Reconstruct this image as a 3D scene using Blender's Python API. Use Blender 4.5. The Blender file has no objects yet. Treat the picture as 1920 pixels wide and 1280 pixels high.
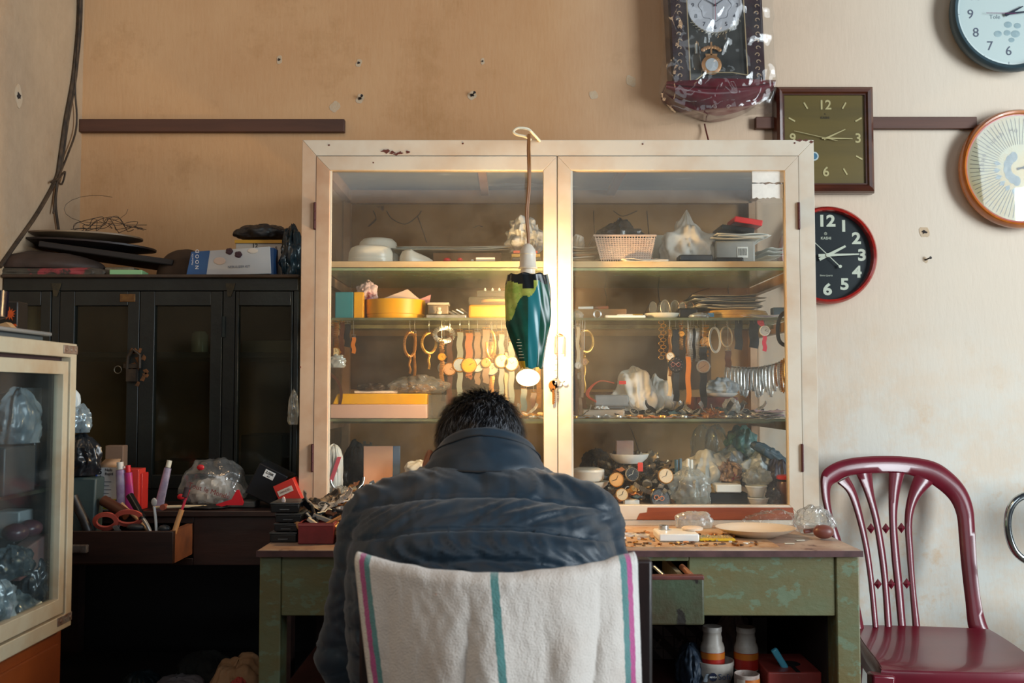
import bpy, math, random
from math import sin, cos, pi, radians as R, sqrt
from mathutils import Vector as V, Matrix, noise as NZ

# ---------------------------------------------------------------- camera, world, lights, exposure
TILT = R(2.9); CZ = 1.077; FP = 1870.0
S = bpy.context.scene; C = S.collection
cam = bpy.data.cameras.new('camera'); camo = bpy.data.objects.new('camera', cam); C.objects.link(camo)
camo.location = (0, 0, CZ); camo.rotation_euler = (pi/2 + TILT, 0, 0)
cam.sensor_width = 36; cam.lens = FP*36/1920; cam.clip_start = .02
cam.dof.use_dof = True; cam.dof.focus_distance = 2.4; cam.dof.aperture_fstop = 6.3
S.camera = camo
S.view_settings.view_transform = 'Standard'; S.view_settings.look = 'None'
S.view_settings.gamma = 1; S.view_settings.exposure = 0.0
W = bpy.data.worlds.new('world'); S.world = W; W.use_nodes = True
W.node_tree.nodes['Background'].inputs[0].default_value = (.80, .86, 1, 1)
W.node_tree.nodes['Background'].inputs[1].default_value = .07

def area(name, loc, tgt, sx, sy, power, col):
    l = bpy.data.lights.new(name, 'AREA'); l.shape = 'RECTANGLE'; l.size = sx; l.size_y = sy; l.energy = power; l.color = col
    o = bpy.data.objects.new(name, l); C.objects.link(o); o.location = loc
    o.rotation_euler = (V(tgt)-V(loc)).to_track_quat('-Z', 'Y').to_euler(); return o
area('doorway_daylight', (3.3, .55, 1.75), (.55, 3, 1.05), 1.4, 2.2, 74, (.86, .95, 1))
area('cabinet_fill', (3.95, -.6, 1.5), (.1, 2.7, 1.2), 1.2, 2.0, 118, (.86, .95, 1))  # added fill light that brightens the inside of the cabinet
area('shopfront_daylight', (.05, -2.2, 3.05), (.25, 2.6, 1.1), 3.8, 1.2, 31, (.84, .94, 1))
area('room_lamp', (-.7, .6, 3.1), (-.5, 3, 1.3), .5, .5, 6, (1, .66, .36))

# ---------------------------------------------------------------- pixel helpers (where a thing of the photo stands at a given distance)
def P(px, py, Y):
    u = (px-960)/FP; v = (640-py)/FP
    dy = cos(TILT)-v*sin(TILT); dz = sin(TILT)+v*cos(TILT)
    return V((u*Y/dy, Y, CZ+dz*Y/dy))
def X(px, Y, z=1.0): return (px-960)/FP*(Y*cos(TILT)+(z-CZ)*sin(TILT))
def Z(py, Y): return P(960, py, Y).z
def L(n, Y): return n*Y/FP

# ---------------------------------------------------------------- materials
def lin(c):
    return tuple(((x/255)/12.92 if x/255 <= .04045 else ((x/255+.055)/1.055)**2.4) for x in c)+(1,)
MC = {}
def M(c, rough=.55, metal=0., c2=None, ns=8., stretch=(1, 1, 1), bump=0., bs=None, det=4, c3=None, thr=.62, ns3=None, sheen=0., coat=0., spec=.5, emit=0., trans=0., alpha=1., lo=.35, hi=.65):
    key = (c, rough, metal, c2, ns, stretch, bump, bs, c3, thr, ns3, sheen, coat, spec, emit, trans, alpha, lo, hi)
    if key in MC: return MC[key]
    m = bpy.data.materials.new('surface_%d' % len(MC)); MC[key] = m; m.use_nodes = True
    N = m.node_tree.nodes; K = m.node_tree.links; b = N['Principled BSDF']
    b.inputs['Base Color'].default_value = lin(c); b.inputs['Roughness'].default_value = rough; b.inputs['Metallic'].default_value = metal
    b.inputs['Specular IOR Level'].default_value = spec
    b.inputs['Sheen Weight'].default_value = sheen; b.inputs['Coat Weight'].default_value = coat
    b.inputs['Transmission Weight'].default_value = trans; b.inputs['Alpha'].default_value = alpha
    if emit: b.inputs['Emission Color'].default_value = lin(c); b.inputs['Emission Strength'].default_value = emit
    tc = N.new('ShaderNodeTexCoord'); mp = N.new('ShaderNodeMapping'); mp.inputs['Scale'].default_value = stretch
    K.new(tc.outputs['Object'], mp.inputs[0])
    def nz(s, d=det):
        n = N.new('ShaderNodeTexNoise'); n.inputs['Scale'].default_value = s; n.inputs['Detail'].default_value = d
        n.inputs['Roughness'].default_value = .62; K.new(mp.outputs[0], n.inputs['Vector']); return n
    col = None
    if c2:
        n = nz(ns); r = N.new('ShaderNodeMapRange'); r.inputs[1].default_value = lo; r.inputs[2].default_value = hi
        K.new(n.outputs[0], r.inputs[0]); x = N.new('ShaderNodeMix'); x.data_type = 'RGBA'
        K.new(r.outputs[0], x.inputs[0]); x.inputs[6].default_value = lin(c); x.inputs[7].default_value = lin(c2); col = x.outputs[2]
        if c3:
            n = nz(ns3 or ns*2.7, 6); r = N.new('ShaderNodeMapRange'); r.inputs[1].default_value = thr; r.inputs[2].default_value = thr+.05
            K.new(n.outputs[0], r.inputs[0]); x = N.new('ShaderNodeMix'); x.data_type = 'RGBA'
            K.new(r.outputs[0], x.inputs[0]); K.new(col, x.inputs[6]); x.inputs[7].default_value = lin(c3); col = x.outputs[2]
        K.new(col, b.inputs['Base Color'])
    if bump:
        n = nz(bs or ns*3, 5); bp = N.new('ShaderNodeBump'); bp.inputs['Strength'].default_value = min(1, bump); bp.inputs['Distance'].default_value = .004*max(1, bump)
        K.new(n.outputs[0], bp.inputs['Height']); K.new(bp.outputs[0], b.inputs['Normal'])
    return m

def thin(name, tint, diff, dcol, gloss=1., rough=.03, dust=.0, dscale=3., bump=0., bs=30., trans_lo=None):
    """clear thin sheet: glass pane or polythene with some milky dust in it"""
    m = bpy.data.materials.new(name); m.use_nodes = True; N = m.node_tree.nodes; K = m.node_tree.links
    N.clear(); out = N.new('ShaderNodeOutputMaterial')
    t = N.new('ShaderNodeBsdfTransparent'); t.inputs[0].default_value = lin(tint)
    g = N.new('ShaderNodeBsdfGlossy'); g.inputs['Roughness'].default_value = rough
    d = N.new('ShaderNodeBsdfDiffuse'); d.inputs[0].default_value = lin(dcol)
    tr = N.new('ShaderNodeBsdfTranslucent'); tr.inputs[0].default_value = lin(dcol)
    dd = N.new('ShaderNodeMixShader'); dd.inputs[0].default_value = .5; K.new(d.outputs[0], dd.inputs[1]); K.new(tr.outputs[0], dd.inputs[2])
    lw = N.new('ShaderNodeLayerWeight'); lw.inputs[0].default_value = .5; pw = N.new('ShaderNodeMath'); pw.operation = 'POWER'; pw.inputs[1].default_value = 5; K.new(lw.outputs['Facing'], pw.inputs[0])
    fr = N.new('ShaderNodeMath'); fr.operation = 'MULTIPLY_ADD'; fr.inputs[1].default_value = .9; fr.inputs[2].default_value = .038; K.new(pw.outputs[0], fr.inputs[0])
    ml = N.new('ShaderNodeMath'); ml.operation = 'MULTIPLY'; ml.inputs[1].default_value = gloss; ml.use_clamp = True; K.new(fr.outputs[0], ml.inputs[0])
    a = N.new('ShaderNodeMixShader'); K.new(ml.outputs[0], a.inputs[0]); K.new(t.outputs[0], a.inputs[1]); K.new(g.outputs[0], a.inputs[2])
    tc = N.new('ShaderNodeTexCoord'); n = N.new('ShaderNodeTexNoise'); n.inputs['Scale'].default_value = dscale; n.inputs['Detail'].default_value = 8
    n.inputs['Roughness'].default_value = .7; K.new(tc.outputs['Object'], n.inputs['Vector'])
    r = N.new('ShaderNodeMapRange'); r.inputs[1].default_value = .38; r.inputs[2].default_value = .72; r.inputs[3].default_value = diff; r.inputs[4].default_value = diff+dust
    K.new(n.outputs[0], r.inputs[0])
    b = N.new('ShaderNodeMixShader'); K.new(r.outputs[0], b.inputs[0]); K.new(a.outputs[0], b.inputs[1]); K.new(dd.outputs[0], b.inputs[2])
    if bump:
        n2 = N.new('ShaderNodeTexNoise'); n2.inputs['Scale'].default_value = bs; n2.inputs['Detail'].default_value = 3; K.new(tc.outputs['Object'], n2.inputs['Vector'])
        bp = N.new('ShaderNodeBump'); bp.inputs['Strength'].default_value = bump; bp.inputs['Distance'].default_value = .01
        K.new(n2.outputs[0], bp.inputs['Height']); K.new(bp.outputs[0], g.inputs['Normal']); K.new(bp.outputs[0], d.inputs['Normal'])
    K.new(b.outputs[0], out.inputs[0]); return m

GLASS = thin('dusty_glass', (253, 254, 253), .014, (226, 226, 218), .9, .07, .085, 2.6)
GLASS_SHELF = thin('shelf_glass', (232, 242, 232), .06, (150, 165, 140), .9, .08, .08, 6)
GLASS_CASE = thin('case_glass', (246, 251, 252), .012, (190, 205, 208), .9, .07, .05, 5)
GLASS_CLEAR = thin('clear_glass', (248, 250, 250), .0, (200, 200, 200), .8, .02)
POLY = thin('polythene', (246, 248, 248), .10, (225, 228, 226), 3.2, .12, .25, 14, .4, 26)
POLY_CLEAR = thin('clear_polythene', (252, 252, 251), .012, (225, 228, 226), 1.3, .07, .10, 9, .5, 7)
POLY_MILK = thin('milky_polythene', (240, 244, 244), .26, (228, 230, 226), 2.4, .2, .34, 16, .4, 36)
CLEAR_PLASTIC = thin('clear_plastic', (238, 240, 236), .12, (220, 220, 214), 1.4, .1, .06, 12)
# ---------------------------------------------------------------- mesh builder
class MB:
    def __init__(s): s.v = []; s.f = []; s.m = []; s.uv = None
    def add(s, vs, fs, m=0):
        o = len(s.v); s.v += [V(p) for p in vs]; s.f += [tuple(i+o for i in f) for f in fs]; s.m += [m]*len(fs); return s
    def box(s, x0, x1, y0, y1, z0, z1, m=0):
        vs = [(x, y, z) for x in (x0, x1) for y in (y0, y1) for z in (z0, z1)]
        return s.add(vs, [(0, 1, 3, 2), (4, 6, 7, 5), (0, 4, 5, 1), (2, 3, 7, 6), (0, 2, 6, 4), (1, 5, 7, 3)], m)
    def cbox(s, c, d, mt=None, m=0):
        b = MB().box(-d[0]/2, d[0]/2, -d[1]/2, d[1]/2, -d[2]/2, d[2]/2)
        T = Matrix.Translation(V(c)) @ (mt.to_4x4() if mt else Matrix())
        return s.add([T @ p for p in b.v], b.f, m)
    def lathe(s, prof, c=(0, 0, 0), n=24, mt=None, m=0, cap0=True, cap1=True, sx=1, sy=1):
        vs = []; fs = []
        for r, z in prof:
            for i in range(n): a = 2*pi*i/n; vs.append(V((r*cos(a)*sx, r*sin(a)*sy, z)))
        for j in range(len(prof)-1):
            for i in range(n): k = (i+1) % n; fs.append((j*n+i, j*n+k, (j+1)*n+k, (j+1)*n+i))
        if cap0: fs.append(tuple(reversed(range(n))))
        if cap1: fs.append(tuple(range((len(prof)-1)*n, len(prof)*n)))
        T = Matrix.Translation(V(c)) @ (mt.to_4x4() if mt else Matrix())
        return s.add([T @ p for p in vs], fs, m)
    def ell(s, c, r, n=20, k=12, mt=None, m=0):
        prof = [(max(1e-4, sin(pi*j/k)), -cos(pi*j/k)) for j in range(k+1)]
        b = MB().lathe(prof, n=n); Sm = Matrix.Diagonal((r[0], r[1], r[2], 1))
        T = Matrix.Translation(V(c)) @ (mt.to_4x4() if mt else Matrix()) @ Sm
        return s.add([T @ p for p in b.v], b.f, m)
    def sweep(s, pts, sec, closed=False, up=(0, 0, 1), m=0, scale=None, cap=True):
        pts = [V(p) for p in pts]; n = len(pts); k = len(sec); vs = []; fs = []; up = V(up); pn = None
        for i, p in enumerate(pts):
            if closed: t = pts[(i+1) % n]-pts[i-1]
            else: t = pts[min(n-1, i+1)]-pts[max(0, i-1)]
            t = t.normalized() if t.length > 1e-9 else V((0, 0, 1))
            if pn is None:
                a = up if abs(t.dot(up)) < .95 else V((1, 0, 0) if abs(t.x) < .9 else (0, 1, 0))
                pn = (a-t*a.dot(t)).normalized()
            else:
                q = pn-t*pn.dot(t); pn = q.normalized() if q.length > 1e-6 else pn
            bn = t.cross(pn); sc = scale[i] if scale else 1
            for (x, y) in sec: vs.append(p+bn*x*sc+pn*y*sc)
        for i in range(n if closed else n-1):
            j = (i+1) % n
            for a in range(k): b = (a+1) % k; fs.append((i*k+a, i*k+b, j*k+b, j*k+a))
        if cap and not closed: fs += [tuple(reversed(range(k))), tuple(range((n-1)*k, n*k))]
        return s.add(vs, fs, m)
    def tube(s, pts, r, n=8, closed=False, m=0, scale=None):
        return s.sweep(pts, [(r*cos(2*pi*i/n), r*sin(2*pi*i/n)) for i in range(n)], closed, m=m, scale=scale)
    def ribbon(s, pts, w, t, up=(0, 1, 0), closed=False, m=0, scale=None):
        return s.sweep(pts, [(-w/2, -t/2), (w/2, -t/2), (w/2, t/2), (-w/2, t/2)], closed, up, m, scale)
    def prism(s, poly, d, c=(0, 0, 0), ex=(1, 0, 0), ey=(0, 0, 1), m=0):
        ex = V(ex); ey = V(ey); n = ey.cross(ex); c = V(c); k = len(poly)
        vs = [c+ex*x+ey*y for x, y in poly]+[c+ex*x+ey*y+n*d for x, y in poly]
        return s.add(vs, [tuple(range(k)), tuple(reversed(range(k, 2*k)))]+[(i, i+k, (i+1) % k+k, (i+1) % k) for i in range(k)], m)
    def ring(s, po, pi_, d, c=(0, 0, 0), ex=(1, 0, 0), ey=(0, 0, 1), m=0):
        """frame between two outlines with the same number of points"""
        ex = V(ex); ey = V(ey); n = ey.cross(ex); c = V(c); k = len(po)
        vs = [c+ex*x+ey*y for x, y in po+pi_]+[c+ex*x+ey*y+n*d for x, y in po+pi_]; fs = []
        for i in range(k):
            j = (i+1) % k
            fs += [(i, j, k+j, k+i), (2*k+i, 3*k+i, 3*k+j, 2*k+j), (i, 2*k+i, 2*k+j, j), (k+i, k+j, 3*k+j, 3*k+i)]
        return s.add(vs, fs, m)
    def grid(s, fn, nu, nv, m=0, closeu=False, uv=False):
        vs = []; uvs = []
        for j in range(nv+1):
            for i in range(nu if closeu else nu+1):
                vs.append(V(fn(i/nu, j/nv))); uvs.append((i/nu, j/nv))
        w = nu if closeu else nu+1; fs = []
        for j in range(nv):
            for i in range(nu): k = (i+1) % w; fs.append((j*w+i, j*w+k, (j+1)*w+k, (j+1)*w+i))
        if uv: s.uv = (s.uv or [])+uvs
        return s.add(vs, fs, m)
    def xf(s, T): s.v = [T @ p for p in s.v]; return s

WM = {}
def _mesh(name, mb, mats, smooth=40):
    me = bpy.data.meshes.new(name); me.from_pydata([tuple(p) for p in mb.v], [], mb.f)
    for m in (mats if isinstance(mats, (list, tuple)) else [mats]): me.materials.append(m)
    if any(mb.m): me.polygons.foreach_set('material_index', mb.m)
    if mb.uv:
        u = me.uv_layers.new(name='UVMap'); 
        for l in me.loops: u.data[l.index].uv = mb.uv[l.vertex_index]
    if smooth: me.shade_smooth(); me.set_sharp_from_angle(angle=R(smooth))
    me.validate(); return me
def _tag(o, label, cat, group, kind):
    if label: o['label'] = label
    if cat: o['category'] = cat
    if group: o['group'] = group
    if kind: o['kind'] = kind
def _mods(o, bev, solid, seg=2):
    if solid: k = o.modifiers.new('Solidify', 'SOLIDIFY'); k.thickness = solid; k.offset = 0
    if bev: k = o.modifiers.new('Bevel', 'BEVEL'); k.width = bev; k.segments = seg; k.limit_method = 'ANGLE'; k.angle_limit = R(40)
def T(name, label, cat, loc, group=None, mat=None, kind=None):
    o = bpy.data.objects.new(name, None); C.objects.link(o); o.empty_display_size = .05
    Mx = Matrix.Translation(V(loc)) @ (mat.to_4x4() if mat else Matrix()); o.matrix_world = Mx; WM[o.name] = Mx
    _tag(o, label, cat, group, kind); return o
def O(name, mb, mats, label=None, cat=None, group=None, kind=None, bev=0, solid=0, smooth=40):
    xs = [p.x for p in mb.v]; ys = [p.y for p in mb.v]; zs = [p.z for p in mb.v]
    c = V(((min(xs)+max(xs))/2, (min(ys)+max(ys))/2, min(zs))); mb.xf(Matrix.Translation(-c))
    o = bpy.data.objects.new(name, _mesh(name, mb, mats, smooth)); C.objects.link(o); o.location = c; WM[o.name] = Matrix.Translation(c)
    _mods(o, bev, solid); _tag(o, label, cat, group, kind); return o
def p(name, mb, mats, parent, label=None, bev=0, solid=0, smooth=40, local=False, kind=None):
    if not local: mb.xf(WM[parent.name].inverted())
    o = bpy.data.objects.new(name, _mesh(name, mb, mats, smooth)); C.objects.link(o); o.parent = parent; WM[o.name] = WM[parent.name]
    _mods(o, bev, solid); _tag(o, label, None, None, kind); return o
def dup(root, Mx, label=None, group=None):
    def cp(o, par):
        c = o.copy(); C.objects.link(c)
        if par: c.parent = par
        for ch in list(o.children): cp(ch, c)
        return c
    r = cp(root, None); r.matrix_world = Mx; WM[r.name] = Mx
    if label: r['label'] = label
    if group: r['group'] = group
    return r
FC = {}
def text_mb(s, size, c, ex=(1, 0, 0), ey=(0, 0, 1), d=.0004, m=0, align='CENTER', sx=1, bold=0):
    cu = bpy.data.curves.new('t', 'FONT'); cu.body = s; cu.size = 1; cu.align_x = align; cu.align_y = 'CENTER'; cu.resolution_u = 3
    cu.offset = bold
    o = bpy.data.objects.new('t', cu); me = bpy.data.meshes.new_from_object(o)
    b = MB(); vs = [v.co.copy() for v in me.vertices]; fs = [tuple(q.vertices) for q in me.polygons]
    ex = V(ex); ey = V(ey); n = ex.cross(ey); c = V(c)
    b.add([c+ex*(q.x*size*sx)+ey*(q.y*size)+n*d for q in vs], fs, m)
    bpy.data.meshes.remove(me); bpy.data.objects.remove(o); bpy.data.curves.remove(cu); return b
def merge(a, b, m=None):
    a.add(b.v, b.f); 
    if m is not None: a.m[-len(b.f):] = [m]*len(b.f)
    else: a.m[-len(b.f):] = b.m
    return a
def circ(r, n=32, sx=1, sy=1, a0=0): return [(r*sx*cos(2*pi*i/n+a0), r*sy*sin(2*pi*i/n+a0)) for i in range(n)]
FACE = Matrix.Rotation(pi/2, 3, 'X')    # local z -> -y : lathe axis towards the camera
def n3(p, s, seed=0): return NZ.noise(V((p[0]*s+seed*7.1, p[1]*s-seed*3.3, p[2]*s+seed)))
def crumple(mb, amp, sc, seed=0, ridge=True):
    c = sum(mb.v, V())/len(mb.v)
    for i, q in enumerate(mb.v):
        d = (q-c); 
        if d.length < 1e-6: continue
        f = sc; w = .62
        dd, _ = NZ.voronoi(V((q.x*sc*1.15+seed*3.7, q.y*sc*1.15+seed, q.z*sc*.9-seed)))
        a = (min(.75, dd[1]-dd[0])-.32)*1.15 if ridge else 0
        if not ridge: w = 1
        for o in range(3):
            x = n3(q, f, seed+o); a += w*((.45-abs(x)*1.6) if ridge else x); f *= 2.1; w *= .5
        mb.v[i] = q+d.normalized()*amp*a
    return mb
def blob(c, r, seed=0, amp=.18, sc=None, n=40, k=26, knot=0, flat=.55, square=1.0, ridge=True, pleat=.10):
    """crumpled bag or cloth resting on its base at c (centre of the base)"""
    mb = MB(); c = V(c); rm = (r[0]+r[1]+r[2])/3
    def fn(u, v):
        a = 2*pi*u; b = pi*v; x = cos(a)*sin(b); y = sin(a)*sin(b); z = -cos(b)
        if square != 1: x = math.copysign(abs(x)**square, x); y = math.copysign(abs(y)**square, y); z = math.copysign(abs(z)**square, z)
        if knot and z > .55:
            t = (z-.55)/.45; w = 1-t*.86+knot*.28*max(0, t-.6)/.4; x *= w*.8; y *= w*.8; z = z+t*knot*.55
        if ridge:
            w = NZ.noise(V((cos(a)*1.6+seed, sin(a)*1.6, z*.9))); pl = 1+pleat*(.35+.65*max(0, z))*sin((7+seed % 5)*a+7*w+1.5*z)+.35*pleat*sin(19*a+9*w)
            x = x*pl+.10*w*max(0, z); y *= pl; z *= 1+.22*NZ.noise(V((cos(a)*.9+seed, sin(a)*.9+2, .3)))
        return V((x*r[0], y*r[1], z*r[2]))
    n = int(n*1.5); k = int(k*1.5); mb.grid(fn, n, k, closeu=True)
    crumple(mb, rm*amp, sc or 1.4/rm, seed, ridge)
    lo = -r[2]*flat
    for i, q in enumerate(mb.v):
        if q.z < lo: q.z = lo+(q.z-lo)*.04
    m0 = min(q.z for q in mb.v)
    mb.v = [q+c-V((0, 0, m0)) for q in mb.v]
    return mb
def remesh(name, mb, vox, it=6, fac=.6):
    me = bpy.data.meshes.new(name); me.from_pydata([tuple(q) for q in mb.v], [], mb.f)
    o = bpy.data.objects.new(name, me); C.objects.link(o)
    k = o.modifiers.new('r', 'REMESH'); k.mode = 'VOXEL'; k.voxel_size = vox
    if it: k = o.modifiers.new('s', 'SMOOTH'); k.iterations = it; k.factor = fac
    dg = bpy.context.evaluated_depsgraph_get(); e = o.evaluated_get(dg); m2 = bpy.data.meshes.new_from_object(e)
    out = MB(); out.add([v.co.copy() for v in m2.vertices], [tuple(q.vertices) for q in m2.polygons])
    no = [v.normal.copy() for v in m2.vertices]
    bpy.data.objects.remove(o); bpy.data.meshes.remove(m2); bpy.data.meshes.remove(me); return out, no
def capsule(mb, a, b, ra, rb, n=18):
    a = V(a); b = V(b); d = b-a; l = d.length; q = d.to_track_quat('Z', 'Y').to_matrix(); pr = []
    for j in range(6): t = pi/2*j/5; pr.append((max(1e-4, ra*sin(t)), -ra*cos(t)))
    for j in range(1, 5): t = j/5; pr.append((ra+(rb-ra)*t, l*t))
    for j in range(6): t = pi/2*j/5; pr.append((max(1e-4, rb*cos(t)), l+rb*sin(t)))
    mb.lathe(pr, a, n, q)
def beam(mb, a, b, w, h, up=(0, 0, 1), m=0): mb.sweep([a, b], [(-w/2, -h/2), (w/2, -h/2), (w/2, h/2), (-w/2, h/2)], up=up, m=m)

# common surfaces
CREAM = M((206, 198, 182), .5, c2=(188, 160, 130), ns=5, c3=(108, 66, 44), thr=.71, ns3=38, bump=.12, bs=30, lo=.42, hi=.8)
CREAML = M((200, 176, 150), .5, c2=(176, 136, 104), ns=5, c3=(96, 60, 40), thr=.71, ns3=38, bump=.12, bs=30, lo=.36, hi=.7)  # browner left copy of the cream: warm light and dirt in the colour
BAREWOOD = M((150, 76, 42), .5, c2=(120, 56, 32), ns=30, stretch=(.1, 1, 1), bump=.1)
RAWWOOD = M((214, 192, 154), .6, c2=(196, 168, 126), ns=14, stretch=(.2, 1, 1), bump=.1)
GREENP = M((104, 112, 82), .5, c2=(112, 100, 62), ns=9, c3=(110, 124, 98), thr=.55, ns3=40, bump=.3, bs=70, stretch=(.6, 1, 1))
GREEND = M((74, 88, 66), .5, c2=(70, 60, 38), ns=9, c3=(34, 28, 22), thr=.6, ns3=26, bump=.35, bs=70)
DARKWOOD = M((58, 36, 30), .5, c2=(36, 24, 22), ns=20, stretch=(.15, 1, 1), bump=.15, coat=.1)
WARD = M((24, 29, 27), .42, c2=(14, 18, 18), ns=9, c3=(74, 62, 38), thr=.735, ns3=30, bump=.2, bs=40)
WHITE = M((226, 224, 212), .35, c2=(206, 202, 188), ns=12)
WHITE2 = M((232, 232, 226), .3)
PAPER = M((214, 208, 190), .7, c2=(186, 176, 152), ns=16)
PAPERW = M((228, 228, 222), .7, c2=(205, 205, 200), ns=20)
CARD = M((146, 104, 66), .8, c2=(122, 84, 52), ns=14)
BLACKP = M((18, 20, 23), .32, c2=(26, 28, 31), ns=18)
BLACKM = M((14, 15, 17), .6)
STEEL = M((206, 208, 208), .28, .7, c2=(164, 164, 162), ns=40)
GOLD = M((230, 176, 88), .28, .75, c2=(196, 138, 60), ns=60)
BRASS = M((190, 132, 70), .35, .75, c2=(144, 96, 50), ns=50)
ROSE = M((196, 126, 84), .35, .9)
YELLOW = M((232, 176, 24), .45, c2=(222, 160, 18), ns=6)
# ================================================================ the room
YW = 3.0; XL = -1.31
def wallmat(name, base, two, streak, peel_and_light):
    m = bpy.data.materials.new(name); m.use_nodes = True; N = m.node_tree.nodes; K = m.node_tree.links; b = N['Principled BSDF']
    b.inputs['Roughness'].default_value = .72; b.inputs['Specular IOR Level'].default_value = .25
    tc = N.new('ShaderNodeTexCoord')
    def nz(s, d, st=(1, 1, 1), ro=.6):
        mp = N.new('ShaderNodeMapping'); mp.inputs['Scale'].default_value = st; K.new(tc.outputs['Object'], mp.inputs[0])
        n = N.new('ShaderNodeTexNoise'); n.inputs['Scale'].default_value = s; n.inputs['Detail'].default_value = d; n.inputs['Roughness'].default_value = ro; K.new(mp.outputs[0], n.inputs['Vector']); return n.outputs[0]
    def rng(x, a, c, o0=0, o1=1):
        r = N.new('ShaderNodeMapRange'); r.inputs[1].default_value = a; r.inputs[2].default_value = c; r.inputs[3].default_value = o0; r.inputs[4].default_value = o1; K.new(x, r.inputs[0]); return r.outputs[0]
    def mix(f, a, c):
        x = N.new('ShaderNodeMix'); x.data_type = 'RGBA'; K.new(f, x.inputs[0])
        for k, q in ((6, a), (7, c)):
            if isinstance(q, tuple): x.inputs[k].default_value = lin(q)
            else: K.new(q, x.inputs[k])
        return x.outputs[2]
    def mul(a, c):
        x = N.new('ShaderNodeMath'); x.operation = 'MULTIPLY'; K.new(a, x.inputs[0])
        if isinstance(c, float): x.inputs[1].default_value = c
        else: K.new(c, x.inputs[1])
        return x.outputs[0]
    col = mix(rng(nz(1.5, 5), .38, .62), base, two)
    col = mix(mul(rng(nz(3.2, 6, ro=.75), .55, .75), .5), col, (160, 116, 66))
    col = mix(mul(rng(nz(18, 5, (8, 1, .7), .8), .35, .7), streak), col, (226, 198, 166))
    if peel_and_light:
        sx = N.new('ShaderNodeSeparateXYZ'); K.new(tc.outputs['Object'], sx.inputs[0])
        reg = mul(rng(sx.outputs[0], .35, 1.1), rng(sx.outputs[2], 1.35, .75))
        col = mix(mul(rng(sx.outputs[0], .1, 1.3), .8), col, (220, 213, 199))  # whitens towards the right: daylight brightness put into the wall colour
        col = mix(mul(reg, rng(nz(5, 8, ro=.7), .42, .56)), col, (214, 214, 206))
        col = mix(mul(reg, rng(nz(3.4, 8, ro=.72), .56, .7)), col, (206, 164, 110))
    K.new(col, b.inputs['Base Color'])
    bp = N.new('ShaderNodeBump'); bp.inputs['Strength'].default_value = .35; bp.inputs['Distance'].default_value = .003
    K.new(nz(60, 4, (1, 1, .25)), bp.inputs['Height']); K.new(bp.outputs[0], b.inputs['Normal'])
    return m
WALL = wallmat('wall_plaster', (207, 165, 122), (195, 149, 106), .12, True)
WALL_L = wallmat('side_wall_plaster', (184, 158, 128), (172, 148, 122), .2, False)
def struct(name, mb, m, **k):
    o = bpy.data.objects.new(name, _mesh(name, mb, m, 40)); C.objects.link(o); o['kind'] = 'structure'; WM[o.name] = Matrix(); _mods(o, k.get('bev', 0), 0); return o
struct('wall_back', MB().box(XL-.1, 3.6, YW, YW+.12, -.02, 3.2), WALL)
struct('wall_left', MB().box(XL-.12, XL, -3.2, YW, -.02, 3.2), WALL_L)
struct('floor', MB().box(XL-.1, 3.6, -3.2, YW, -.06, 0), M((96, 84, 72), .5, c2=(74, 66, 58), ns=3, bump=.1))
# picture rail: one batten on each side of the pendulum clock
def rail(n, x0, x1, py0, py1):
    z0 = Z(py1, YW-.02); z1 = Z(py0, YW-.02); mb = MB()
    mb.grid(lambda u, v: (x0+(x1-x0)*u, YW-.022 if v < .5 else YW-.002, z0), 1, 1); mb = MB().box(x0, x1, YW-.022, YW, z0, z1)
    o = struct(n, mb, M((92, 58, 44), .6, c2=(66, 42, 34), ns=12, stretch=(.1, 1, 1), c3=(40, 26, 20), thr=.7, bump=.2), bev=.002)
rail('trim_1', XL, X(641, 2.98), 223, 247); rail('trim_2', X(1424, 2.98), X(1845, 2.98), 219, 241)
# holes, nails and knocked plaster
for i, (a, b_, r, nail) in enumerate(((675, 185, 5, 1), (885, 179, 5, 1), (1733, 435, 6, 0), (1735, 487, 3, 1), (50, 180, 9, 0), (524, 112, 4, 0), (673, 118, 4, 0), (628, 200, 6, 2), (1113, 178, 5, 2), (1183, 152, 6, 2), (142, 277, 6, 0), (905, 115, 3, 0))):
    side = a < 142 and i == 4
    q = P(a, b_, YW) if not side else V((XL, .5135*0+YW*.87, Z(b_, YW*.87)))
    rr = L(r, 3); mb = MB()
    pts = []
    for k in range(14):
        f = 1+.16*sin(k*.9+i)+.10*sin(k*1.8+2*i); pts.append((rr*1.5*f*cos(2*pi*k/14), rr*1.9*f*sin(2*pi*k/14)))
    if side: mb.prism(pts, .0015, q+V((.0014, 0, 0)), ex=(0, 1, 0))
    else: mb.prism(pts, .0012, q-V((0, .001, 0)))
    o = O('plaster_chip', mb, M((196, 178, 154), .9, c2=(198, 170, 136), ns=40, bump=.4), None, None, kind='structure')
    if nail != 2:
        h = MB(); ax = (0, -1, 0) if not side else (1, 0, 0)
        pts = [(rr*.7*(1+.4*sin(k*3.1+i))*cos(2*pi*k/9), rr*.55*(1+.4*cos(k*2.2))*sin(2*pi*k/9)) for k in range(9)]
        if side: h.prism(pts, .001, q+V((.003, 0, 0)), ex=(0, 1, 0))
        else: h.prism(pts, .001, q-V((0, .0025, 0)))
        O('plaster_hole', h, M((40, 34, 34), .9), None, None, kind='structure')
    if nail == 1:
        h = MB(); h.tube([q, q+V((.008, -.018, .004))], .0022, 8); h.tube([q+V((.008, -.018, .004)), q+V((.0085, -.0195, .0043))], .0042, 10)
        O('wall_nail', h, M((50, 46, 46), .5, .6), ['short bent nail in the wall above the left cabinet door', 'short nail in the wall above the hanging lamp cord', '', 'thin nail in the wall right of the black clock'][i], 'nail')
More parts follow.
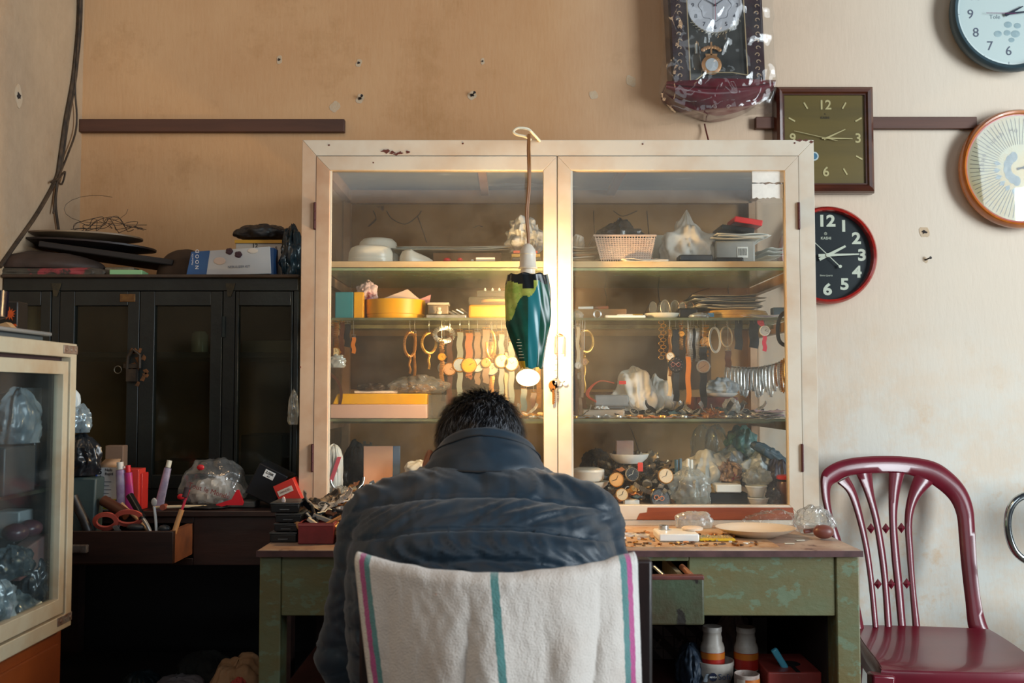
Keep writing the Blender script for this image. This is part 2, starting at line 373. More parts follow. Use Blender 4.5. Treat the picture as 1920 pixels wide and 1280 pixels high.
# old wires in the corner
cb = MB(); XS = XL+.006
cb_y = lambda a, py: min(2.985, -XS*FP/(960-a)*(cos(TILT)-(640-py)/FP*sin(TILT)))
SP = [(148, -30), (147, 40), (140, 120), (134, 165), (122, 230), (112, 300), (104, 338)]
def wpts(pp, Ys, off=0): return [P(a+off, b_, y) for (a, b_), y in zip(pp, Ys)]
def smoothp(pts, n=5):
    out = []; pts = [V(q) for q in pts]
    for i in range(len(pts)-1):
        a = pts[max(0, i-1)]; b = pts[i]; c = pts[i+1]; d = pts[min(len(pts)-1, i+2)]
        for k in range(n):
            t = k/n; out.append(.5*((2*b)+(-a+c)*t+(2*a-5*b+4*c-d)*t*t+(-a+3*b-3*c+d)*t**3))
    return out+[pts[-1]]
WIRE = M((84, 66, 48), .6, c2=(36, 30, 26), ns=20)
for k, (lab, main, tail) in enumerate((('thick brown wire running down the wall corner and off to the left', SP, [(70, 400), (28, 460), (0, 500)]),
        ('brown wire dropping straight from the tied bunch onto the cabinet top', [(a+4, b_) for a, b_ in SP], [(103, 380), (109, 432)]),
        ('thin brown wire looping away from the corner bunch beside the batten', [(150, -30), (146, 60), (139, 160), (142, 215), (139, 250), (124, 292), (106, 338)], [(104, 360), (98, 400)]))):
    pp = main+tail; mb = MB()
    mb.tube(smoothp([P(a+k, b_, cb_y(a, b_)-.004*k) for (a, b_) in pp]), .0052-.0011*k, 8); O('wall_wire', mb, WIRE, lab, 'wire')
mb = MB(); mb.tube(smoothp([P(a, b_, cb_y(a, b_)-.015) for a, b_ in ((96, 342), (110, 334), (122, 322), (116, 345), (106, 338))]), .003, 6); O('wire_tie', mb, WIRE, 'short twisted tie holding the corner wires together', 'wire tie')

# ================================================================ the green table
YT = 2.01; ZT = .763; TX0 = X(490, YT); TX1 = X(1607, YT); TYB = 2.95
t = T('work_table', 'old green painted wooden work table with a thin purple-brown top', 'table', (.1, 2.4, 0))
p('tabletop', MB().box(TX0-.004, TX1+.004, YT-.008, TYB, ZT-.013, ZT), M((150, 120, 104), .45, c2=(196, 178, 160), ns=6, c3=(84, 48, 42), thr=.6, bump=.1), t, bev=.003)
p('tabletop_edge', MB().box(TX0-.005, TX1+.005, YT-.0092, YT-.0078, ZT-.0132, ZT-.0012), M((96, 66, 66), .5, c2=(70, 48, 48), ns=24), t, 'worn purple-brown front edge')
LZ = ZT-.013; lw = L(40, YT); AZ = Z(1155, YT); HX0 = X(1195, YT); HX1 = X(1290, YT); HZ = Z(1052, YT)
def leg(x0, x1, y0, y1): return MB().box(x0, x1, y0, y1, 0, LZ)
p('leg', leg(TX0, TX0+lw, YT, YT+.06), GREENP, t, bev=.003); p('leg', leg(TX1-L(44, YT), TX1, YT, YT+.06), GREENP, t, bev=.003)
p('leg', leg(TX0, TX0+lw, TYB-.06, TYB), GREENP, t, bev=.003); p('leg', leg(TX1-lw, TX1, TYB-.06, TYB), GREENP, t, bev=.003)
ap = MB().box(TX0+lw, HX0-.22, YT+.004, YT+.024, AZ, LZ).box(HX0-.22, HX1, YT+.004, YT+.024, HZ, LZ).box(HX1, TX1-L(44, YT), YT+.004, YT+.024, AZ, LZ)
p('apron', ap, GREENP, t, bev=.002)
p('side_rail', MB().box(TX1-.03, TX1-.008, YT+.06, TYB-.06, AZ, LZ), GREENP, t); p('side_rail', MB().box(TX0+.008, TX0+.03, YT+.06, TYB-.06, AZ, LZ), GREENP, t)
p('back_board', MB().box(TX0+lw, TX1-lw, TYB-.04, TYB-.02, .02, LZ), M((40, 30, 26), .8), t)  # added dark panel: the shade behind the table is put into its colour
p('side_board', MB().box(TX1-.05, TX1-.036, YT+.06, TYB-.02, .02, AZ+.02), M((34, 26, 23), .8), t)  # added dark board, so the shaded gap by the leg stays black
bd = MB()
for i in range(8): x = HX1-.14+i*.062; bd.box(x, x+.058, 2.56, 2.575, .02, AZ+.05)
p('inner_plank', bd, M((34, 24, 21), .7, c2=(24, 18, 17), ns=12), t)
DX0 = HX1-.30; DX1 = X(1318, 1.885); DY = 1.885
DZ0 = Z(1172, DY); DZ1 = Z(1081, DY)
d = MB().box(DX0, DX1, DY, DY+.018, DZ0, DZ1)
dr = p('drawer', d, GREEND, t, 'scratched dark green drawer front pulled half open', bev=.004)
p('drawer_box', MB().box(DX0+.012, DX0+.022, DY+.018, DY+.3, DZ0+.01, DZ1-.012).box(DX1-.034, DX1-.024, DY+.018, DY+.3, DZ0+.01, DZ1-.012).box(DX0+.012, DX1-.024, DY+.018, DY+.3, DZ0+.008, DZ0+.014), RAWWOOD, dr)
p('drawer_rim', MB().box(DX0, DX1, DY-.001, DY+.019, DZ1-.006, DZ1+.002), M((110, 58, 50), .5, c2=(80, 44, 40), ns=20), dr, bev=.002)
p('lower_shelf', MB().box(TX0+.02, TX1-.02, YT+.05, 2.9, .432, .452), M((84, 44, 38), .6, c2=(60, 34, 30), ns=9), t)
O('chisel', MB().tube([P(1278, 1062, 2.0), P(1296, 1079, 1.96)], .006, 10), M((150, 92, 62), .5), 'wooden tool handle poking out of the open green drawer', 'tool')
O('metal_rod', MB().tube([P(1226, 1062, 1.99), P(1246, 1080, 1.95)], .0035, 10), STEEL, 'small steel rod lying in the open green drawer', 'tool')

# ================================================================ the white glazed cabinet
YC = 2.37; CX0 = X(561, YC); CX1 = X(1534, YC); CT = Z(262, YC); CB = ZT; YB = 2.94
def cx(px): return X(px, YC)
def czz(py): return Z(py, YC)
cab = T('display_cabinet', 'white painted wooden cabinet with two glass doors standing on the green table', 'cabinet', ((CX0+CX1)/2, YC, CB))
fz0 = czz(975); ft = czz(292)
def mitre(x0, x1, z0, z1, wl, wr, wt, wb, y0, d):
    """four mitred members, returned separately"""
    o = []
    o.append(MB().prism([(x0, z1), (x1, z1), (x1-wr, z1-wt), (x0+wl, z1-wt)], d, (0, y0, 0)))
    o.append(MB().prism([(x0, z0), (x1, z0), (x1-wr, z0+wb), (x0+wl, z0+wb)], d, (0, y0, 0)))
    o.append(MB().prism([(x0, z0), (x0+wl, z0+wb), (x0+wl, z1-wt), (x0, z1)], d, (0, y0, 0)))
    o.append(MB().prism([(x1, z0), (x1-wr, z0+wb), (x1-wr, z1-wt), (x1, z1)], d, (0, y0, 0)))
    return o
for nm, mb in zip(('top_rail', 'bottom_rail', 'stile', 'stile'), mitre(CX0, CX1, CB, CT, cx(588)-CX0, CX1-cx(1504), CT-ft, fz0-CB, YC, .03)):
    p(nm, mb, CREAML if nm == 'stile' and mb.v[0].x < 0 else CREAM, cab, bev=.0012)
def door(x0, x1, hx, stk):
    z0 = fz0+.001; z1 = ft-.001; d = T('tmp', None, None, ((x0+x1)/2, YC, z0)); d.name = 'glass_door'; WM[d.name] = Matrix.Translation(V(((x0+x1)/2, YC, z0)))
    d.parent = cab; d.matrix_world = Matrix(); d.location = V(((x0+x1)/2, YC, z0))-cab.location
    w = L(25.5, YC); wt = L(27, YC)
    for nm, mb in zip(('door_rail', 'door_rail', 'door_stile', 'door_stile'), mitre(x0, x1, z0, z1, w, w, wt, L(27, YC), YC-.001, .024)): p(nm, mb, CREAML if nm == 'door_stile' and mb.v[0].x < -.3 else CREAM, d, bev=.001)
    p('glass_pane', MB().box(x0+w-.004, x1-w+.004, YC+.010, YC+.013, z0+.028, z1-wt+.004), GLASS, d, smooth=0)
    p('glazing_bead', MB().box(x0+w, x0+w+.004, YC+.004, YC+.010, z0+.034, z1-wt), M((220, 214, 196), .4), d)
    for hz in ((405, 1), (858, 1)): 
        zc = czz(hz[0]+(0 if hx < 0 else 0)); xx = hx
        h = MB().box(xx-.004, xx+.001, YC-.004, YC+.006, zc-.033, zc+.033)
        for s in (-1, 0, 1): h.tube([(xx-.0015, YC-.005, zc+s*.021-.010), (xx-.0015, YC-.005, zc+s*.021+.010)], .003, 8)
        p('hinge', h, M((72, 34, 34), .5, .3), d)
    return d
dl = door(cx(588.5), cx(1045), cx(588), 0) ; drr = door(cx(1046.5), cx(1503.5), cx(1504), 1)
# right door's lower rail has lost its paint
p('bare_wood_strip', MB().prism([(cx(1213), czz(951)), (cx(1484), czz(951)), (cx(1488), czz(974)), (cx(1192), czz(974)), (cx(1198), czz(962)), (cx(1212), czz(960))], .0012, (0, YC-.0018, 0)), BAREWOOD, drr, 'bare orange-brown wood where the paint is gone')
for a, b_, r in ((723, 283, 7), (736, 286, 5), (750, 287, 5), (765, 285, 4), (742, 289, 4), (1498, 263, 5), (1510, 263, 4), (1522, 266, 4)):
    q = P(a, b_, YC); pts = [(L(r, YC)*(1+.5*sin(k*2.7+a))*cos(2*pi*k/9), L(r*.55, YC)*(1+.5*sin(k*1.9+b_))*sin(2*pi*k/9)) for k in range(9)]
    p('paint_chip', MB().prism(pts, .0008, (q.x, YC-.0009, q.z)), M((92, 44, 34), .7), cab)
for a, b_ in ((617-560+560, 272), (868, 269), (1490, 268), (563, 688), (1205, 270), (700, 305)):
    q = P(a, b_, YC); p('nail_head', MB().lathe([(.0022, 0), (.0016, .001)], (q.x, YC-.0005, q.z), 10, FACE), M((92, 44, 34), .7), cab)
# body: posts, top, floor, back, sides
ip = M((182, 150, 120), .55, c2=(150, 112, 80), ns=7, bump=.1)
for xx in (CX0+.004, CX1-.029): 
    p('corner_post', MB().box(xx, xx+.025, YB-.03, YB, CB, CT-.02), ip, cab)
    for yy in (YC+.03,): p('corner_post', MB().box(xx, xx+.022, yy, yy+.02, CB, CT-.02), ip, cab)
p('top_board', MB().box(CX0, CX1, YC+.03, YB, CT-.012, CT-.002), M((118, 124, 122), .45, c2=(146, 152, 150), ns=5, stretch=(.4, 1, 1), c3=(176, 186, 188), thr=.6, ns3=7), cab)
p('top_beam', MB().box(CX0+.02, CX1-.02, YB-.03, YB-.008, CT-.05, CT-.012), ip, cab)
for xx in (X(895, 2.6), X(1162, 2.6)): p('top_batten', MB().box(xx, xx+.022, YC+.05, YB-.03, CT-.028, CT-.012), ip, cab)
for xx in (CX0+.008, CX1-.03): p('side_beam', MB().box(xx, xx+.022, YC+.05, YB-.03, CT-.045, CT-.012), ip, cab)
p('floor_board', MB().box(CX0+.004, CX1-.004, YC+.026, YB, CB+.03, CB+.04), ip, cab)
p('plinth', MB().box(CX0+.01, CX1-.01, YC+.035, YB, CB, CB+.03), CREAM, cab)
p('back_panel', MB().box(CX0+.004, CX1-.004, YB, YB+.008, CB, CT-.012), M((160, 120, 72), .8, c2=(134, 98, 58), ns=4, c3=(96, 74, 52), thr=.64, ns3=9, bump=.15), cab)
for pts in ([(725, 395), (735, 410), (760, 420), (783, 405), (790, 395)], [(783, 405), (792, 430), (800, 455)], [(700, 395), (705, 412), (690, 425), (705, 410)], [(1113, 395), (1115, 440), (1118, 470)], [(1213, 395), (1217, 440)],
            [(1130, 530), (1138, 560), (1135, 585)], [(1232, 525), (1236, 560), (1240, 590)], [(1362, 520), (1366, 550)], [(1180, 795), (1198, 845), (1205, 880)], [(1195, 395), (1168, 405), (1150, 395)], [(1383, 795), (1382, 850)], [(1330, 540), (1300, 550), (1290, 560)], [(905, 425), (897, 423), (888, 427)]):
    p('paper_crack', MB().tube(smoothp([P(a, b_, YB-.0002) for a, b_ in pts], 4), .0013, 5), M((84, 66, 50), .9), cab)
for nm, xx in (('side_pane', CX0+.006), ('side_pane', CX1-.010)): p(nm, MB().box(xx, xx+.003, YC+.05, YB-.03, CB+.04, CT-.045), GLASS_CASE if xx < 0 else GLASS, cab, smooth=0)
# shelves with their cleats
S1 = 1.405; S2 = 1.262; S3 = 1.010; SF = CB+.04; SY = 2.49
p('wooden_shelf', MB().box(CX0+.03, CX1-.03, SY, YB-.02, S1-.016, S1), RAWWOOD, cab, 'pale wooden upper shelf', bev=.001)
p('glass_shelf', MB().box(CX0+.034, CX1-.034, SY-.004, YB-.03, S1-.024, S1-.018), M((150, 172, 140), .15, trans=.0, c2=(128, 150, 120), ns=20), cab)
SHG = M((112, 120, 96), .12, c2=(84, 88, 70), ns=12, spec=.7)
for z in (S2, S3):
    p('glass_shelf', MB().box(CX0+.03, CX1-.03, SY, YB-.03, z-.005, z), GLASS_SHELF, cab, smooth=0)
    p('shelf_edge', MB().box(CX0+.03, CX1-.03, SY-.0012, SY, z-.006, z+.0005), SHG, cab)
    p('shelf_edge', MB().box(CX0+.03, CX1-.03, SY+.16, SY+.172, z-.016, z-.006), M((128, 126, 92), .4, c2=(100, 96, 70), ns=30), cab, 'thin pale rail below the glass shelf')
for z in (S1-.024, S2-.006, S3-.006):
    for xx in (CX0+.010, CX1-.028): p('shelf_cleat', MB().box(xx, xx+.018, YC+.035, YB-.03, z-.024, z), ip, cab)
# papers stuck on the glass
def sticker(px0, py0, px1, py1, y, m, parent, nm='paper_sticker', wav=0, seed=1):
    a = P(px0, py0, y); b = P(px1, py1, y); n = 14; pts = []
    rnd = random.Random(seed)
    for i in range(n+1): pts.append((a.x+(b.x-a.x)*i/n, a.z+wav*rnd.uniform(-1, 1)))
    for i in range(n+1): pts.append((b.x-(b.x-a.x)*i/n, b.z+wav*rnd.uniform(-1, 1)))
    return p(nm, MB().prism(pts, .0006, (0, y-.0006, 0)), m, parent)
sticker(1410, 317, 1470, 342, YC+.0095, PAPERW, drr, wav=.0012); sticker(1410, 345, 1468, 371, YC+.0095, PAPERW, drr, wav=.002, seed=5)
q = P(990, 708, YC+.0095)
st = p('round_sticker', MB().lathe([(.0285, 0), (.0285, .0008)], (q.x, YC+.0095, q.z), 40, FACE, sx=1, sy=.72), M((236, 226, 206), .4), dl, 'oval white and blue sticker')
sm = MB().lathe([(.024, 0), (.024, .0004)], (q.x, YC+.0086, q.z), 40, FACE, sy=.7); p('sticker_disc', sm, M((128, 178, 196), .4), st, local=False)
sm = MB(); sm.prism([(-.019, -.001), (.019, -.001), (.013, -.011), (-.013, -.011)], .0003, (q.x, YC+.0081, q.z)); sm.box(q.x-.009, q.x+.009, YC+.0078, YC+.0081, q.z+.003, q.z+.012); sm.box(q.x-.021, q.x+.021, YC+.0078, YC+.0081, q.z-.0005, q.z+.001); p('sticker_print', sm, M((232, 236, 232), .4), st)
# payment poster and price sheet outside the right glass
sx_ = CX1-.0105
def side_sheet(name, y0, y1, z0, z1, m, label, cat, off=.0): 
    return O(name, MB().box(CX1-.0066+off, CX1-.0058+off, y0, y1, z0, z1), m, label, cat)
side_sheet('notice_sheet', 2.50, 2.60, 1.262+.03, 1.392, PAPERW, 'white printed sheet stuck to the right side glass beside the blue and red sign', 'paper')
pp = T('payment_sign', 'small white sign with a red and blue mark stuck to the right side glass', 'sign', (CX1-.0062, 2.455, 1.27))
p('sign_board', MB().box(CX1-.0066, CX1-.0058, 2.412, 2.498, 1.275, 1.40), M((226, 230, 232), .4), pp)
mk = MB(); mk.prism([(0, .018), (.012, 0), (0, -.018), (-.012, 0)], .0004, (CX1-.0067, 2.462, 1.364), ex=(0, -1, 0)); p('sign_mark', mk, M((40, 86, 150), .4), pp, 'blue half of the mark')
mk = MB(); mk.prism([(0, .018), (.012, 0), (0, -.018), (-.012, 0)], .0004, (CX1-.0070, 2.448, 1.362), ex=(0, -1, 0)); p('sign_mark', mk, M((208, 40, 52), .4), pp, 'red half of the mark')
mk = text_mb('VN', .020, (CX1-.0067, 2.470, 1.325), ex=(0, -1, 0)); p('lettering', mk, M((208, 40, 52), .4), pp)
mk = text_mb('PAY', .020, (CX1-.0067, 2.438, 1.325), ex=(0, -1, 0)); p('lettering', mk, M((40, 86, 150), .4), pp)
p('sign_band', MB().box(CX1-.0068, CX1-.0066, 2.412, 2.498, 1.275, 1.288), M((70, 140, 190), .4), pp)
# dark cloth hanging behind shelf 2 items (lower half of the middle bay is boarded darker)
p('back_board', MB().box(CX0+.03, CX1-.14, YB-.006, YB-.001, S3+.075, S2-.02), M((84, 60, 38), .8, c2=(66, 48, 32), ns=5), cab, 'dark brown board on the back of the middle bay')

# cable hook, cord, lamp
YLp = 2.21
lm = T('hanging_lamp', 'bulb lamp with a snack-bag shade hanging on a brown cord before the cabinet', 'lamp', P(990, 515, YLp))
px_ = X(990, YLp)
hz = Z(262, 2.30)
p('cord', MB().tube(smoothp([V((X(992, 2.27), 2.30, Z(262, 2.30)+.012)), V((X(991, YLp), 2.26, Z(268, YLp))), V((X(991, YLp), 2.215, Z(300, YLp))), V((X(991.5, YLp), YLp, Z(345, YLp))), V((X(987, YLp), YLp, Z(400, YLp))), V((X(990, YLp), YLp, Z(440, YLp))), V((X(991, YLp), YLp, Z(460, YLp)))]), .0028, 8).tube(smoothp([V((X(994, 2.27), 2.30, Z(262, 2.30)+.012)), V((X(994, YLp), 2.26, Z(268, YLp))), V((X(994, YLp), 2.215, Z(300, YLp))), V((X(994, YLp), YLp, Z(345, YLp))), V((X(990, YLp), YLp, Z(400, YLp))), V((X(992, YLp), YLp, Z(440, YLp))), V((X(992, YLp), YLp, Z(460, YLp)))]), .0024, 8), M((150, 100, 56), .4), lm)
hk = [P(995, 262, 2.31), P(985, 256, 2.30), P(968, 252, 2.30), P(963, 246, 2.30), P(972, 240, 2.30), P(990, 242, 2.31), P(1001, 252, 2.33), P(1012, 264, 2.37)]
o = p('hook_wire', MB().tube(smoothp(hk), .0032, 8), M((222, 214, 190), .4), lm, 'white wire loop at the top')
zt = Z(460, YLp); zn = Z(515, YLp)
so = [(.0045, zt+.004), (.010, zt), (.0165, zt-.010), (.0185, zt-.018), (.0185, zt-.020), (.0175, zt-.021), (.0185, zt-.046), (.0215, zt-.050), (.0205, zt-.053), (.016, zt-.054), (.0165, zt-.064), (.026, zn), (.024, zn-.006)]
p('socket', MB().lathe([(r, z) for r, z in so], (px_, YLp, 0), 32, cap1=False), M((222, 212, 196), .35), lm)
# bag shade: wraps the camera side of the bulb, open towards the cabinet
z0 = Z(690, YLp); 
SHP = [(515, 38, 36), (530, 41, 39), (555, 43, 42), (585, 43, 43), (610, 41, 42), (635, 33, 37), (660, 24, 32), (690, 13, 27)]
def shp(v):
    yy = 515+(690-515)*v
    for (a, l0, r0), (b, l1, r1) in zip(SHP, SHP[1:]):
        if yy <= b: t_ = (yy-a)/(b-a); return yy, l0+(l1-l0)*t_, r0+(r1-r0)*t_
    return yy, SHP[-1][1], SHP[-1][2]
def shade(u, v, inset=0):
    yy, l, r = shp(v); a = (u-.5)*R(236)
    rx = (L(l, YLp) if a < 0 else L(r, YLp))-inset
    k = 1+.035*sin(u*23+v*5)+.02*sin(u*47-v*11)
    q = V((px_+L(0, YLp)+rx*sin(a)*k, YLp-(.034-inset)*cos(a)*k*(1-.35*v), Z(yy, YLp)+(.002*sin(u*31) if v in (0, 1) else 0)))
    return q
sh = MB().grid(lambda u, v: shade(u, v), 144, 80, uv=True)
me_mats = [M((44, 112, 62), .28, c2=(58, 132, 78), ns=40), M((188, 190, 92), .35, c2=(140, 160, 60), ns=60, c3=(120, 60, 44), thr=.66, ns3=45), M((22, 26, 28), .25), M((40, 120, 128), .25), M((24, 84, 66), .25, c2=(18, 66, 52), ns=30), M((214, 178, 40), .35), M((150, 160, 156), .22, .6)]
def shade_idx(u, v):
    if u > .80: return 6
    if v < .09+.02*sin(u*19) or (.44 < u < .56 and v < .16): return 2
    edge = .56-(u-.18)*1.05+.05*sin(u*26)
    if v < edge and u < .82: return 1
    if v > .93 and u < .42: return 5
    if .50 < u < .64: return 3
    return 4
nu = 72; sh.m = [shade_idx((i+.5)/144, (j+.5)/80) for j in range(80) for i in range(144)]
o = p('shade', sh, me_mats, lm, 'printed green, yellow and black foil bag', solid=.0008, smooth=60)
pr = MB()
for k, w_ in enumerate((.005, .011, .011, .006, .009, .012, .013)):
    v_ = .70+k*.032; q = shade(.36, v_, -.0016); e = (shade(.40, v_, -.0016)-shade(.36, v_, -.0016)).normalized(); pr.ribbon([q-e*w_*.5, q+e*w_*.5], .0014, .0004, up=(0, 1, 0))
p('bag_print', pr, M((226, 226, 190), .5), o, 'pale lines of print')
mt = MB().ell((px_, YLp+.008, Z(590, YLp)), (.024, .024, .030)); 
mt.lathe([(.013, 0), (.013, .05)], (px_, YLp+.004, Z(575, YLp)), 20)
p('bulb', mt, M((255, 196, 120), .3, emit=30.), lm, 'glowing warm bulb')
bl = bpy.data.lights.new('bulb_light', 'POINT'); bl.energy = 13; bl.color = (1, .62, .28); bl.shadow_soft_size = .028
bo = bpy.data.objects.new('bulb_light', bl); C.objects.link(bo); bo.location = (px_+.012, YLp+.050, Z(596, YLp))
# key ring hung on the mullion
kr = T('key_ring', 'brass clasp with chain and two keys hanging on the middle stile of the doors', 'keys', P(1047, 650, YC-.006))
def fr(px0, py0, px1, py1, r, y): return MB().tube([P(px0, py0, y), P(px1, py0, y), P(px1, py1, y), P(px0, py1, y)], r, 8, closed=True)
p('clasp', fr(1040, 630, 1056, 663, .0021, YC-.008).tube([P(1042, 628, YC-.01), P(1048, 625, YC-.014), P(1054, 628, YC-.006)], .002, 8), ROSE, kr)
ch = MB()
for i in range(11): q = P(1042+1.2*sin(i), 668+i*5.2, YC-.007); ch.lathe([(.0017, -.0006), (.0026, 0), (.0017, .0006)], q, 10, Matrix.Rotation(pi/2, 3, 'X') @ Matrix.Rotation(i*1.3, 3, 'X'))
p('chain', ch, STEEL, kr)
def key(px, py, m, s=1):
    q = P(px, py, YC-.006); k = MB().lathe([(.0105*s, -.001), (.0105*s, .001)], q, 22, FACE, sy=1.1)
    k.box(q.x-.0022, q.x+.0024, q.y-.001, q.y+.001, q.z-.045*s, q.z-.008)
    for j in range(5): k.box(q.x+.0024, q.x+.0048, q.y-.001, q.y+.001, q.z-.042*s+j*.005, q.z-.0395*s+j*.005)
    return k
p('key', key(1037, 722, BRASS), BRASS, kr, 'brass key'); p('key', key(1043, 716, STEEL, .9), STEEL, kr, 'steel key')
# small white clover tag on the stile
q = P(1054, 712, YC-.003); O('key_tag', MB().lathe([(.0075, 0), (.0075, .002)], q, 20, FACE).lathe([(.006, 0), (.006, .002)], q+V((.007, 0, -.008)), 20, FACE).lathe([(.006, 0), (.006, .002)], q+V((-.006, 0, -.009)), 20, FACE), WHITE2, 'small white clover-shaped tag fixed beside the keys on the cabinet stile', 'tag')

# ================================================================ desk and dark wardrobe on the left
DKY = 2.35; DKZ = .80; DKX1 = TX0-.012
dk = T('side_desk', 'dark brown wooden desk under the dark cupboard', 'desk', (-.9, 2.6, 0))
p('desktop', MB().box(XL+.004, DKX1, DKY-.004, 2.98, DKZ-.014, DKZ), DARKWOOD, dk, bev=.002)
az = Z(1060, DKY); hx1 = X(365, DKY); hz0 = Z(1040, DKY); hz1 = DKZ-.03
p('apron', MB().box(hx1, DKX1, DKY+.004, DKY+.024, az, DKZ-.014).box(XL+.004, hx1, DKY+.004, DKY+.024, hz1, DKZ-.014).box(XL+.004, hx1, DKY+.004, DKY+.024, az, hz0-.008), DARKWOOD, dk, bev=.0015)
for xx in (XL+.01, DKX1-.05):
    for yy in (DKY+.03, 2.92): p('leg', MB().box(xx, xx+.045, yy, yy+.045, 0, DKZ-.014), DARKWOOD, dk)
p('back_board', MB().box(XL+.01, DKX1, 2.97, 2.985, .02, DKZ-.014), BLACKM, dk)  # black panel added at the back for the shade under the desk
FY = 2.22; fx0 = X(40, FY); fx1 = X(328, FY); fz1 = Z(996, FY); fz0_ = Z(1057, FY)
wd = p('drawer', MB().box(fx0, fx1, FY, FY+.014, fz0_, fz1), DARKWOOD, dk, bev=.0015)
p('drawer_box', MB().box(fx1-.012, fx1, FY+.014, FY+.34, fz0_, fz1), M((150, 96, 66), .5, c2=(96, 64, 52), ns=9), wd, 'lighter worn drawer side')
p('drawer_box', MB().box(fx0, fx0+.012, FY+.014, FY+.34, fz0_, fz1).box(fx0, fx1-.012, FY+.014, FY+.34, fz0_, fz0_+.008), DARKWOOD, wd)
p('drawer_handle', MB().box(X(120, FY), X(172, FY), FY-.014, FY, Z(1035, FY), Z(1020, FY)), M((120, 116, 110), .6, c2=(58, 42, 38), ns=24), wd, bev=.002)

WY = 2.55; WX1 = X(556, WY); WT = Z(515, WY)
wa = T('dark_cupboard', 'dark green-black wooden cupboard with glazed doors standing on the brown desk', 'cupboard', (-.95, 2.75, DKZ))
def wx(px): return X(px, WY)
def wz(py): return Z(py, WY)
p('top_board', MB().box(XL+.004, WX1+.004, WY-.012, 2.98, WT-.008, WT), M((70, 52, 38), .7, c2=(48, 38, 30), ns=14), wa, bev=.002)
p('top_rail', MB().box(XL+.004, WX1, WY, WY+.022, wz(545), WT-.008), WARD, wa, bev=.0015)
for a, b_ in ((92, 107), (415, 438), (548, 557)): p('post', MB().box(wx(a), wx(b_), WY, WY+.03, DKZ, wz(545)), WARD, wa, bev=.0015)
p('bottom_rail', MB().box(XL+.004, WX1, WY, WY+.022, DKZ, DKZ+.03), WARD, wa)
p('side_board', MB().box(WX1-.016, WX1, WY+.03, 2.97, DKZ, WT-.008), WARD, wa)
p('back_panel', MB().box(XL+.006, WX1, 2.965, 2.975, DKZ, WT-.008), M((168, 124, 76), .8, c2=(140, 104, 64), ns=4), wa)
p('inner_shelf', MB().box(XL+.006, WX1-.02, WY+.05, 2.96, Z(660, 2.6)-.014, Z(660, 2.6)), WARD, wa)
WGL = thin('cupboard_glass', (214, 216, 206), .03, (120, 116, 96), .8, .12, .05, 4)
def wdoor(a, b_, s0, s1, lab):
    x0 = wx(a); x1 = wx(b_); g0 = wx(s0); g1 = wx(s1); z0 = DKZ+.032; z1 = wz(546); zt_ = wz(573); zb = z0+.035
    d = T('tmp', lab, None, (x0, WY, z0)); d.name = 'glazed_door'; WM[d.name] = Matrix.Translation(V((x0, WY, z0))); d.parent = wa; d.location = V((x0, WY, z0))-wa.location
    f = MB().box(x0, g0, WY-.002, WY+.02, z0, z1).box(g1, x1, WY-.002, WY+.02, z0, z1).box(g0, g1, WY-.002, WY+.02, zt_, z1).box(g0, g1, WY-.002, WY+.02, z0, zb)
    p('door_frame', f, WARD, d, bev=.0015)
    p('glass_pane', MB().box(g0, g1, WY+.008, WY+.011, zb, zt_), WGL, d, smooth=0); return d
wdoor(-60, 91, -40, 72, None); d1 = wdoor(108, 258, 136, 236, None); d2 = wdoor(259, 414, 287, 392, None); d3 = wdoor(439, 547, 445, 543, None)
mb = MB().box(wx(221), wx(250), WY-.004, WY-.002, wz(566), wz(551)); p('metal_plate', mb, M((120, 88, 48), .5, .5, c2=(92, 64, 40), ns=60), d1, 'brown oval metal plate', bev=.003)
lt = MB().box(wx(232), wx(262), WY-.010, WY-.003, wz(690), wz(682)).box(wx(240), wx(258), WY-.02, WY-.003, wz(715), wz(692)); lt.tube([P(238, 692, WY-.01), P(240, 668, WY-.012), P(250, 655, WY-.013), P(262, 665, WY-.012), P(262, 690, WY-.01)], .004, 8)
p('padlock', lt, M((70, 58, 46), .5, .5, c2=(44, 38, 34), ns=40), d1, 'old padlock')
ru = MB()
for k in range(16): q = P(258+random.Random(k).uniform(-14, 16), 660+random.Random(k+50).uniform(-18, 40)+k*2, WY-.003); ru.prism([(.006*cos(2*pi*j/7)*(1+.5*sin(j*2+k)), .007*sin(2*pi*j/7)*(1+.4*cos(j*3+k))) for j in range(7)], .0008, q)
p('rust_stain', ru, M((128, 78, 36), .9, c2=(80, 52, 30), ns=60), d2, 'rusty worn patches around the lock')
p('latch_ring', MB().tube([P(221+7*cos(j*pi/6), 693+7*sin(j*pi/6), WY-.005) for j in range(12)], .0013, 6, closed=True), M((110, 104, 92), .4, .8), d1)
p('hinge', MB().box(wx(415), wx(420), WY-.005, WY-.001, wz(632), wz(593)), M((44, 54, 56), .4, .5), d2); 
for a in (101, 429): p('bracket', MB().prism([(0, 0), (L(18, WY), 0), (L(15, WY), -.016), (L(10, WY), -.034), (L(4, WY), -.034)], .002, (wx(a-9), WY-.003, wz(531))), M((70, 62, 44), .5, .4, c2=(48, 46, 38), ns=60), wa)
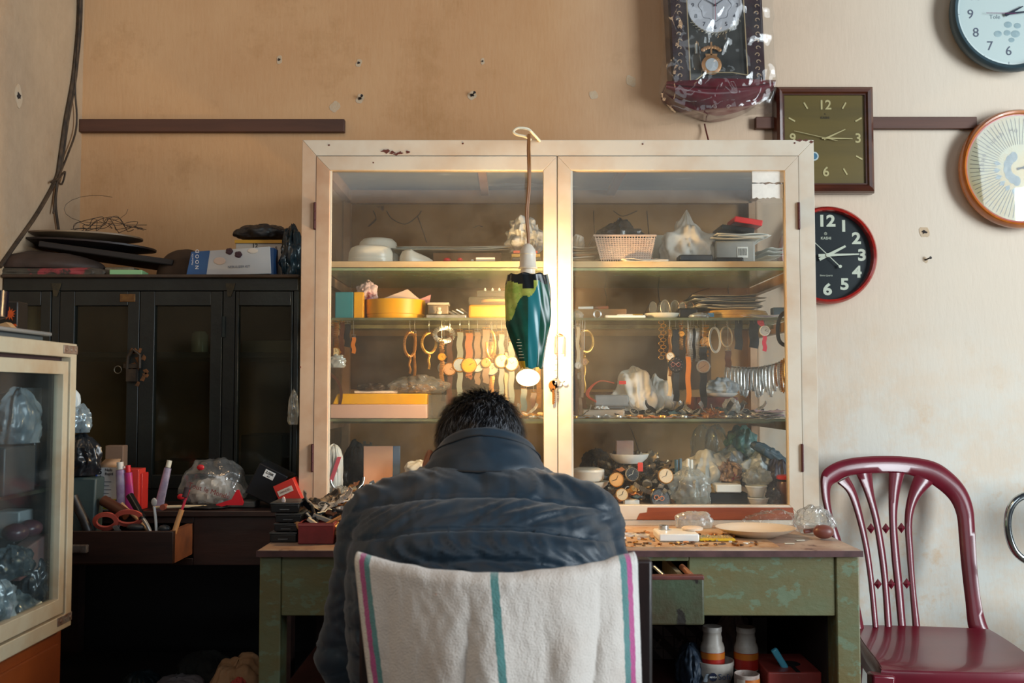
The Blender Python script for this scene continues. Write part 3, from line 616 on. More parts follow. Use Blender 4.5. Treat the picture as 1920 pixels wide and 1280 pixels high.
# things inside it
def cbx(nm, lab, cat, a, b_, ztop, zbot, y, dep, m, bev=.002): return O(nm, MB().box(X(a, y), X(b_, y), y, y+dep, zbot, ztop), m, lab, cat, bev=bev)
zi = Z(660, 2.6)
q = cbx('storage_tin', 'dim glass-lidded tray on the inner shelf behind the right cupboard glass', 'tray', 452, 545, zi+.035, zi, 2.68, .16, M((120, 112, 92), .35))
cbx('storage_box', 'dim dark box low behind the right cupboard glass', 'box', 452, 530, DKZ+.16, DKZ+.002, 2.72, .16, M((40, 36, 32), .5))
cbx('storage_box', 'long dim box low behind the middle cupboard glass', 'box', 290, 385, DKZ+.09, DKZ+.002, 2.70, .14, M((62, 54, 42), .5))
O('glass_jar', MB().lathe([(.022, 0), (.022, .05), (.015, .06)], (X(372, 2.7), 2.7, zi), 20), M((150, 146, 130), .2), 'small pale jar on the inner shelf behind the middle cupboard glass', 'jar')

# ================================================================ glazed case in the left foreground
GX = -.828; GZ0 = .640; GZ1 = 1.168; GY1 = 1.897; GY0 = .95; GXL = -1.24
gc = T('glass_case', 'cream framed glass showcase on an orange cabinet at the left edge', 'showcase', ((GX+GXL)/2, 1.42, GZ0))
CR2 = M((196, 186, 160), .45, c2=(172, 138, 100), ns=7, c3=(120, 74, 46), thr=.7, ns3=24, bump=.1, lo=.45, hi=.8)
w = .024
p('outer_frame', MB().ring([(GY0, GZ0), (GY1, GZ0), (GY1, GZ1), (GY0, GZ1)], [(GY0+.03, GZ0+.026), (GY1-w, GZ0+.026), (GY1-w, GZ1-.026), (GY0+.03, GZ1-.026)], .024, (GX, 0, 0), ex=(0, 1, 0)), CR2, gc, bev=.0015)
p('door_frame', MB().ring([(GY0+.035, GZ0+.030), (GY1-w-.006, GZ0+.030), (GY1-w-.006, GZ1-.034), (GY0+.035, GZ1-.034)], [(GY0+.07, GZ0+.058), (GY1-w-.026, GZ0+.058), (GY1-w-.026, GZ1-.058), (GY0+.07, GZ1-.058)], .018, (GX-.002, 0, 0), ex=(0, 1, 0)), CR2, gc, bev=.001)
p('door_gap', MB().ring([(GY0+.02, GZ0+.02), (GY1-w+.008, GZ0+.02), (GY1-w+.008, GZ1-.02), (GY0+.02, GZ1-.02)], [(GY0+.05, GZ0+.034), (GY1-w-.012, GZ0+.034), (GY1-w-.012, GZ1-.04), (GY0+.05, GZ1-.04)], .004, (GX-.018, 0, 0), ex=(0, 1, 0)), M((52, 34, 40), .7), gc)
p('glass_pane', MB().box(GX-.016, GX-.013, GY0+.06, GY1-w-.02, GZ0+.05, GZ1-.05), GLASS_CASE, gc, smooth=0)
p('top_board', MB().box(GXL, GX-.024, GY0, GY1, GZ1-.014, GZ1-.001), CR2, gc); p('bottom_board', MB().box(GXL, GX-.024, GY0, GY1, GZ0, GZ0+.014), M((120, 128, 128), .5), gc)
p('back_board', MB().box(GXL, GXL+.012, GY0, GY1, GZ0+.014, GZ1-.014), M((44, 52, 56), .6), gc); p('end_board', MB().box(GXL+.012, GX-.024, GY1-.012, GY1, GZ0+.014, GZ1-.014), M((52, 62, 66), .6), gc); p('end_board', MB().box(GXL+.012, GX-.024, GY0, GY0+.012, GZ0+.014, GZ1-.014), M((52, 62, 66), .6), gc)
GS = .90
p('glass_shelf', MB().box(GXL+.014, GX-.03, GY0+.014, GY1-.014, GS-.006, GS), GLASS_SHELF, gc, smooth=0)
for zc in (GZ1-.012, GZ0+.018):
    b = MB().prism([(-.034, -.008), (.024, -.008), (.024, .008), (-.034, .008)], .0016, (GX+.0016, GY1-.024, zc), ex=(0, 1, 0))
    for k in (-1.2, 0, 1): b.lathe([(.004, 0), (.003, .0015)], (GX+.0015, GY1-.026+k*.017, zc), 10, Matrix.Rotation(pi/2, 3, 'Y'))
    p('corner_plate', b, M((158, 148, 136), .45, .5, c2=(130, 96, 78), ns=70), gc, 'small screwed metal strap', bev=.0008)
oc = T('orange_cabinet', 'orange varnished wooden cabinet under the glass showcase', 'cabinet', (-1.05, 1.42, 0))
OR = M((150, 76, 34), .45, c2=(118, 58, 30), ns=5, c3=(176, 150, 122), thr=.73, ns3=30, bump=.1)
p('body', MB().box(GXL-.02, GX-.022, GY0, GY1+.01, .03, GZ0), OR, oc, bev=.003); p('side_panel', MB().ring([(GY0+.02, .05), (GY1-.01, .05), (GY1-.01, GZ0-.03), (GY0+.02, GZ0-.03)], [(GY0+.08, .1), (GY1-.06, .1), (GY1-.06, GZ0-.19), (GY0+.08, GZ0-.19)], .006, (GX-.018, 0, 0), ex=(0, 1, 0)), OR, oc, bev=.002)
p('dark_opening', MB().box(GX-.0225, GX-.0215, GY0+.08, GY1-.06, .1, GZ0-.19), BLACKM, oc)
for xx in (GXL, GX-.06):
    for yy in (GY0+.01, GY1-.04): p('foot', MB().box(xx, xx+.03, yy, yy+.03, 0, .03), OR, oc)
# contents of the showcase
def gthing(nm, lab, cat, mb, m, grp=None, **k): return O(nm, mb, m, lab, cat, grp, **k)
def GP(px, py, x): v = (640-py)/FP; return P(px, py, x/((px-960)/FP)*(cos(TILT)-v*sin(TILT)))
bz = GZ0+.015
def gbox(nm, lab, px0, px1, zb, zt, x, w_, m, rot=None):
    """box behind the side glass: px0..px1 is its span on the plane at x"""
    y0 = GP(px0, 900, x).y; y1 = min(GP(px1, 900, x).y, GY1-.016); mb = MB()
    if rot: mb.cbox((x-w_/2, (y0+y1)/2, (zb+zt)/2), (w_, y1-y0, zt-zb), Matrix.Rotation(rot, 3, 'X'))
    else: mb.box(x-w_, x, y0, y1, zb, zt)
    return O(nm, mb, m, lab, 'box', bev=.003)
def gbag(nm, lab, px, x, zb, r, m, seed, amp=.2, cat='bag', **k): q = GP(px, 900, x); return O(nm, blob((x-r[0]*.6, q.y, zb), r, seed, amp, **k), m, lab, cat, smooth=60)
gbox('storage_box', 'tall dark box standing on the shelf behind the pale bag in the showcase', 64, 112, GS+.001, GS+.105, -.885, .06, M((40, 48, 54), .4)); gbox('storage_box', 'white box on the tall dark box inside the showcase', 74, 108, GS+.107, GS+.185, -.885, .05, M((176, 184, 186), .5))
gbag('plastic_bag', 'pale crumpled bag high inside the showcase', 52, -.862, GS+.085, (.032, .055, .062), M((128, 140, 146), .3, c2=(70, 84, 92), ns=16), 3, .16); gbox('storage_box', 'dark box under the pale bag on the showcase shelf', 8, 66, GS+.001, GS+.083, -.855, .06, M((44, 48, 52), .4))
gbox('storage_box', 'long dark box at the back of the showcase floor', 30, 108, bz, bz+.155, -.905, .05, M((40, 44, 50), .45)); gbox('storage_box', 'white carton on top of the long dark box in the showcase', 38, 88, bz+.157, bz+.205, -.895, .05, M((150, 158, 160), .5))
gbag('plastic_bag', 'clear bag lowest in the showcase beside the wooden stick', 62, -.862, bz, (.034, .06, .042), M((120, 136, 142), .14, c2=(54, 70, 78), ns=22, spec=.9), 11, .24)
gbag('plastic_bag', 'glossy silver bag in front of the lowest bag in the showcase', 12, -.857, bz+.035, (.030, .055, .048), M((176, 188, 194), .1, c2=(60, 76, 86), ns=24, spec=1.), 15, .28)
gbag('plastic_bag', 'folded clear bag resting above the silver bag in the showcase', 42, -.862, bz+.098, (.03, .06, .034), M((80, 96, 104), .12, c2=(40, 52, 60), ns=26, spec=.9), 19, .22); gbag('plastic_bag', 'dark blue-grey wrap between the bags in the showcase', 84, -.862, bz+.04, (.03, .04, .05), M((48, 62, 70), .2, c2=(30, 40, 48), ns=20, spec=.8), 23, .22)
for k_, (a_, lb_) in enumerate(((40, 'dark red round case nearer the camera in the showcase'), (66, 'dark red round case nearer the back of the showcase'))): q = GP(a_, 975, -.865); gthing('round_case', lb_, 'case', MB().ell((q.x-.01, q.y, bz+.175), (.022, .026, .016)), M((74, 42, 54), .3))
q0 = GP(3, 1172, -.860); q1 = GP(70, 1140, -.860); q0.z = q1.z = bz+.007; mb = MB(); beam(mb, (q0.x, q0.y, q0.z), (q1.x, q1.y, q1.z), .013, .012); gthing('wooden_stick', 'pale square stick lying along the showcase floor behind the glass', 'stick', mb, M((206, 206, 190), .5), bev=.001)
gbox('storage_box', 'grey open carton with a reddish end in the showcase', 40, 96, bz+.10, bz+.15, -.862, .03, M((110, 108, 108), .5, c2=(130, 84, 80), ns=14), .18)
# on top of the showcase
def gy(px): return -(GX-.01)/((960-px)/FP)
gthing('flat_case', 'flat grey metal case on top of the showcase', 'case', MB().box(-1.2, -.875, 1.35, 1.86, GZ1+.001, GZ1+.013), M((92, 104, 110), .3, .4), bev=.003)
gthing('flat_case', 'silver lid lying on the flat grey case over the showcase', 'lid', MB().box(-1.2, -.865, 1.32, 1.875, GZ1+.0135, GZ1+.021), M((180, 184, 184), .25, .5), bev=.003)
mb_ = T('matchbox', 'black box with orange maple leaves standing on the silver lid', 'box', (-.97, 1.80, GZ1+.0215))
b0 = MB().box(-1.12, -.895, 1.80, 1.84, GZ1+.0215, GZ1+.073); p('box_body', b0, M((18, 17, 18), .4), mb_, bev=.002)
lf = MB()
for cx_, s in ((-.945, .016), (-.908, .012), (-.985, .014)):
    pts = []
    for k in range(22): a = 2*pi*k/22; rr = s*(1 if k % 2 == 0 else .42)*(1 if k % 4 else .8); pts.append((rr*cos(a), rr*sin(a)*1.1))
    lf.prism(pts, .0004, (cx_, 1.7994, GZ1+.050))
lf.prism([(-.06, .002), (.0, -.001), (.062, .003), (.06, .007), (0, .004), (-.06, .006)], .0004, (-.957, 1.7994, GZ1+.025)); p('leaf_print', lf, M((214, 96, 30), .5, c2=(190, 64, 24), ns=60), mb_)
gthing('black_cup', 'dark cup with a white foot at the left edge on the silver lid', 'cup', MB().lathe([(.02, 0), (.012, .008), (.034, .016), (.036, .06), (.03, .06), (.028, .02)], (-.90, 1.70, GZ1+.0215), 28), M((26, 22, 34), .2))
gthing('wood_piece', 'small tan wedge beside the maple leaf box', 'wood piece', MB().prism([(0, 0), (.035, 0), (.022, .012), (.008, .008)], .02, (-.925, 1.775, GZ1+.0215)), M((190, 152, 108), .6))
# ================================================================ the watch repairer
XM = -.0485
def lerp(a, b, t): return a+(b-a)*t
SEC = [(.44, 1.66, .185, .13, 2.3), (.52, 1.65, .20, .145, 2.4), (.62, 1.635, .208, .148, 2.5), (.72, 1.63, .216, .150, 2.5), (.79, 1.635, .216, .148, 2.5), (.845, 1.65, .210, .142, 2.4), (.885, 1.675, .192, .126, 2.3), (.913, 1.70, .158, .106, 2.2), (.933, 1.72, .122, .090, 2.1), (.950, 1.735, .094, .080, 2.0), (.966, 1.748, .076, .068, 2)]
jb = MB()
def tors(u, v):
    f = v*(len(SEC)-1); i = min(int(f), len(SEC)-2); t_ = f-i; a = SEC[i]; b = SEC[i+1]
    z, cy, rx, ry, e = [lerp(a[k], b[k], t_) for k in range(5)]; an = 2*pi*u; c_, s_ = cos(an), sin(an)
    return V((XM+rx*math.copysign(abs(c_)**(2/e), c_), cy+ry*math.copysign(abs(s_)**(2/e), s_), z))
jb.grid(tors, 64, 60, closeu=True); n0 = 64
jb.f += [tuple(reversed(range(64))), tuple(range(60*64, 61*64))]; jb.m += [0, 0]
for s in (-1, 1):
    sh_ = V((XM+s*.170, 1.685, .852)); el = V((XM+s*.222, 1.72, .635)); wr = V((XM+s*.135, 2.04, .815))
    if s > 0: sh_.x -= .005; el = V((XM+.205, 1.75, .655))
    capsule(jb, V((XM+s*.10, 1.69, .872)), sh_, .072, .071); capsule(jb, sh_, el, .070, .056); capsule(jb, el, wr, .055, .040)
    jb.ell(el+V((s*.006, -.004, .0)), (.056, .058, .060))
jk, jn = remesh('j', jb, .0055, 12, .7)
man = T('person', 'grey-haired person in a dark blue quilted jacket bent over the work table', 'person', (XM, 1.65, .0))
# quilting: channels of stitching that droop towards the arms, small puckers along the seams
cy_of = lambda z: 1.65
SQ = .043; Q0 = Z(880, 1.60)
out = []
for q, n_ in zip(jk.v, jn):
    dx = q.x-XM; qq = q.z+.64*dx*dx
    ph = (qq-Q0)/SQ; 
    w = (.3-abs(NZ.noise(V((q.x*30+1.6*sin(ph*2.1), q.y*12, ph*.45)))))*.0130+NZ.noise(V((q.x*12, q.y*6, q.z*5+4)))*.0030+(.3-abs(NZ.noise(V((q.x*58+q.z*10, 3, q.z*8)))))*.0030
    if ph < .0:
        f = ph-math.floor(ph); puff = (abs(sin(pi*f)))**.55; amp = .0050*puff+w*(.25+.9*puff)
        k = -.0035*math.exp(-((min(f, 1-f))/.035)**2)
        d_ = (amp+k)*(1-.5*min(1, max(0, (abs(dx)-.16)/.06)))
    elif ph < .86: d_ = .004+.0016*sin(ph*3)+w*.6
    else: d_ = w*.6+.003
    out.append(q+n_*d_)
jk.v = out
JACK = M((17, 43, 60), .42, c2=(13, 36, 52), ns=60, bump=.12, bs=900, sheen=.25, spec=.45)
jo = p('jacket', jk, JACK, man, 'dark blue quilted jacket', smooth=0)
for q in jo.data.polygons: q.use_smooth = True
# armhole seams
for s in (-1, 1):
    sm = MB(); 
# stand-up collar with a soft roll
def collar(u, v):
    a = 2*pi*u; back = cos(a)      # +1 at the nape
    rx = lerp(.104, .091, v); ry = lerp(.098, .080, v)
    cyy = lerp(1.738, 1.772, v)
    zt_ = .958+.060*back; zb_ = .930+.016*back
    z = lerp(zb_, zt_, v)
    rr = 1+.055*sin(pi*min(1, v*1.05))+.012*sin(a*9+v*3)*v
    q = V((XM+.002+rx*rr*sin(a), cyy-ry*rr*cos(a), z))
    return q+V((0, 0, .004*NZ.noise(V((a*1.5, v*4, 2)))))
cb_ = MB().grid(collar, 96, 18, closeu=True)
inner = MB().grid(lambda u, v: (lambda q: V((XM+(q.x-XM)*.90, 1.772+(q.y-1.772)*.88, q.z-.002)))(collar(u, 1-v*.75)), 96, 8, closeu=True)
k0 = len(cb_.v); cb_.add(inner.v, inner.f)
cb_.f += [(18*96+i, 18*96+(i+1) % 96, k0+(i+1) % 96, k0+i) for i in range(96)]; cb_.m += [0]*96
ws = []
for i, q in enumerate(cb_.v): 
    w = .0030*NZ.noise(V((q.x*22, q.y*22, q.z*42)))
    c_ = V((XM, 1.765, q.z)); ws.append(q+(q-c_).normalized()*w)
cb_.v = ws
p('collar', cb_, JACK, man, smooth=80)
pip = MB().tube([collar(i/96, .80)+(collar(i/96, .80)-V((XM, 1.77, .97))).normalized()*.0006 for i in range(96)], .0016, 6, closed=True)
pip.tube([collar(i/96, .02)+V((0, -.002, 0)) for i in range(96)], .0024, 6, closed=True)
p('collar_seam', pip, M((20, 28, 36), .5), man)
# head, neck and ears in one skin
HM = Matrix.Translation(V((XM-.012, 1.862, .955))) @ Matrix.Rotation(R(-46), 4, 'X') @ Matrix.Rotation(R(3), 4, 'Y')
hb = MB(); hb.ell((0, -.012, .022), (.076, .094, .082), 28, 18); hb.ell((0, .030, -.036), (.060, .062, .070), 24, 14)
hb.ell((0, .055, -.082), (.036, .034, .028)); capsule(hb, (0, .096, .000), (0, .110, -.028), .010, .014); hb.ell((0, .070, .014), (.060, .026, .024))
hb.ell((0, .090, -.056), (.026, .014, .010)); hb.ell((0, .093, -.047), (.022, .010, .006))
for s in (-1, 1):
    hb.ell((s*.034, .072, -.024), (.024, .022, .020)); hb.ell((s*.0135, .106, -.030), (.008, .009, .008))
    e = MB().ell((0, 0, 0), (.010, .021, .032), 18, 12); e.tube([(s*.006, .019*cos(2*pi*j/16), .031*sin(2*pi*j/16)) for j in range(16)], .0048, 8, closed=True)
    hb.add([Matrix.Translation(V((s*.091, .004, -.022))) @ Matrix.Rotation(s*R(-22), 4, 'Z') @ q for q in e.v], e.f)
hb.xf(HM); capsule(hb, (XM-.006, 1.812, .945), (XM, 1.768, .86), .054, .058); hd, _ = remesh('h', hb, .0032, 4, .5)
SKIN = M((168, 112, 84), .5, c2=(150, 92, 68), ns=18, bump=.05, bs=200)
p('head', hd, SKIN, man, smooth=0).data.polygons.foreach_set('use_smooth', [True]*len(man.children[-1].data.polygons))
fe = MB()
for s in (-1, 1): fe.ell((s*.031, .089, -.018), (.0125, .0085, .0085))
fe.xf(HM); eye = p('eye', fe, M((214, 206, 198), .2), man)
fe = MB()
for s in (-1, 1): fe.ell((s*.031, .0955, -.020), (.0055, .0035, .0055)); 
fe.xf(HM); p('iris', fe, M((30, 20, 14), .15), eye)
fe = MB(); 
for s in (-1, 1): fe.tube([(s*.048, .084, .006), (s*.034, .094, .011), (s*.018, .094, .008)], .0034, 8)
fe.xf(HM); p('eyebrow', fe, M((44, 42, 42), .8), man)
fe = MB(); fe.tube([(-.022, .096, -.052), (-.008, .1045, -.0505), (.008, .1045, -.0505), (.022, .096, -.052)], .0022, 8); fe.xf(HM); p('mouth', fe, M((120, 62, 54), .5), man)
gl = MB()
for s in (-1, 1):
    gl.tube([(s*.032+.022*cos(2*pi*j/24), .110, -.018+.016*sin(2*pi*j/24)) for j in range(24)], .0012, 6, closed=True)
    gl.tube([(s*.054, .110, -.014), (s*.082, .070, -.010), (s*.090, .004, -.008), (s*.088, -.012, -.018)], .0014, 6)
gl.tube([(-.010, .110, -.016), (0, .112, -.012), (.010, .110, -.016)], .0012, 6); gl.xf(HM); p('eyeglasses', gl, M((150, 140, 120), .25, .9), man, 'thin metal eyeglasses')
# hair: a close cap plus thousands of short strands
def hairline(d): # d local unit dir; True where hair grows
    if d.y > .55 and d.z < .55: return False
    if d.y > .2 and d.z < .18: return False
    if d.z < -.80: return False
    if abs(d.x) > .8 and -.75 < d.z < -.02 and -.25 < d.y: return False
    return True
CC = V((0, -.012, .022)); RR = V((.0795, .0975, .0855))
cap = MB(); nu, nv = 72, 44; 
cap.grid(lambda u, v: V((CC.x+RR.x*cos(2*pi*u)*sin(pi*v), CC.y+RR.y*sin(2*pi*u)*sin(pi*v), CC.z-RR.z*cos(pi*v)-(.012 if v < .3 else 0)*(1-v/.3))), nu, nv, closeu=True)
nf = []
for f in cap.f:
    c_ = sum((cap.v[i] for i in f), V())/len(f)-CC; d = V((c_.x/RR.x, c_.y/RR.y, c_.z/RR.z)).normalized()
    if hairline(d): nf.append(f)
cap.f = nf; cap.m = [0]*len(nf); cap.v = [q*1.0 for q in cap.v]; cap.xf(HM)
ho = p('hair', cap, M((15, 15, 17), .6, c2=(24, 24, 27), ns=90), man, 'short black hair going grey', smooth=0)
rnd = random.Random(7); sb = MB(); 
for i in range(15000):
    while True:
        d = V((rnd.gauss(0, 1), rnd.gauss(0, 1), rnd.gauss(0, 1)))
        if d.length < 1e-3: continue
        d.normalize()
        if hairline(d): break
    root = CC+V((d.x*RR.x, d.y*RR.y, d.z*RR.z))
    n_ = V((d.x/RR.x, d.y/RR.y, d.z/RR.z)).normalized()
    whorl = V((.012, -.055, .09)); fl = (root-whorl-CC); fl = (fl-n_*fl.dot(n_)); fl = fl.normalized() if fl.length > 1e-4 else V((0, 0, -1))
    sw = n_.cross(fl)
    top = max(0, d.z*.6-d.y*.35+.1); Lh = rnd.uniform(.010, .020)*(1+1.1*top); lift = rnd.uniform(.22, .55)+.75*top*rnd.random()
    side = rnd.gauss(0, .28)
    p0 = root; p1 = root+(fl+n_*lift+sw*side).normalized()*Lh*.55; p2 = p1+(fl*1.2+n_*lift*.25+sw*side*1.5).normalized()*Lh*.5
    wv = sw.cross(V((0, 0, 0))) if False else sw; wd = .00045
    o0 = len(sb.v); sb.v += [p0-wv*wd, p0+wv*wd, p1-wv*wd*.8, p1+wv*wd*.8, p2]; sb.f += [(o0, o0+1, o0+3, o0+2), (o0+2, o0+3, o0+4)]
    grey = rnd.random() < (.10+.30*max(0, abs(d.x)-.35)+.22*max(0, d.x)+(.10 if d.z < -.1 else 0)+.22*max(0, d.z-.1)); mi = 1 if grey else 0; sb.m += [mi, mi]
sb.xf(HM); p('strands', sb, [M((14, 14, 17), .4, spec=.5), M((120, 124, 132), .4, spec=.6)], ho, smooth=0, kind='stuff')
# hands at work on the table
def hand(s):
    hb = MB(); w = V((XM+s*.135, 2.04, .815)); fw = V((-s*.42, .88, -.12)).normalized(); up = V((0, 0, 1)); up = (up-fw*up.dot(fw)).normalized(); rt = fw.cross(up)
    A = lambda a, b, c_: w+fw*a+rt*b+up*c_
    capsule(hb, A(-.02, 0, 0), A(.02, 0, 0), .026, .027); 
    e = MB().ell((0, 0, 0), (.038, .046, .016)); Mx = Matrix((rt, fw, up)).transposed().to_4x4(); hb.add([A(.055, 0, 0)+(Mx @ q) for q in e.v], e.f)
    for k, (b0, l) in enumerate(((-.029, .068), (-.010, .077), (.010, .072), (.028, .056))):
        b1 = b0*1.15; a0 = A(.088-.004*abs(k-1), b0, .003); a1 = a0+(fw*.8-up*.35+rt*(b1-b0)).normalized()*l*.45; a2 = a1+(fw*.45-up*.85).normalized()*l*.32; a3 = a2+(fw*.0-up*.6-fw*.3).normalized()*l*.23
        capsule(hb, a0-fw*.02, a1, .0095, .0088, 12); capsule(hb, a1, a2, .0088, .0080, 12); capsule(hb, a2, a3, .0080, .0068, 12)
    q = -s
    t0 = A(.02, s*-.03*1, -.004); t1 = t0+(fw*.6-rt*s*.6-up*.2).normalized()*.038; t2 = t1+(fw*.85-up*.35-rt*s*.1).normalized()*.030; t3 = t2+(fw*.8-up*.5+rt*s*.2).normalized()*.022
    capsule(hb, t0, t1, .014, .011, 12); capsule(hb, t1, t2, .011, .0095, 12); capsule(hb, t2, t3, .0095, .0075, 12)
    o, _ = remesh('hh', hb, .0024, 3, .5); return o
for s in (-1, 1):
    h = p('hand', hand(s), SKIN, man, 'right hand' if s > 0 else 'left hand', smooth=0); h.data.polygons.foreach_set('use_smooth', [True]*len(h.data.polygons))
tb = MB()
for s in (-1, 1):
    capsule(tb, (XM+s*.09, 1.66, .50), (XM+s*.12, 2.03, .50), .088, .066); capsule(tb, (XM+s*.12, 2.03, .50), (XM+s*.12, 1.98, .09), .062, .046)
tb.ell((XM, 1.64, .50), (.19, .13, .085)); tr_, _ = remesh('tr', tb, .011, 8, .6)
tr_.v = [q if q.z > .413 or q.y > 1.78 else V((q.x, q.y, max(q.z, .413))) for q in tr_.v]
p('trousers', tr_, M((34, 36, 42), .8), man, 'dark trousers', smooth=80)
sb = MB()
for s in (-1, 1): sb.ell((XM+s*.12, 2.02, .035), (.045, .125, .045))
sb.v = [V((q.x, q.y, max(0.002, q.z))) for q in sb.v]; p('shoe', sb, BLACKP, man)

# ================================================================ his wooden chair and the towel on it
YK = 1.385
wc = T('wooden_chair', 'dark wooden chair the person sits on, its back under the towel', 'chair', (-.01, 1.55, 0))
CW = M((44, 26, 24), .45, c2=(26, 20, 20), ns=16, stretch=(1, 1, .25), c3=(70, 62, 54), thr=.72, ns3=30, bump=.25, coat=.15)
pxr = X(1223, YK, .85); pxl = -.210; zt_ = Z(1049, YK)
for xx in (pxl, pxr-.032):
    mb = MB(); mb.sweep([(xx+.016, YK+.095, 0), (xx+.016, YK+.085, .42), (xx+.016, YK+.02, .66), (xx+.016, YK+.012, zt_)], [(-.016, -.013), (.016, -.013), (.016, .013), (-.016, .013)], up=(0, 1, 0)); p('back_post', mb, CW, wc, bev=.004)
for xx in (pxl+.01, pxr-.042): p('leg', MB().box(xx, xx+.034, 1.80, 1.834, 0, .40), CW, wc, bev=.003)
p('seat', MB().box(pxl-.01, pxr+.01, YK+.07, 1.85, .39, .41), CW, wc, bev=.005)
def brail(u): return V((lerp(pxl+.03, pxr-.03, u), YK+.014-.055*sin(pi*u), 0))
for z, h in ((zt_-.045, .06), (zt_-.20, .04), (.55, .04)):
    q = [brail(i/16)+V((0, .0, z)) for i in range(17)]; p('back_rail', MB().ribbon(q, h, .014, up=(0, 1, 0)), CW, wc)
for k in range(4): u = .2+.2*k; q = brail(u); p('back_slat', MB().box(q.x-.012, q.x+.012, q.y-.004, q.y+.004, .53, zt_-.05), CW, wc)
for a, b_ in (((pxl+.016, YK+.09, .2), (pxl+.027, 1.81, .2)), ((pxr-.016, YK+.09, .2), (pxr-.027, 1.81, .2)), ((pxl+.02, 1.815, .25), (pxr-.02, 1.815, .25))):
    mb = MB(); beam(mb, a, b_, .016, .024); p('stretcher', mb, CW, wc)
p('front_rail', MB().box(pxl, pxr, 1.81, 1.83, .33, .39), CW, wc)
YT2 = YK-.025
def towel(u, v):
    # v: 0 bottom of the camera side, .80 top edge, 1 behind the back rest
    ue = u-.5
    ztop = lerp(Z(1046, YK), Z(1068, YK), 1-(2*ue)**2)+.002
    dep = -.075*(1-(2*ue)**2)
    tl = X(672, YK, .85); tr2 = X(1189, YK, .85); bl_ = X(712, YK, .62); br_ = X(1199, YK, .62)
    if v < .80:
        t_ = v/.80; z = lerp(.36, ztop-.004, t_); y = YT2+dep
    elif v < .88:
        t_ = (v-.80)/.08; a = pi*t_; y = YT2+dep+.018*(1-cos(a)); z = ztop-.004+.010*sin(a)
    else:
        t_ = (v-.88)/.12; y = YT2+dep+.036; z = lerp(ztop-.004, ztop-.16, t_)
    g = (ztop-z)/(ztop-.62); l = lerp(tl, bl_, g); r = lerp(tr2, br_, g); x = lerp(l, r, u)
    hang = min(1, max(0, (ztop-z)/.10)); 
    fold = .0085*sin(u*13+1.2+.8*g)*hang+.005*sin(u*29+g*3)*hang*(.4+.6*u)+.003*NZ.noise(V((x*24, z*9, 1)))+.0015*NZ.noise(V((x*90, z*60, 4)))
    return V((x, y-abs(fold) if v < .88 else y, z+.002*NZ.noise(V((x*40, v*3, 7)))))
tw = MB().grid(towel, 150, 110, uv=True)
tm = bpy.data.materials.new('towel_cloth'); tm.use_nodes = True; N = tm.node_tree.nodes; K = tm.node_tree.links; b = N['Principled BSDF']; b.inputs['Roughness'].default_value = .95; b.inputs['Sheen Weight'].default_value = .5; b.inputs['Specular IOR Level'].default_value = .1
uvn = N.new('ShaderNodeUVMap'); sx = N.new('ShaderNodeSeparateXYZ'); K.new(uvn.outputs[0], sx.inputs[0])
nzz = N.new('ShaderNodeTexNoise'); nzz.inputs['Scale'].default_value = 70; K.new(uvn.outputs[0], nzz.inputs['Vector'])
ma = N.new('ShaderNodeMath'); ma.operation = 'MULTIPLY_ADD'; ma.inputs[1].default_value = .008; ma.inputs[2].default_value = -.004; K.new(nzz.outputs[0], ma.inputs[0])
ad = N.new('ShaderNodeMath'); ad.operation = 'ADD'; K.new(sx.outputs[0], ad.inputs[0]); K.new(ma.outputs[0], ad.inputs[1])
cr = N.new('ShaderNodeValToRGB'); cr.color_ramp.interpolation = 'CONSTANT'; e = cr.color_ramp.elements
stops = [(0, (226, 216, 202)), (.016, (186, 84, 138)), (.036, (98, 146, 144)), (.058, (222, 214, 206)), (.484, (88, 138, 136)), (.508, (222, 214, 206)), (.932, (92, 140, 140)), (.955, (190, 90, 146)), (.976, (226, 222, 218))]
e[0].position = 0; e[0].color = lin(stops[0][1]); e[1].position = stops[1][0]; e[1].color = lin(stops[1][1])
for po, co in stops[2:]: x_ = e.new(po); x_.color = lin(co)
K.new(ad.outputs[0], cr.inputs[0])
n2 = N.new('ShaderNodeTexNoise'); n2.inputs['Scale'].default_value = 5; n2.inputs['Detail'].default_value = 4; K.new(uvn.outputs[0], n2.inputs['Vector'])
rg = N.new('ShaderNodeMapRange'); rg.inputs[1].default_value = .5; rg.inputs[2].default_value = .75; rg.inputs[4].default_value = .35; K.new(n2.outputs[0], rg.inputs[0])
mx = N.new('ShaderNodeMix'); mx.data_type = 'RGBA'; mx.blend_type = 'MULTIPLY'; K.new(rg.outputs[0], mx.inputs[0]); K.new(cr.outputs[0], mx.inputs[6]); mx.inputs[7].default_value = lin((206, 184, 166)); K.new(mx.outputs[2], b.inputs['Base Color'])
tc = N.new('ShaderNodeTexCoord'); n3_ = N.new('ShaderNodeTexNoise'); n3_.inputs['Scale'].default_value = 420; n3_.inputs['Detail'].default_value = 3; K.new(tc.outputs['Object'], n3_.inputs['Vector'])
bp = N.new('ShaderNodeBump'); bp.inputs['Strength'].default_value = .7; bp.inputs['Distance'].default_value = .003; K.new(n3_.outputs[0], bp.inputs['Height']); K.new(bp.outputs[0], b.inputs['Normal'])
O('towel', tw, tm, 'white terry towel with pink and teal stripes draped over the chair back', 'towel', solid=.005, smooth=0)
to = bpy.data.objects['towel']; to.data.polygons.foreach_set('use_smooth', [True]*len(to.data.polygons))

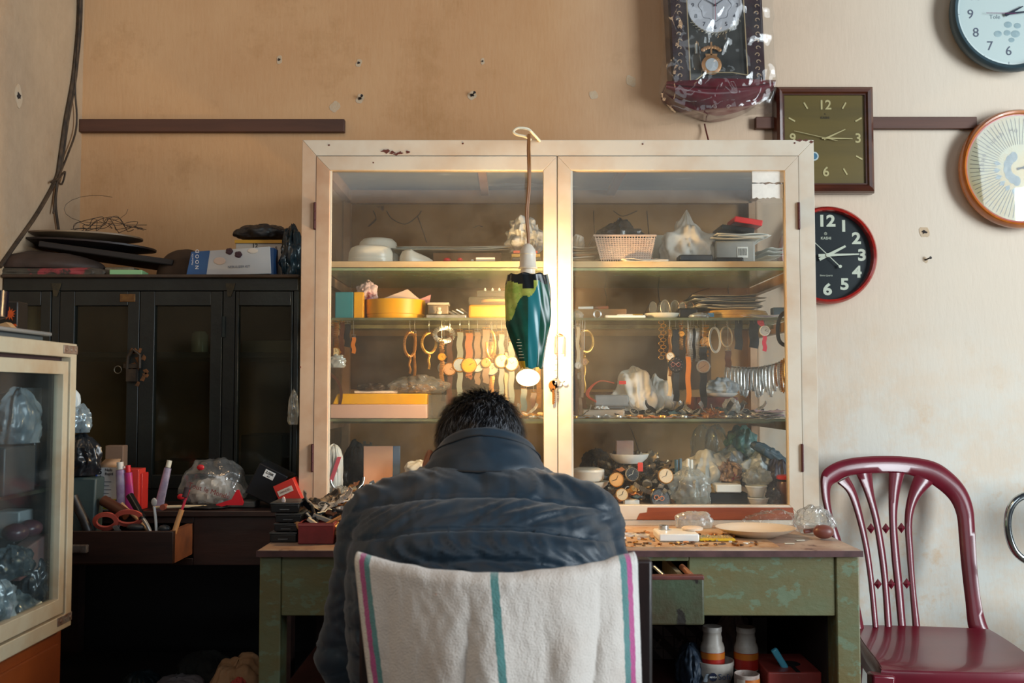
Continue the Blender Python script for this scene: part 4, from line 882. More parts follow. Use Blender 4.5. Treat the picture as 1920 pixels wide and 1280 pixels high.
# ================================================================ red plastic chair
MAR = M((112, 22, 40), .30, c2=(98, 18, 34), ns=7, c3=(176, 120, 124), thr=.735, ns3=46, bump=.04, coat=.3)
rc = T('plastic_chair', 'dark red plastic chair standing against the wall right of the table', 'chair', (1.13, 2.62, 0))
def back_pt(px, py):
    # back rest leans back: nearer at the seat, further at the top
    t_ = min(1, max(0, (1180-py)/320)); u_ = (px-1690)/150
    Y = lerp(2.80, 2.93, t_)-.035*u_*u_+.03*u_
    return P(px, py, min(Y, 2.965))
outl = [(1602, 1180), (1590, 1110), (1573, 1050), (1560, 1005), (1548, 960), (1541, 925), (1541, 890), (1558, 872), (1590, 860), (1640, 855), (1700, 856), (1752, 865), (1785, 885), (1812, 915), (1826, 950), (1830, 990), (1834, 1060), (1842, 1130), (1856, 1180), (1878, 1206)]
inl = [(1622, 1180), (1608, 1110), (1590, 1050), (1576, 1005), (1563, 968), (1558, 935), (1560, 912), (1572, 903), (1590, 893), (1630, 888), (1690, 888), (1730, 898), (1760, 916), (1783, 938), (1795, 965), (1799, 1000), (1804, 1060), (1812, 1130), (1818, 1178), (1835, 1200)]
def pxpath(pp, n=5):
    q = smoothp([V((a, 0, b_)) for a, b_ in pp], n); return [(k.x, k.z) for k in q]
oo = pxpath(outl); ii = pxpath(inl)
fb = MB()
def strip(A, B, th=.017, rnd_=.004):
    n = len(A); vs = []; fs = []
    for (a, b_), (c_, d_) in zip(A, B):
        q0 = back_pt(a, b_); q1 = back_pt(c_, d_); e_ = (q1-q0)
        for t_, o_ in ((0, .35), (.12, -.15), (.5, -.38), (.88, -.15), (1, .35), (.5, 1.)):
            q = q0+e_*t_; vs.append(q+V((0, th*o_-.0, 0)))
    for i in range(n-1):
        for k in range(6): j = (k+1) % 6; fs.append((i*6+k, i*6+j, (i+1)*6+j, (i+1)*6+k))
    fs += [tuple(range(6)), tuple(reversed(range((n-1)*6, n*6)))]
    fb.add(vs, fs)
strip(oo, ii)
p('back_frame', fb, MAR, rc, smooth=50)
def slat(L_, R_):
    global fb; fb = MB(); strip(pxpath(L_), pxpath(R_), .013); p('back_slat', fb, MAR, rc, smooth=50)
slat([(1570, 905), (1590, 925), (1606, 970), (1620, 1030), (1630, 1100), (1637, 1175)], [(1592, 893), (1606, 920), (1618, 962), (1632, 1030), (1641, 1100), (1648, 1175)])
slat([(1606, 888), (1622, 925), (1637, 975), (1648, 1040), (1655, 1100), (1660, 1175)], [(1636, 886), (1640, 925), (1651, 975), (1662, 1040), (1668, 1100), (1674, 1175)])
slat([(1668, 886), (1667, 925), (1668, 975), (1672, 1040), (1678, 1100), (1685, 1175)], [(1698, 886), (1688, 925), (1683, 975), (1688, 1040), (1694, 1100), (1700, 1175)])
slat([(1716, 890), (1703, 930), (1697, 975), (1701, 1040), (1706, 1100), (1712, 1175)], [(1752, 905), (1725, 935), (1712, 975), (1714, 1040), (1718, 1100), (1727, 1175)])
for (a, b_) in ((1632, 990), (1660, 990), (1689, 989), (1645, 1094), (1670, 1094), (1699, 1093)):
    q = back_pt(a, b_); q.y -= .004; mb = MB(); s = L(10, q.y)
    mb.add([q+V((-s*.75, 0, 0)), q+V((0, 0, s)), q+V((s*.75, 0, 0)), q+V((0, 0, -s)), q+V((0, -.006, 0)), q+V((0, .006, 0))], [(0, 1, 4), (1, 2, 4), (2, 3, 4), (3, 0, 4), (1, 0, 5), (2, 1, 5), (3, 2, 5), (0, 3, 5)]); p('diamond', mb, MAR, rc, smooth=0)
# seat: corners placed in plan
ZS = .430
sc4 = [V((X(1600, 2.80, ZS), 2.82)), V((X(1868, 2.74, ZS), 2.77)), V((X(1945, 2.40, ZS)+.01, 2.37)), V((X(1648, 2.40, ZS), 2.40))]
def splan(u, v): a = sc4[0].lerp(sc4[1], u); b = sc4[3].lerp(sc4[2], u); q = a.lerp(b, v); return q
def seat(u, v, drop=0):
    # superellipse corners
    x, y = 2*u-1, 2*v-1; q = splan(u, v); c_ = splan(.5, .5); k = 1-.045*(x*x*y*y); q = c_+(q-c_)*k
    return V((q.x, q.y, ZS-.010*(1-x**4)*(1-y**4)*1.0-.012*max(0, y)**6))
sb = MB().grid(lambda u, v: seat(u, v), 26, 26); n = 26
edge = [i for i in range(27)]+[27*j+26 for j in range(1, 27)]+[26*27+i for i in range(25, -1, -1)]+[27*j for j in range(25, 0, -1)]
cq = splan(.5, .5); prev = edge; base = [sb.v[i].copy() for i in edge]
for dz, k in ((.006, 1.012), (.020, 1.018), (.062, 1.012)):
    st_ = len(sb.v); sb.v += [V((cq.x+(q.x-cq.x)*k, cq.y+(q.y-cq.y)*k, q.z-dz)) for q in base]; ne = len(edge); cur = list(range(st_, st_+ne))
    sb.f += [(prev[i], prev[(i+1) % ne], cur[(i+1) % ne], cur[i]) for i in range(ne)]; sb.m += [0]*ne; prev = cur
p('seat', sb, MAR, rc, solid=.003, smooth=50)
for i, q in enumerate(sc4):
    q2 = cq+(q-cq)*.97; q3 = cq+(q-cq)*1.08; mb = MB(); mb.sweep([(q2.x, q2.y, ZS-.02), (q3.x, q3.y if i > 1 else min(q3.y, 2.95), 0)], [(-.022, -.018), (.022, -.018), (.022, .018), (-.022, .018)], up=(0, 1, 0), scale=[1.25, .8]); p('leg', mb, MAR, rc, bev=.006)
# chrome tube chair further right
cc = T('chrome_chair', 'chrome tube chair cut off at the right edge behind the red chair', 'chair', (1.62, 2.75, 0))
ct = [(1960, 925), (1925, 928), (1903, 940), (1891, 965), (1891, 1000), (1905, 1035), (1935, 1055), (1975, 1062)]
p('back_tube', MB().tube(smoothp([P(a, b_, 2.72) for a, b_ in ct], 6), .0105, 12), M((190, 198, 200), .12, 1.), cc)
p('back_pad', MB().box(1.62-.055, 1.80, 2.725, 2.75, .70, .80), M((50, 46, 52), .4), cc, bev=.01)
p('frame', MB().tube(smoothp([P(1975, 1062, 2.72), V((1.60, 2.70, .45)), V((1.585, 2.60, .43)), V((1.58, 2.40, .42)), V((1.58, 2.37, .02))], 6), .0105, 12).tube([(1.62, 2.72, .44), (1.62, 2.80, .02)], .0105, 12), M((190, 198, 200), .12, 1.), cc)
p('seat', MB().box(1.575, 1.95, 2.38, 2.74, .44, .48), M((46, 36, 40), .5), cc, bev=.012)

# ================================================================ clocks on the wall
def zdisc(prof, c, m, par, nm, lab=None, n=64, **k): return p(nm, MB().lathe(prof, c, n, FACE, **k), m, par, lab, smooth=50)
def hands(par, c, y, lst, m):
    for nm, ang, l, tail, w, tp in lst:
        a = R(90-ang); d = V((cos(a), 0, sin(a))); s = V((-sin(a), 0, cos(a))); q = V((c.x, y, c.z)); mb = MB()
        A = q-d*tail; B = q+d*l
        vs = [A-s*w, A+s*w, q+s*w*1.0, B+s*w*tp, B-s*w*tp, q-s*w]
        mb.add(vs+[k+V((0, .0008, 0)) for k in vs], [(0, 1, 2, 5), (5, 2, 3, 4), (11, 8, 7, 6), (10, 9, 8, 11)]+[(i, i+6, (i+1) % 6+6, (i+1) % 6) for i in range(6)]); p(nm, mb, m, par, smooth=0)
# black dial, red rim
q = P(1555, 477, 2.96); r = L(93.5, 2.96)
k = T('wall_clock', 'round black wall clock with a red rim half behind the cabinet', 'clock', V((q.x, 2.999, q.z)))
RED = M((168, 34, 24), .22, c2=(140, 26, 20), ns=40, coat=.5)
c0 = V((q.x, 2.998, q.z))
zdisc([(r*.97, 0), (r, .008), (r, .022), (r*.985, .032), (r*.95, .038), (r*.91, .036), (r*.895, .026), (r*.895, .012)], c0, RED, k, 'rim', cap0=True, cap1=False)
zdisc([(r*.91, .010), (r*.905, .014)], c0, M((20, 26, 30), .3), k, 'dial', 'black dial')
NUM = M((226, 226, 206), .3)
nm_ = MB()
for h in range(1, 13):
    a = R(90-30*h); f = .70 if h not in (3, 9, 12, 6) else .715
    merge(nm_, text_mb(str(h), .0475 if h != 11 else .044, (q.x+r*f*cos(a), c0.y-.0145, q.z+r*f*sin(a)*.98), bold=.035, sx=1.15))
p('numerals', nm_, NUM, k, smooth=0)
p('dial_print', merge(text_mb('KASHI', .0115, (q.x-.002, c0.y-.0145, q.z+L(33, 2.96)), bold=.012), text_mb('Silent Quartz', .0072, (q.x-.003, c0.y-.0145, q.z-L(38, 2.96)))).tube([V((q.x-.003+.004*cos(2*pi*j/18), c0.y-.0148, q.z+L(42, 2.96)+.004*sin(2*pi*j/18))) for j in range(18)], .0006, 5, closed=True).tube([V((q.x-.003+.0018*cos(2*pi*j/12), c0.y-.0148, q.z+L(42, 2.96)+.0018*sin(2*pi*j/12))) for j in range(12)], .0005, 5, closed=True), NUM, k, smooth=0)
hands(k, q, c0.y-.022, [('hour_hand', 63, .061, .028, .0045, .7)], NUM); hands(k, q, c0.y-.024, [('minute_hand', 88, .094, .028, .0042, .45)], NUM); hands(k, q, c0.y-.026, [('second_hand', 314, .085, .050, .0012, .6)], NUM)
mb = MB().lathe([(.006, 0), (.006, .004)], (q.x, c0.y-.023, q.z), 16, FACE); mb.lathe([(.005, 0), (.005, .001)], (q.x+.036, c0.y-.0255, q.z-.034), 14, FACE); p('hand_hub', mb, NUM, k)
zdisc([(r*.90, .030), (r*.90, .031)], c0, GLASS_CLEAR, k, 'glass_cover')
# square clock
a = P(1455, 158, 2.95); b_ = P(1645, 359, 2.95); 
x0, x1, z0, z1 = a.x, b_.x, b_.z, a.z; xm = (x0+x1)/2; zm = (z0+z1)/2; q = V((X(1549, 2.97, 1.68), 2.97, Z(260, 2.97)))
k = T('wall_clock', 'square brown wooden wall clock with an olive face behind the cabinet corner', 'clock', (xm, 2.999, z0))
BR = M((92, 44, 24), .3, c2=(64, 30, 20), ns=20, stretch=(.2, 1, 1), coat=.6)
def rect(i): return [(x0+i, z0+i), (x1-i, z0+i), (x1-i, z1-i), (x0+i, z1-i)]
mb = MB(); prof = [(0, 2.998), (0, 2.975), (.004, 2.962), (.012, 2.955), (.020, 2.958), (.024, 2.964), (.028, 2.964), (.028, 2.972)]
for (i0, y0), (i1, y1) in zip(prof, prof[1:]):
    A = [V((x, y0, z)) for x, z in rect(i0)]; B = [V((x, y1, z)) for x, z in rect(i1)]; mb.add(A+B, [(j, (j+1) % 4, 4+(j+1) % 4, 4+j) for j in range(4)])
p('frame', mb, BR, k, smooth=25)
p('dial', MB().box(x0+.026, x1-.026, 2.970, 2.996, z0+.026, z1-.026), M((116, 92, 26), .4, c2=(98, 78, 20), ns=14, stretch=(.1, 1, 1)), k, 'olive wood-grain dial')
GN = M((226, 206, 152), .25, .3); mb = MB()
rr = L(83, 2.97)
for h in range(1, 13):
    an = R(90-30*h); 
    if h % 3 == 0: merge(mb, text_mb(str(h), .040, (q.x+L(62 if h != 12 and h != 6 else 0, 2.97)*cos(an)*1., 2.969, q.z+L(64, 2.97)*sin(an)), bold=.02))
    else:
        f = L(68, 2.97)/max(abs(cos(an)), abs(sin(an)))*(.93 if h in (1, 5, 7, 11) else .93); c_ = V((q.x+f*cos(an), 2.969, q.z+f*sin(an))); d = V((cos(an), 0, sin(an))); mb.sweep([c_-d*.011, c_+d*.011], [(-.0022, -.001), (.0022, -.001), (.0022, .001), (-.0022, .001)], up=(0, 1, 0))
p('numerals', mb, GN, k, smooth=0); p('dial_print', merge(text_mb('KASHI', .010, (q.x, 2.969, q.z+L(40, 2.97)), bold=.01), text_mb('^', .012, (q.x, 2.969, q.z+L(46, 2.97)))), M((52, 36, 16), .5), k, smooth=0)
hands(k, q, 2.966, [('hour_hand', 65, .066, .006, .0028, .4)], GN); hands(k, q, 2.964, [('minute_hand', 91, .080, .012, .0026, .5)], GN); hands(k, q, 2.962, [('second_hand', 283, .098, .035, .0008, .8)], GN)
mb = MB().lathe([(.0135, 0), (.0135, .001)], (X(1528, 2.97, 1.6), 2.969, Z(293, 2.97)), 24, FACE); st = p('round_label', mb, M((214, 222, 220), .4), k, 'small round white and blue label'); p('label_print', MB().lathe([(.0095, 0), (.0095, .0004)], (X(1528, 2.97, 1.6), 2.9678, Z(293, 2.97)), 24, FACE), M((70, 120, 150), .4), st)
p('glass_cover', MB().box(x0+.026, x1-.026, 2.9595, 2.9605, z0+.026, z1-.026), GLASS_CLEAR, k, smooth=0)
# amber clock with fan dial
q = P(1919, 313, 2.94); r = L(115, 2.94); c0 = V((q.x, 2.998, q.z))
k = T('wall_clock', 'round amber framed wall clock with a pale fan dial at the right edge', 'clock', c0)
AMB = M((196, 112, 36), .2, c2=(150, 76, 22), ns=9, coat=.5)
zdisc([(r*.90, 0), (r*.97, .012), (r, .030), (r*.985, .044), (r*.95, .052), (r*.92, .050), (r*.905, .042)], c0, AMB, k, 'rim', cap1=False)
zdisc([(r*.93, .034), (r*.90, .040)], c0, M((206, 200, 172), .5, c2=(206, 172, 104), ns=6, lo=.42, hi=.7), k, 'dial', 'cream dial')
zdisc([(r*.905, .0425), (r*.885, .0415)], c0, M((190, 96, 90), .4), k, 'beaded_ring', cap0=False, cap1=False)
mb = MB()
for j in range(72): an = 2*pi*j/72; d = V((cos(an), 0, sin(an))); mb.sweep([c0+V((0, -.0405, 0))+d*r*.40, c0+V((0, -.0405, 0))+d*r*.84], [(-.0008, -.0002), (.0008, -.0002), (.0008, .0002), (-.0008, .0002)], up=(0, 1, 0))
p('fan_lines', mb, M((84, 74, 60), .6), k, smooth=0)
mb = MB()
for j in range(11):
    an = R(168+j*17); c_ = c0+V((cos(an)*r*.40, -.0412, sin(an)*r*.40)); d = V((cos(an), 0, sin(an))); s_ = V((-sin(an), 0, cos(an)))
    mb.add([c_-d*.012, c_+s_*.008, c_+d*.010, c_-s_*.008], [(0, 1, 2, 3)])
for j in range(7): an = R(120+j*22); mb.ell(c0+V((cos(an)*r*.22, -.0405, sin(an)*r*.22)), (.012, .0008, .016), 14, 6)
p('flower_print', mb, M((96, 112, 124), .6, c2=(150, 160, 160), ns=60), k, smooth=0)
mb = MB(); s_ = 'Chan thanh Mo at'
for j, ch_ in enumerate(s_):
    an = R(182-j*7.2); ex = V((sin(an), 0, -cos(an))); ey = V((cos(an), 0, sin(an))); merge(mb, text_mb(ch_, .021, c0+V((cos(an)*r*.64, -.0408, sin(an)*r*.64)), ex=ex, ey=ey))
p('dial_script', mb, M((96, 84, 70), .6), k, smooth=0)
zdisc([(r*.89, .048), (r*.89, .049)], c0, GLASS_CLEAR, k, 'glass_cover')
hands(k, c0, c0.y-.044, [('hour_hand', 64, .05, .01, .002, .5), ('minute_hand', 90, .08, .01, .002, .5)], BLACKM)
# blue-grey clock at the top right
q = P(1899, 20, 2.94); r = L(116, 2.94); c0 = V((q.x, 2.998, q.z))
k = T('wall_clock', 'round wall clock with a grey-blue rim in the top right corner', 'clock', c0)
zdisc([(r*.88, 0), (r*.96, .018), (r, .040), (r*.99, .052), (r*.955, .060), (r*.90, .056), (r*.86, .034), (r*.855, .026)], c0, M((58, 78, 86), .35, c2=(46, 64, 72), ns=9), k, 'rim', cap1=False)
zdisc([(r*.87, .024), (r*.865, .027)], c0, M((216, 226, 224), .4), k, 'dial', 'pale dial')
mb = MB()
for h in range(1, 13): an = R(90-30*h); merge(mb, text_mb(str(h), .040, c0+V((cos(an)*r*.62, -.0275, sin(an)*r*.62))))
for h in range(12): an = R(30*h); d = V((cos(an), 0, sin(an))); mb.sweep([c0+V((0, -.0275, 0))+d*r*.80, c0+V((0, -.0275, 0))+d*r*.85], [(-.0005, -.0002), (.0005, -.0002), (.0005, .0002), (-.0005, .0002)], up=(0, 1, 0))
p('numerals', mb, M((92, 96, 116), .5), k, smooth=0)
mb = MB()
for a_, b2, s_ in ((-28, -38, 8), (-10, -36, 7), (6, -38, 9), (-8, -20, 8), (10, -22, 7), (-2, -50, 6)): mb.ell(c0+V((L(a_+8, 2.94), -.0272, L(b2, 2.94))), (L(s_, 2.94), .0006, L(s_*.8, 2.94)), 16, 6)
p('dial_picture', mb, M((178, 196, 200), .5, c2=(150, 172, 180), ns=40), k)
p('dial_print', text_mb('Tole', .018, c0+V((L(-25, 2.94), -.0275, L(-5, 2.94)))), M((140, 152, 160), .5), k, smooth=0)
hands(k, c0, c0.y-.034, [('hour_hand', 62, .05, .012, .004, .4)], M((34, 40, 60), .3)); hands(k, c0, c0.y-.036, [('minute_hand', 84, .075, .012, .0035, .4)], M((34, 40, 60), .3)); hands(k, c0, c0.y-.038, [('second_hand', 271, .07, .02, .0007, .8)], M((140, 60, 110), .3))
zdisc([(r*.86, .050), (r*.86, .051)], c0, GLASS_CLEAR, k, 'glass_cover')

# pendulum clock, slightly turned, with its bag
def tp(px, py, y): return P(px, py, y)
YF = 2.90
k = T('pendulum_clock', 'tall dark red pendulum clock in clear plastic hanging above the cabinet', 'clock', P(1345, 150, 2.998))
PB = M((46, 18, 24), .3, c2=(30, 14, 20), ns=14, coat=.5); BUR = M((104, 26, 38), .22, c2=(70, 18, 28), ns=9, coat=.6)
def poly(pts, y): return [(X(a, y, 1.75), Z(b_, y)) for a, b_ in pts]
p('case', MB().prism(poly([(1252, -60), (1432, -60), (1438, 150), (1262, 158)], YF+.01), .085, (0, YF+.012, 0)), PB, k, bev=.004)
mb = MB().ring(poly([(1256, -60), (1428, -60), (1437, 148), (1264, 156)], YF), poly([(1286, -60), (1394, -60), (1404, 140), (1296, 146)], YF), .012, (0, YF, 0)); p('door_frame', mb, M((30, 22, 30), .25, c2=(50, 20, 28), ns=10), k, bev=.002)
p('back_board', MB().prism(poly([(1284, -60), (1396, -60), (1406, 142), (1294, 148)], YF), .002, (0, YF+.0095, 0)), M((52, 50, 44), .5, c2=(36, 34, 32), ns=8), k)
mb = MB()
for j in range(16):
    for side_x, fx in ((1418, 1), (1272, -1)):
        a_ = side_x+(j*9-30)*.04; b2 = j*13-40; rr = 5.2; c_ = P(a_, b2, YF-.001); mb.tube([c_+V((fx*(-1)**j*L(rr, YF)*cos(t_*.55)*(1-t_*.09), 0, L(rr, YF)*sin(t_*.55)*(1-t_*.09))) for t_ in range(9)], .0016, 5)
p('scroll_ornament', mb, M((186, 160, 134), .4, .3), k, 'pale scrollwork up both sides')
dc = P(1341, 9, YF); dr_ = L(53, YF)
p('dial', MB().lathe([(dr_, 0), (dr_*.99, .003)], V((dc.x, YF+.008, dc.z)), 56, FACE), M((206, 204, 214), .4), k, 'white dial')
mb = MB()
for h in range(1, 13): an = R(90-30*h); merge(mb, text_mb(str(h), .0175, V((dc.x+dr_*.80*cos(an), YF+.0045, dc.z+dr_*.80*sin(an))), bold=.01))
mb.tube([V((dc.x+dr_*(.56+.04*cos(8*t_))*cos(t_), YF+.0045, dc.z+dr_*(.56+.04*cos(8*t_))*sin(t_))) for t_ in [2*pi*j/64 for j in range(64)]], .0006, 5, closed=True)
p('numerals', mb, M((62, 66, 84), .5), k, smooth=0)
mb = MB()
for j in range(17): an = R(215+j*6.9); c_ = V((dc.x+dr_*1.03*cos(an), YF+.003, dc.z+dr_*1.03*sin(an))); mb.tube([c_+V((.0052*cos(t_*.7+an)*(1-.08*t_), 0, .0052*sin(t_*.7+an)*(1-.08*t_))) for t_ in range(8)], .0009, 5)
p('dial_surround', mb, M((206, 192, 166), .4, .3), k)
hands(k, dc, YF+.001, [('hour_hand', 56, .030, .006, .0014, .5), ('minute_hand', 300, .042, .006, .0012, .5)], M((60, 60, 76), .4)); hands(k, dc, YF-.001, [('second_hand', 180, .045, .02, .0006, .8)], M((190, 90, 110), .4))
wb = MB(); dd_ = poly([(1288, -60), (1395, -60), (1404, 141), (1376, 136), (1350, 136), (1322, 138), (1300, 155), (1296, 155)], YF-.006); n_ = len(dd_)
for j in range(n_): A = dd_[j]; B = dd_[(j+1) % n_]; wb.tube([(A[0], YF-.006, A[1]), (B[0], YF-.006, B[1])], .0018, 6)
p('door_edge', wb, M((176, 160, 128), .35, .3), k, 'thin pale edging round the glass')
p('glass_cover', MB().prism(dd_, .001, (0, YF-.005, 0)), GLASS_CLEAR, k, smooth=0)
pc = P(1334, 122, YF+.002); GO = M((196, 140, 92), .35, .5)
mb = MB().lathe([(L(19, YF), 0), (L(19, YF), .002), (L(14, YF), .004)], pc, 32, FACE); mb.box(pc.x-.0025, pc.x+.0025, pc.y, pc.y+.001, pc.z+.02, pc.z+.07)
for j in range(7): an = R(30+j*20); mb.ell((pc.x+L(15, YF)*cos(an)*1.2, pc.y, pc.z+L(24, YF)+L(11, YF)*sin(an)), (.006, .001, .006), 10, 6)
mb.prism([(-.014, .018), (.014, .018), (.018, .034), (-.018, .034)], .001, (pc.x, pc.y, pc.z))
pe = p('pendulum', mb, GO, k, 'gold pendulum with crown'); p('pendulum_disc', MB().lathe([(L(12.5, YF), .0042), (L(12, YF), .005)], pc, 28, FACE), M((196, 198, 204), .4), pe)
p('chime_rod', MB().lathe([(.0045, 0), (.0045, .030)], (X(1307, YF, 1.8), YF+.004, Z(100, YF)), 14).lathe([(.004, 0), (.004, .022)], (X(1362, YF, 1.8), YF+.004, Z(98, YF)), 14), STEEL, k)
# moulded base
pts = pxpath([(1250, 152), (1300, 150), (1345, 147), (1400, 148), (1455, 150)], 4); low = pxpath([(1248, 176), (1278, 196), (1330, 215), (1362, 215), (1408, 200), (1450, 168)], 4)
n_ = min(len(pts), len(low)); mb = MB()
def bs(u, v):
    i = u*(len(pts)-1); j = u*(len(low)-1); a_ = pts[int(i)]; c_ = pts[min(len(pts)-1, int(i)+1)]; ax, ay = lerp(a_[0], c_[0], i % 1), lerp(a_[1], c_[1], i % 1); b2 = low[int(j)]; d_ = low[min(len(low)-1, int(j)+1)]; bx, by = lerp(b2[0], d_[0], j % 1), lerp(b2[1], d_[1], j % 1)
    return P(lerp(ax, bx, v), lerp(ay, by, v), YF-.030*sin(pi*min(1, v*1.15)*.9)-.012*(v < .25)+.03*v)
g0 = MB().grid(bs, 36, 14); mb.add(g0.v, g0.f); back = [V((q.x, 2.992, q.z)) for q in g0.v]
mb.add(back, [tuple(reversed(f)) for f in g0.f]); w_ = 37; o2 = len(g0.v)
ed = list(range(37))+[w_*j+36 for j in range(1, 15)]+[14*w_+i for i in range(35, -1, -1)]+[w_*j for j in range(13, 0, -1)]
mb.f += [(ed[i], ed[(i+1) % len(ed)], ed[(i+1) % len(ed)]+o2, ed[i]+o2) for i in range(len(ed))]; mb.m += [0]*len(ed)
p('base_moulding', mb, BUR, k, 'glossy burgundy curved base')
mb = MB()
for sx_ in (-1, 1): c_ = P(1353+sx_*13, 200, YF-.034); mb.tube([c_+V((sx_*.007*cos(t_*.7)*(1-.07*t_), 0, .007*sin(t_*.7)*(1-.07*t_))) for t_ in range(10)], .0011, 5)
p('base_ornament', mb, M((150, 128, 120), .4), k)
# polythene cover
bp_ = [(1238, -60, 1452, -60), (1242, 60, 1450, 60), (1240, 130, 1455, 130), (1234, 175, 1459, 152), (1240, 205, 1450, 185), (1232, 236, 1446, 212)]
def bag(u, v):
    f = v*(len(bp_)-1); i = min(int(f), len(bp_)-2); t_ = f-i; l0, y0, r0, y1 = [lerp(bp_[i][j], bp_[i+1][j], t_) for j in range(4)]
    x = lerp(l0, r0, u); y = lerp(y0, y1, u); bulge = sin(pi*u)**.5*.045+.012
    cr_ = .020*(.4-abs(NZ.noise(V((x*.022, y*.016, 3)))))+.003*abs(NZ.noise(V((x*.07, y*.04, 9))))+.02*max(0, v-.8)*sin(x*.12)
    yy = (YF-.03)-bulge*.6-cr_ if v < .86 else lerp((YF-.03)-bulge*.6, 2.95, (v-.86)/.14)-cr_
    return P(x+3*NZ.noise(V((y*.05, u*4, 1))), y+(5*NZ.noise(V((x*.05, 2, 1))) if v > .9 else 0), min(yy, 2.985))
O('plastic_cover', MB().grid(bag, 90, 90), POLY_CLEAR, 'clear crinkled plastic bag wrapped around the pendulum clock', 'bag', smooth=60)
O('clock_wire', MB().tube(smoothp([P(1321, 232, 2.985), P(1324, 246, 2.985), P(1328, 262, 2.97)]), .0026, 6), M((96, 40, 34), .5), 'thin red-brown wire hanging below the bagged pendulum clock', 'wire')
# ================================================================ small things
E = .0008
def bxo(nm, lab, cat, a, b_, z, h, y, dep, m, rot=0, bev=.0015, grp=None):
    """box standing on height z; a..b_ its pixel span, h its height in pixels, y the distance of its front"""
    x0, x1 = X(a, y, z), X(b_, y, z); H = L(h, y); mb = MB()
    if rot: mb.cbox(((x0+x1)/2, y+dep/2, z+E+H/2), (x1-x0, dep, H), Matrix.Rotation(rot, 3, 'Z'))
    else: mb.box(x0, x1, y, y+dep, z+E, z+E+H)
    return O(nm, mb, m, lab, cat, grp, bev=bev)
def bag(nm, lab, cat, a, b_, z, h, y, ry, m, seed=1, amp=.2, knot=0, flat=.55, sq=1., grp=None, n=44, sm=60, ridge=True, sc=None):
    x0, x1 = X(a, y, z), X(b_, y, z); rx = (x1-x0)/2; H = L(h, y); rz = H/(1+flat)
    if knot: rz = H/(1+flat+.35*knot)
    return O(nm, blob(((x0+x1)/2, y, z+E), (rx, ry, rz), seed, amp, sc, n, int(n*.66), knot, flat, sq, ridge), m, lab, cat, grp, smooth=sm)
CLOTH = M((238, 236, 230), .85, c2=(222, 214, 202), ns=14, sheen=.3)
BAGB = M((34, 40, 46), .28, c2=(22, 26, 32), ns=20, spec=.7)
def sheet(a, b_, z, y, dep, seed, lift=.006, n=14, rot=0.):
    x0, x1 = X(a, y, z), X(b_, y, z); c = V(((x0+x1)/2, y+dep/2, z+E)); 
    def fn(u, v):
        q = V(((u-.5)*(x1-x0), (v-.5)*dep, 0)); q = Matrix.Rotation(rot, 3, 'Z') @ q
        return c+q+V((0, 0, lift*(.5+NZ.noise(V((u*2.3+seed, v*2.1, seed))))*(.3+1.4*abs(u-.5))))
    return MB().grid(fn, n, 8)
def papers(nm, lab, cat, a, b_, z, y, dep, count, h, m, seed, spread=.012, mats=None):
    """a loose stack: one thing whose sheets are parts"""
    r = random.Random(seed); x0, x1 = X(a, y, z), X(b_, y, z); t = T(nm, lab, cat, ((x0+x1)/2, y+dep/2, z+E)); H = L(h, y)
    for i in range(count):
        mb = sheet(a, b_, z+H*i/count+.0004, y, dep, seed+i*3, lift=.004+.004*r.random(), rot=r.uniform(-.12, .12)); o = V((r.uniform(-spread, spread), r.uniform(-spread*.3, spread), 0)); mb.v = [q+o for q in mb.v]
        p('sheet', mb, (mats or [m])[i % len(mats or [m])], t, solid=.0006, smooth=60)
    return t

# ---- upper shelf
z = S1
t = T('white_tub', 'front white oval plastic tub at the left end of the upper shelf', 'tub', (X(690, 2.53), 2.60, z))
def oval(a, b_, y, ry, h, z0, lip=.8):
    x0, x1 = X(a, y), X(b_, y); H = L(h, y); rx = (x1-x0)/2
    return MB().lathe([(rx*.93, 0), (rx, .004), (rx, H*.30), (rx*.985, H*.31), (rx*.985, H*.33), (rx*.99, H*.34), (rx*.97, H*.62), (rx*.88, H*.86), (rx*.7, H*.97), (rx*.3, H)], ((x0+x1)/2, y+ry, z0+E), 44, sy=ry/rx)
TUB = M((238, 234, 222), .3, c2=(226, 220, 204), ns=10)
p('tub_body', oval(645, 732, 2.53, .045, 37, z), TUB, t)
t = T('white_tub', 'white plastic tub standing behind the front tub on the upper shelf', 'tub', (X(705, 2.66), 2.70, z)); p('tub_body', oval(662, 742, 2.64, .05, 62, z), TUB, t)
t = T('white_lamp_cover', 'low white plastic cover with a drawn-out end right of the two tubs', 'cover', (X(770, 2.55), 2.58, z))
mb = MB(); 
def cov(u, v):
    a = 2*pi*u; ca, sa = cos(a), sin(a); ex = 1+.75*max(0, ca)**1.5; rx = .032*ex; ry = .034*(1-.42*max(0, ca)); k = [1, 1, .97, .8, .45, .001][min(5, int(v*5+.01))]; hh = [0, .35, .55, .85, .98, 1][min(5, int(v*5+.01))]
    H = L(30, 2.53)*(1-.45*max(0, ca)*min(1, k+.2)); return V((X(768, 2.54)+rx*ca*k, 2.575+ry*sa*k, z+E+H*hh))
mb.grid(cov, 44, 5, closeu=True); mb.f.append(tuple(reversed(range(44)))); mb.m.append(0); p('cover_shell', mb, TUB, t)
bxo('cardboard_box', 'long brown cardboard box under the white plans on the upper shelf', 'box', 812, 940, z, 26, 2.60, .20, CARD)
t = papers('paper_plans', 'large white folded plans lying across the upper shelf', 'papers', 738, 985, z+L(29, 2.62), 2.58, .22, 3, 8, PAPERW, 3, .01, [PAPER, PAPERW, M((196, 190, 176), .7)])
bxo('eraser', 'white eraser on the front edge of the upper shelf', 'eraser', 892, 928, z, 8, 2.50, .02, WHITE2)
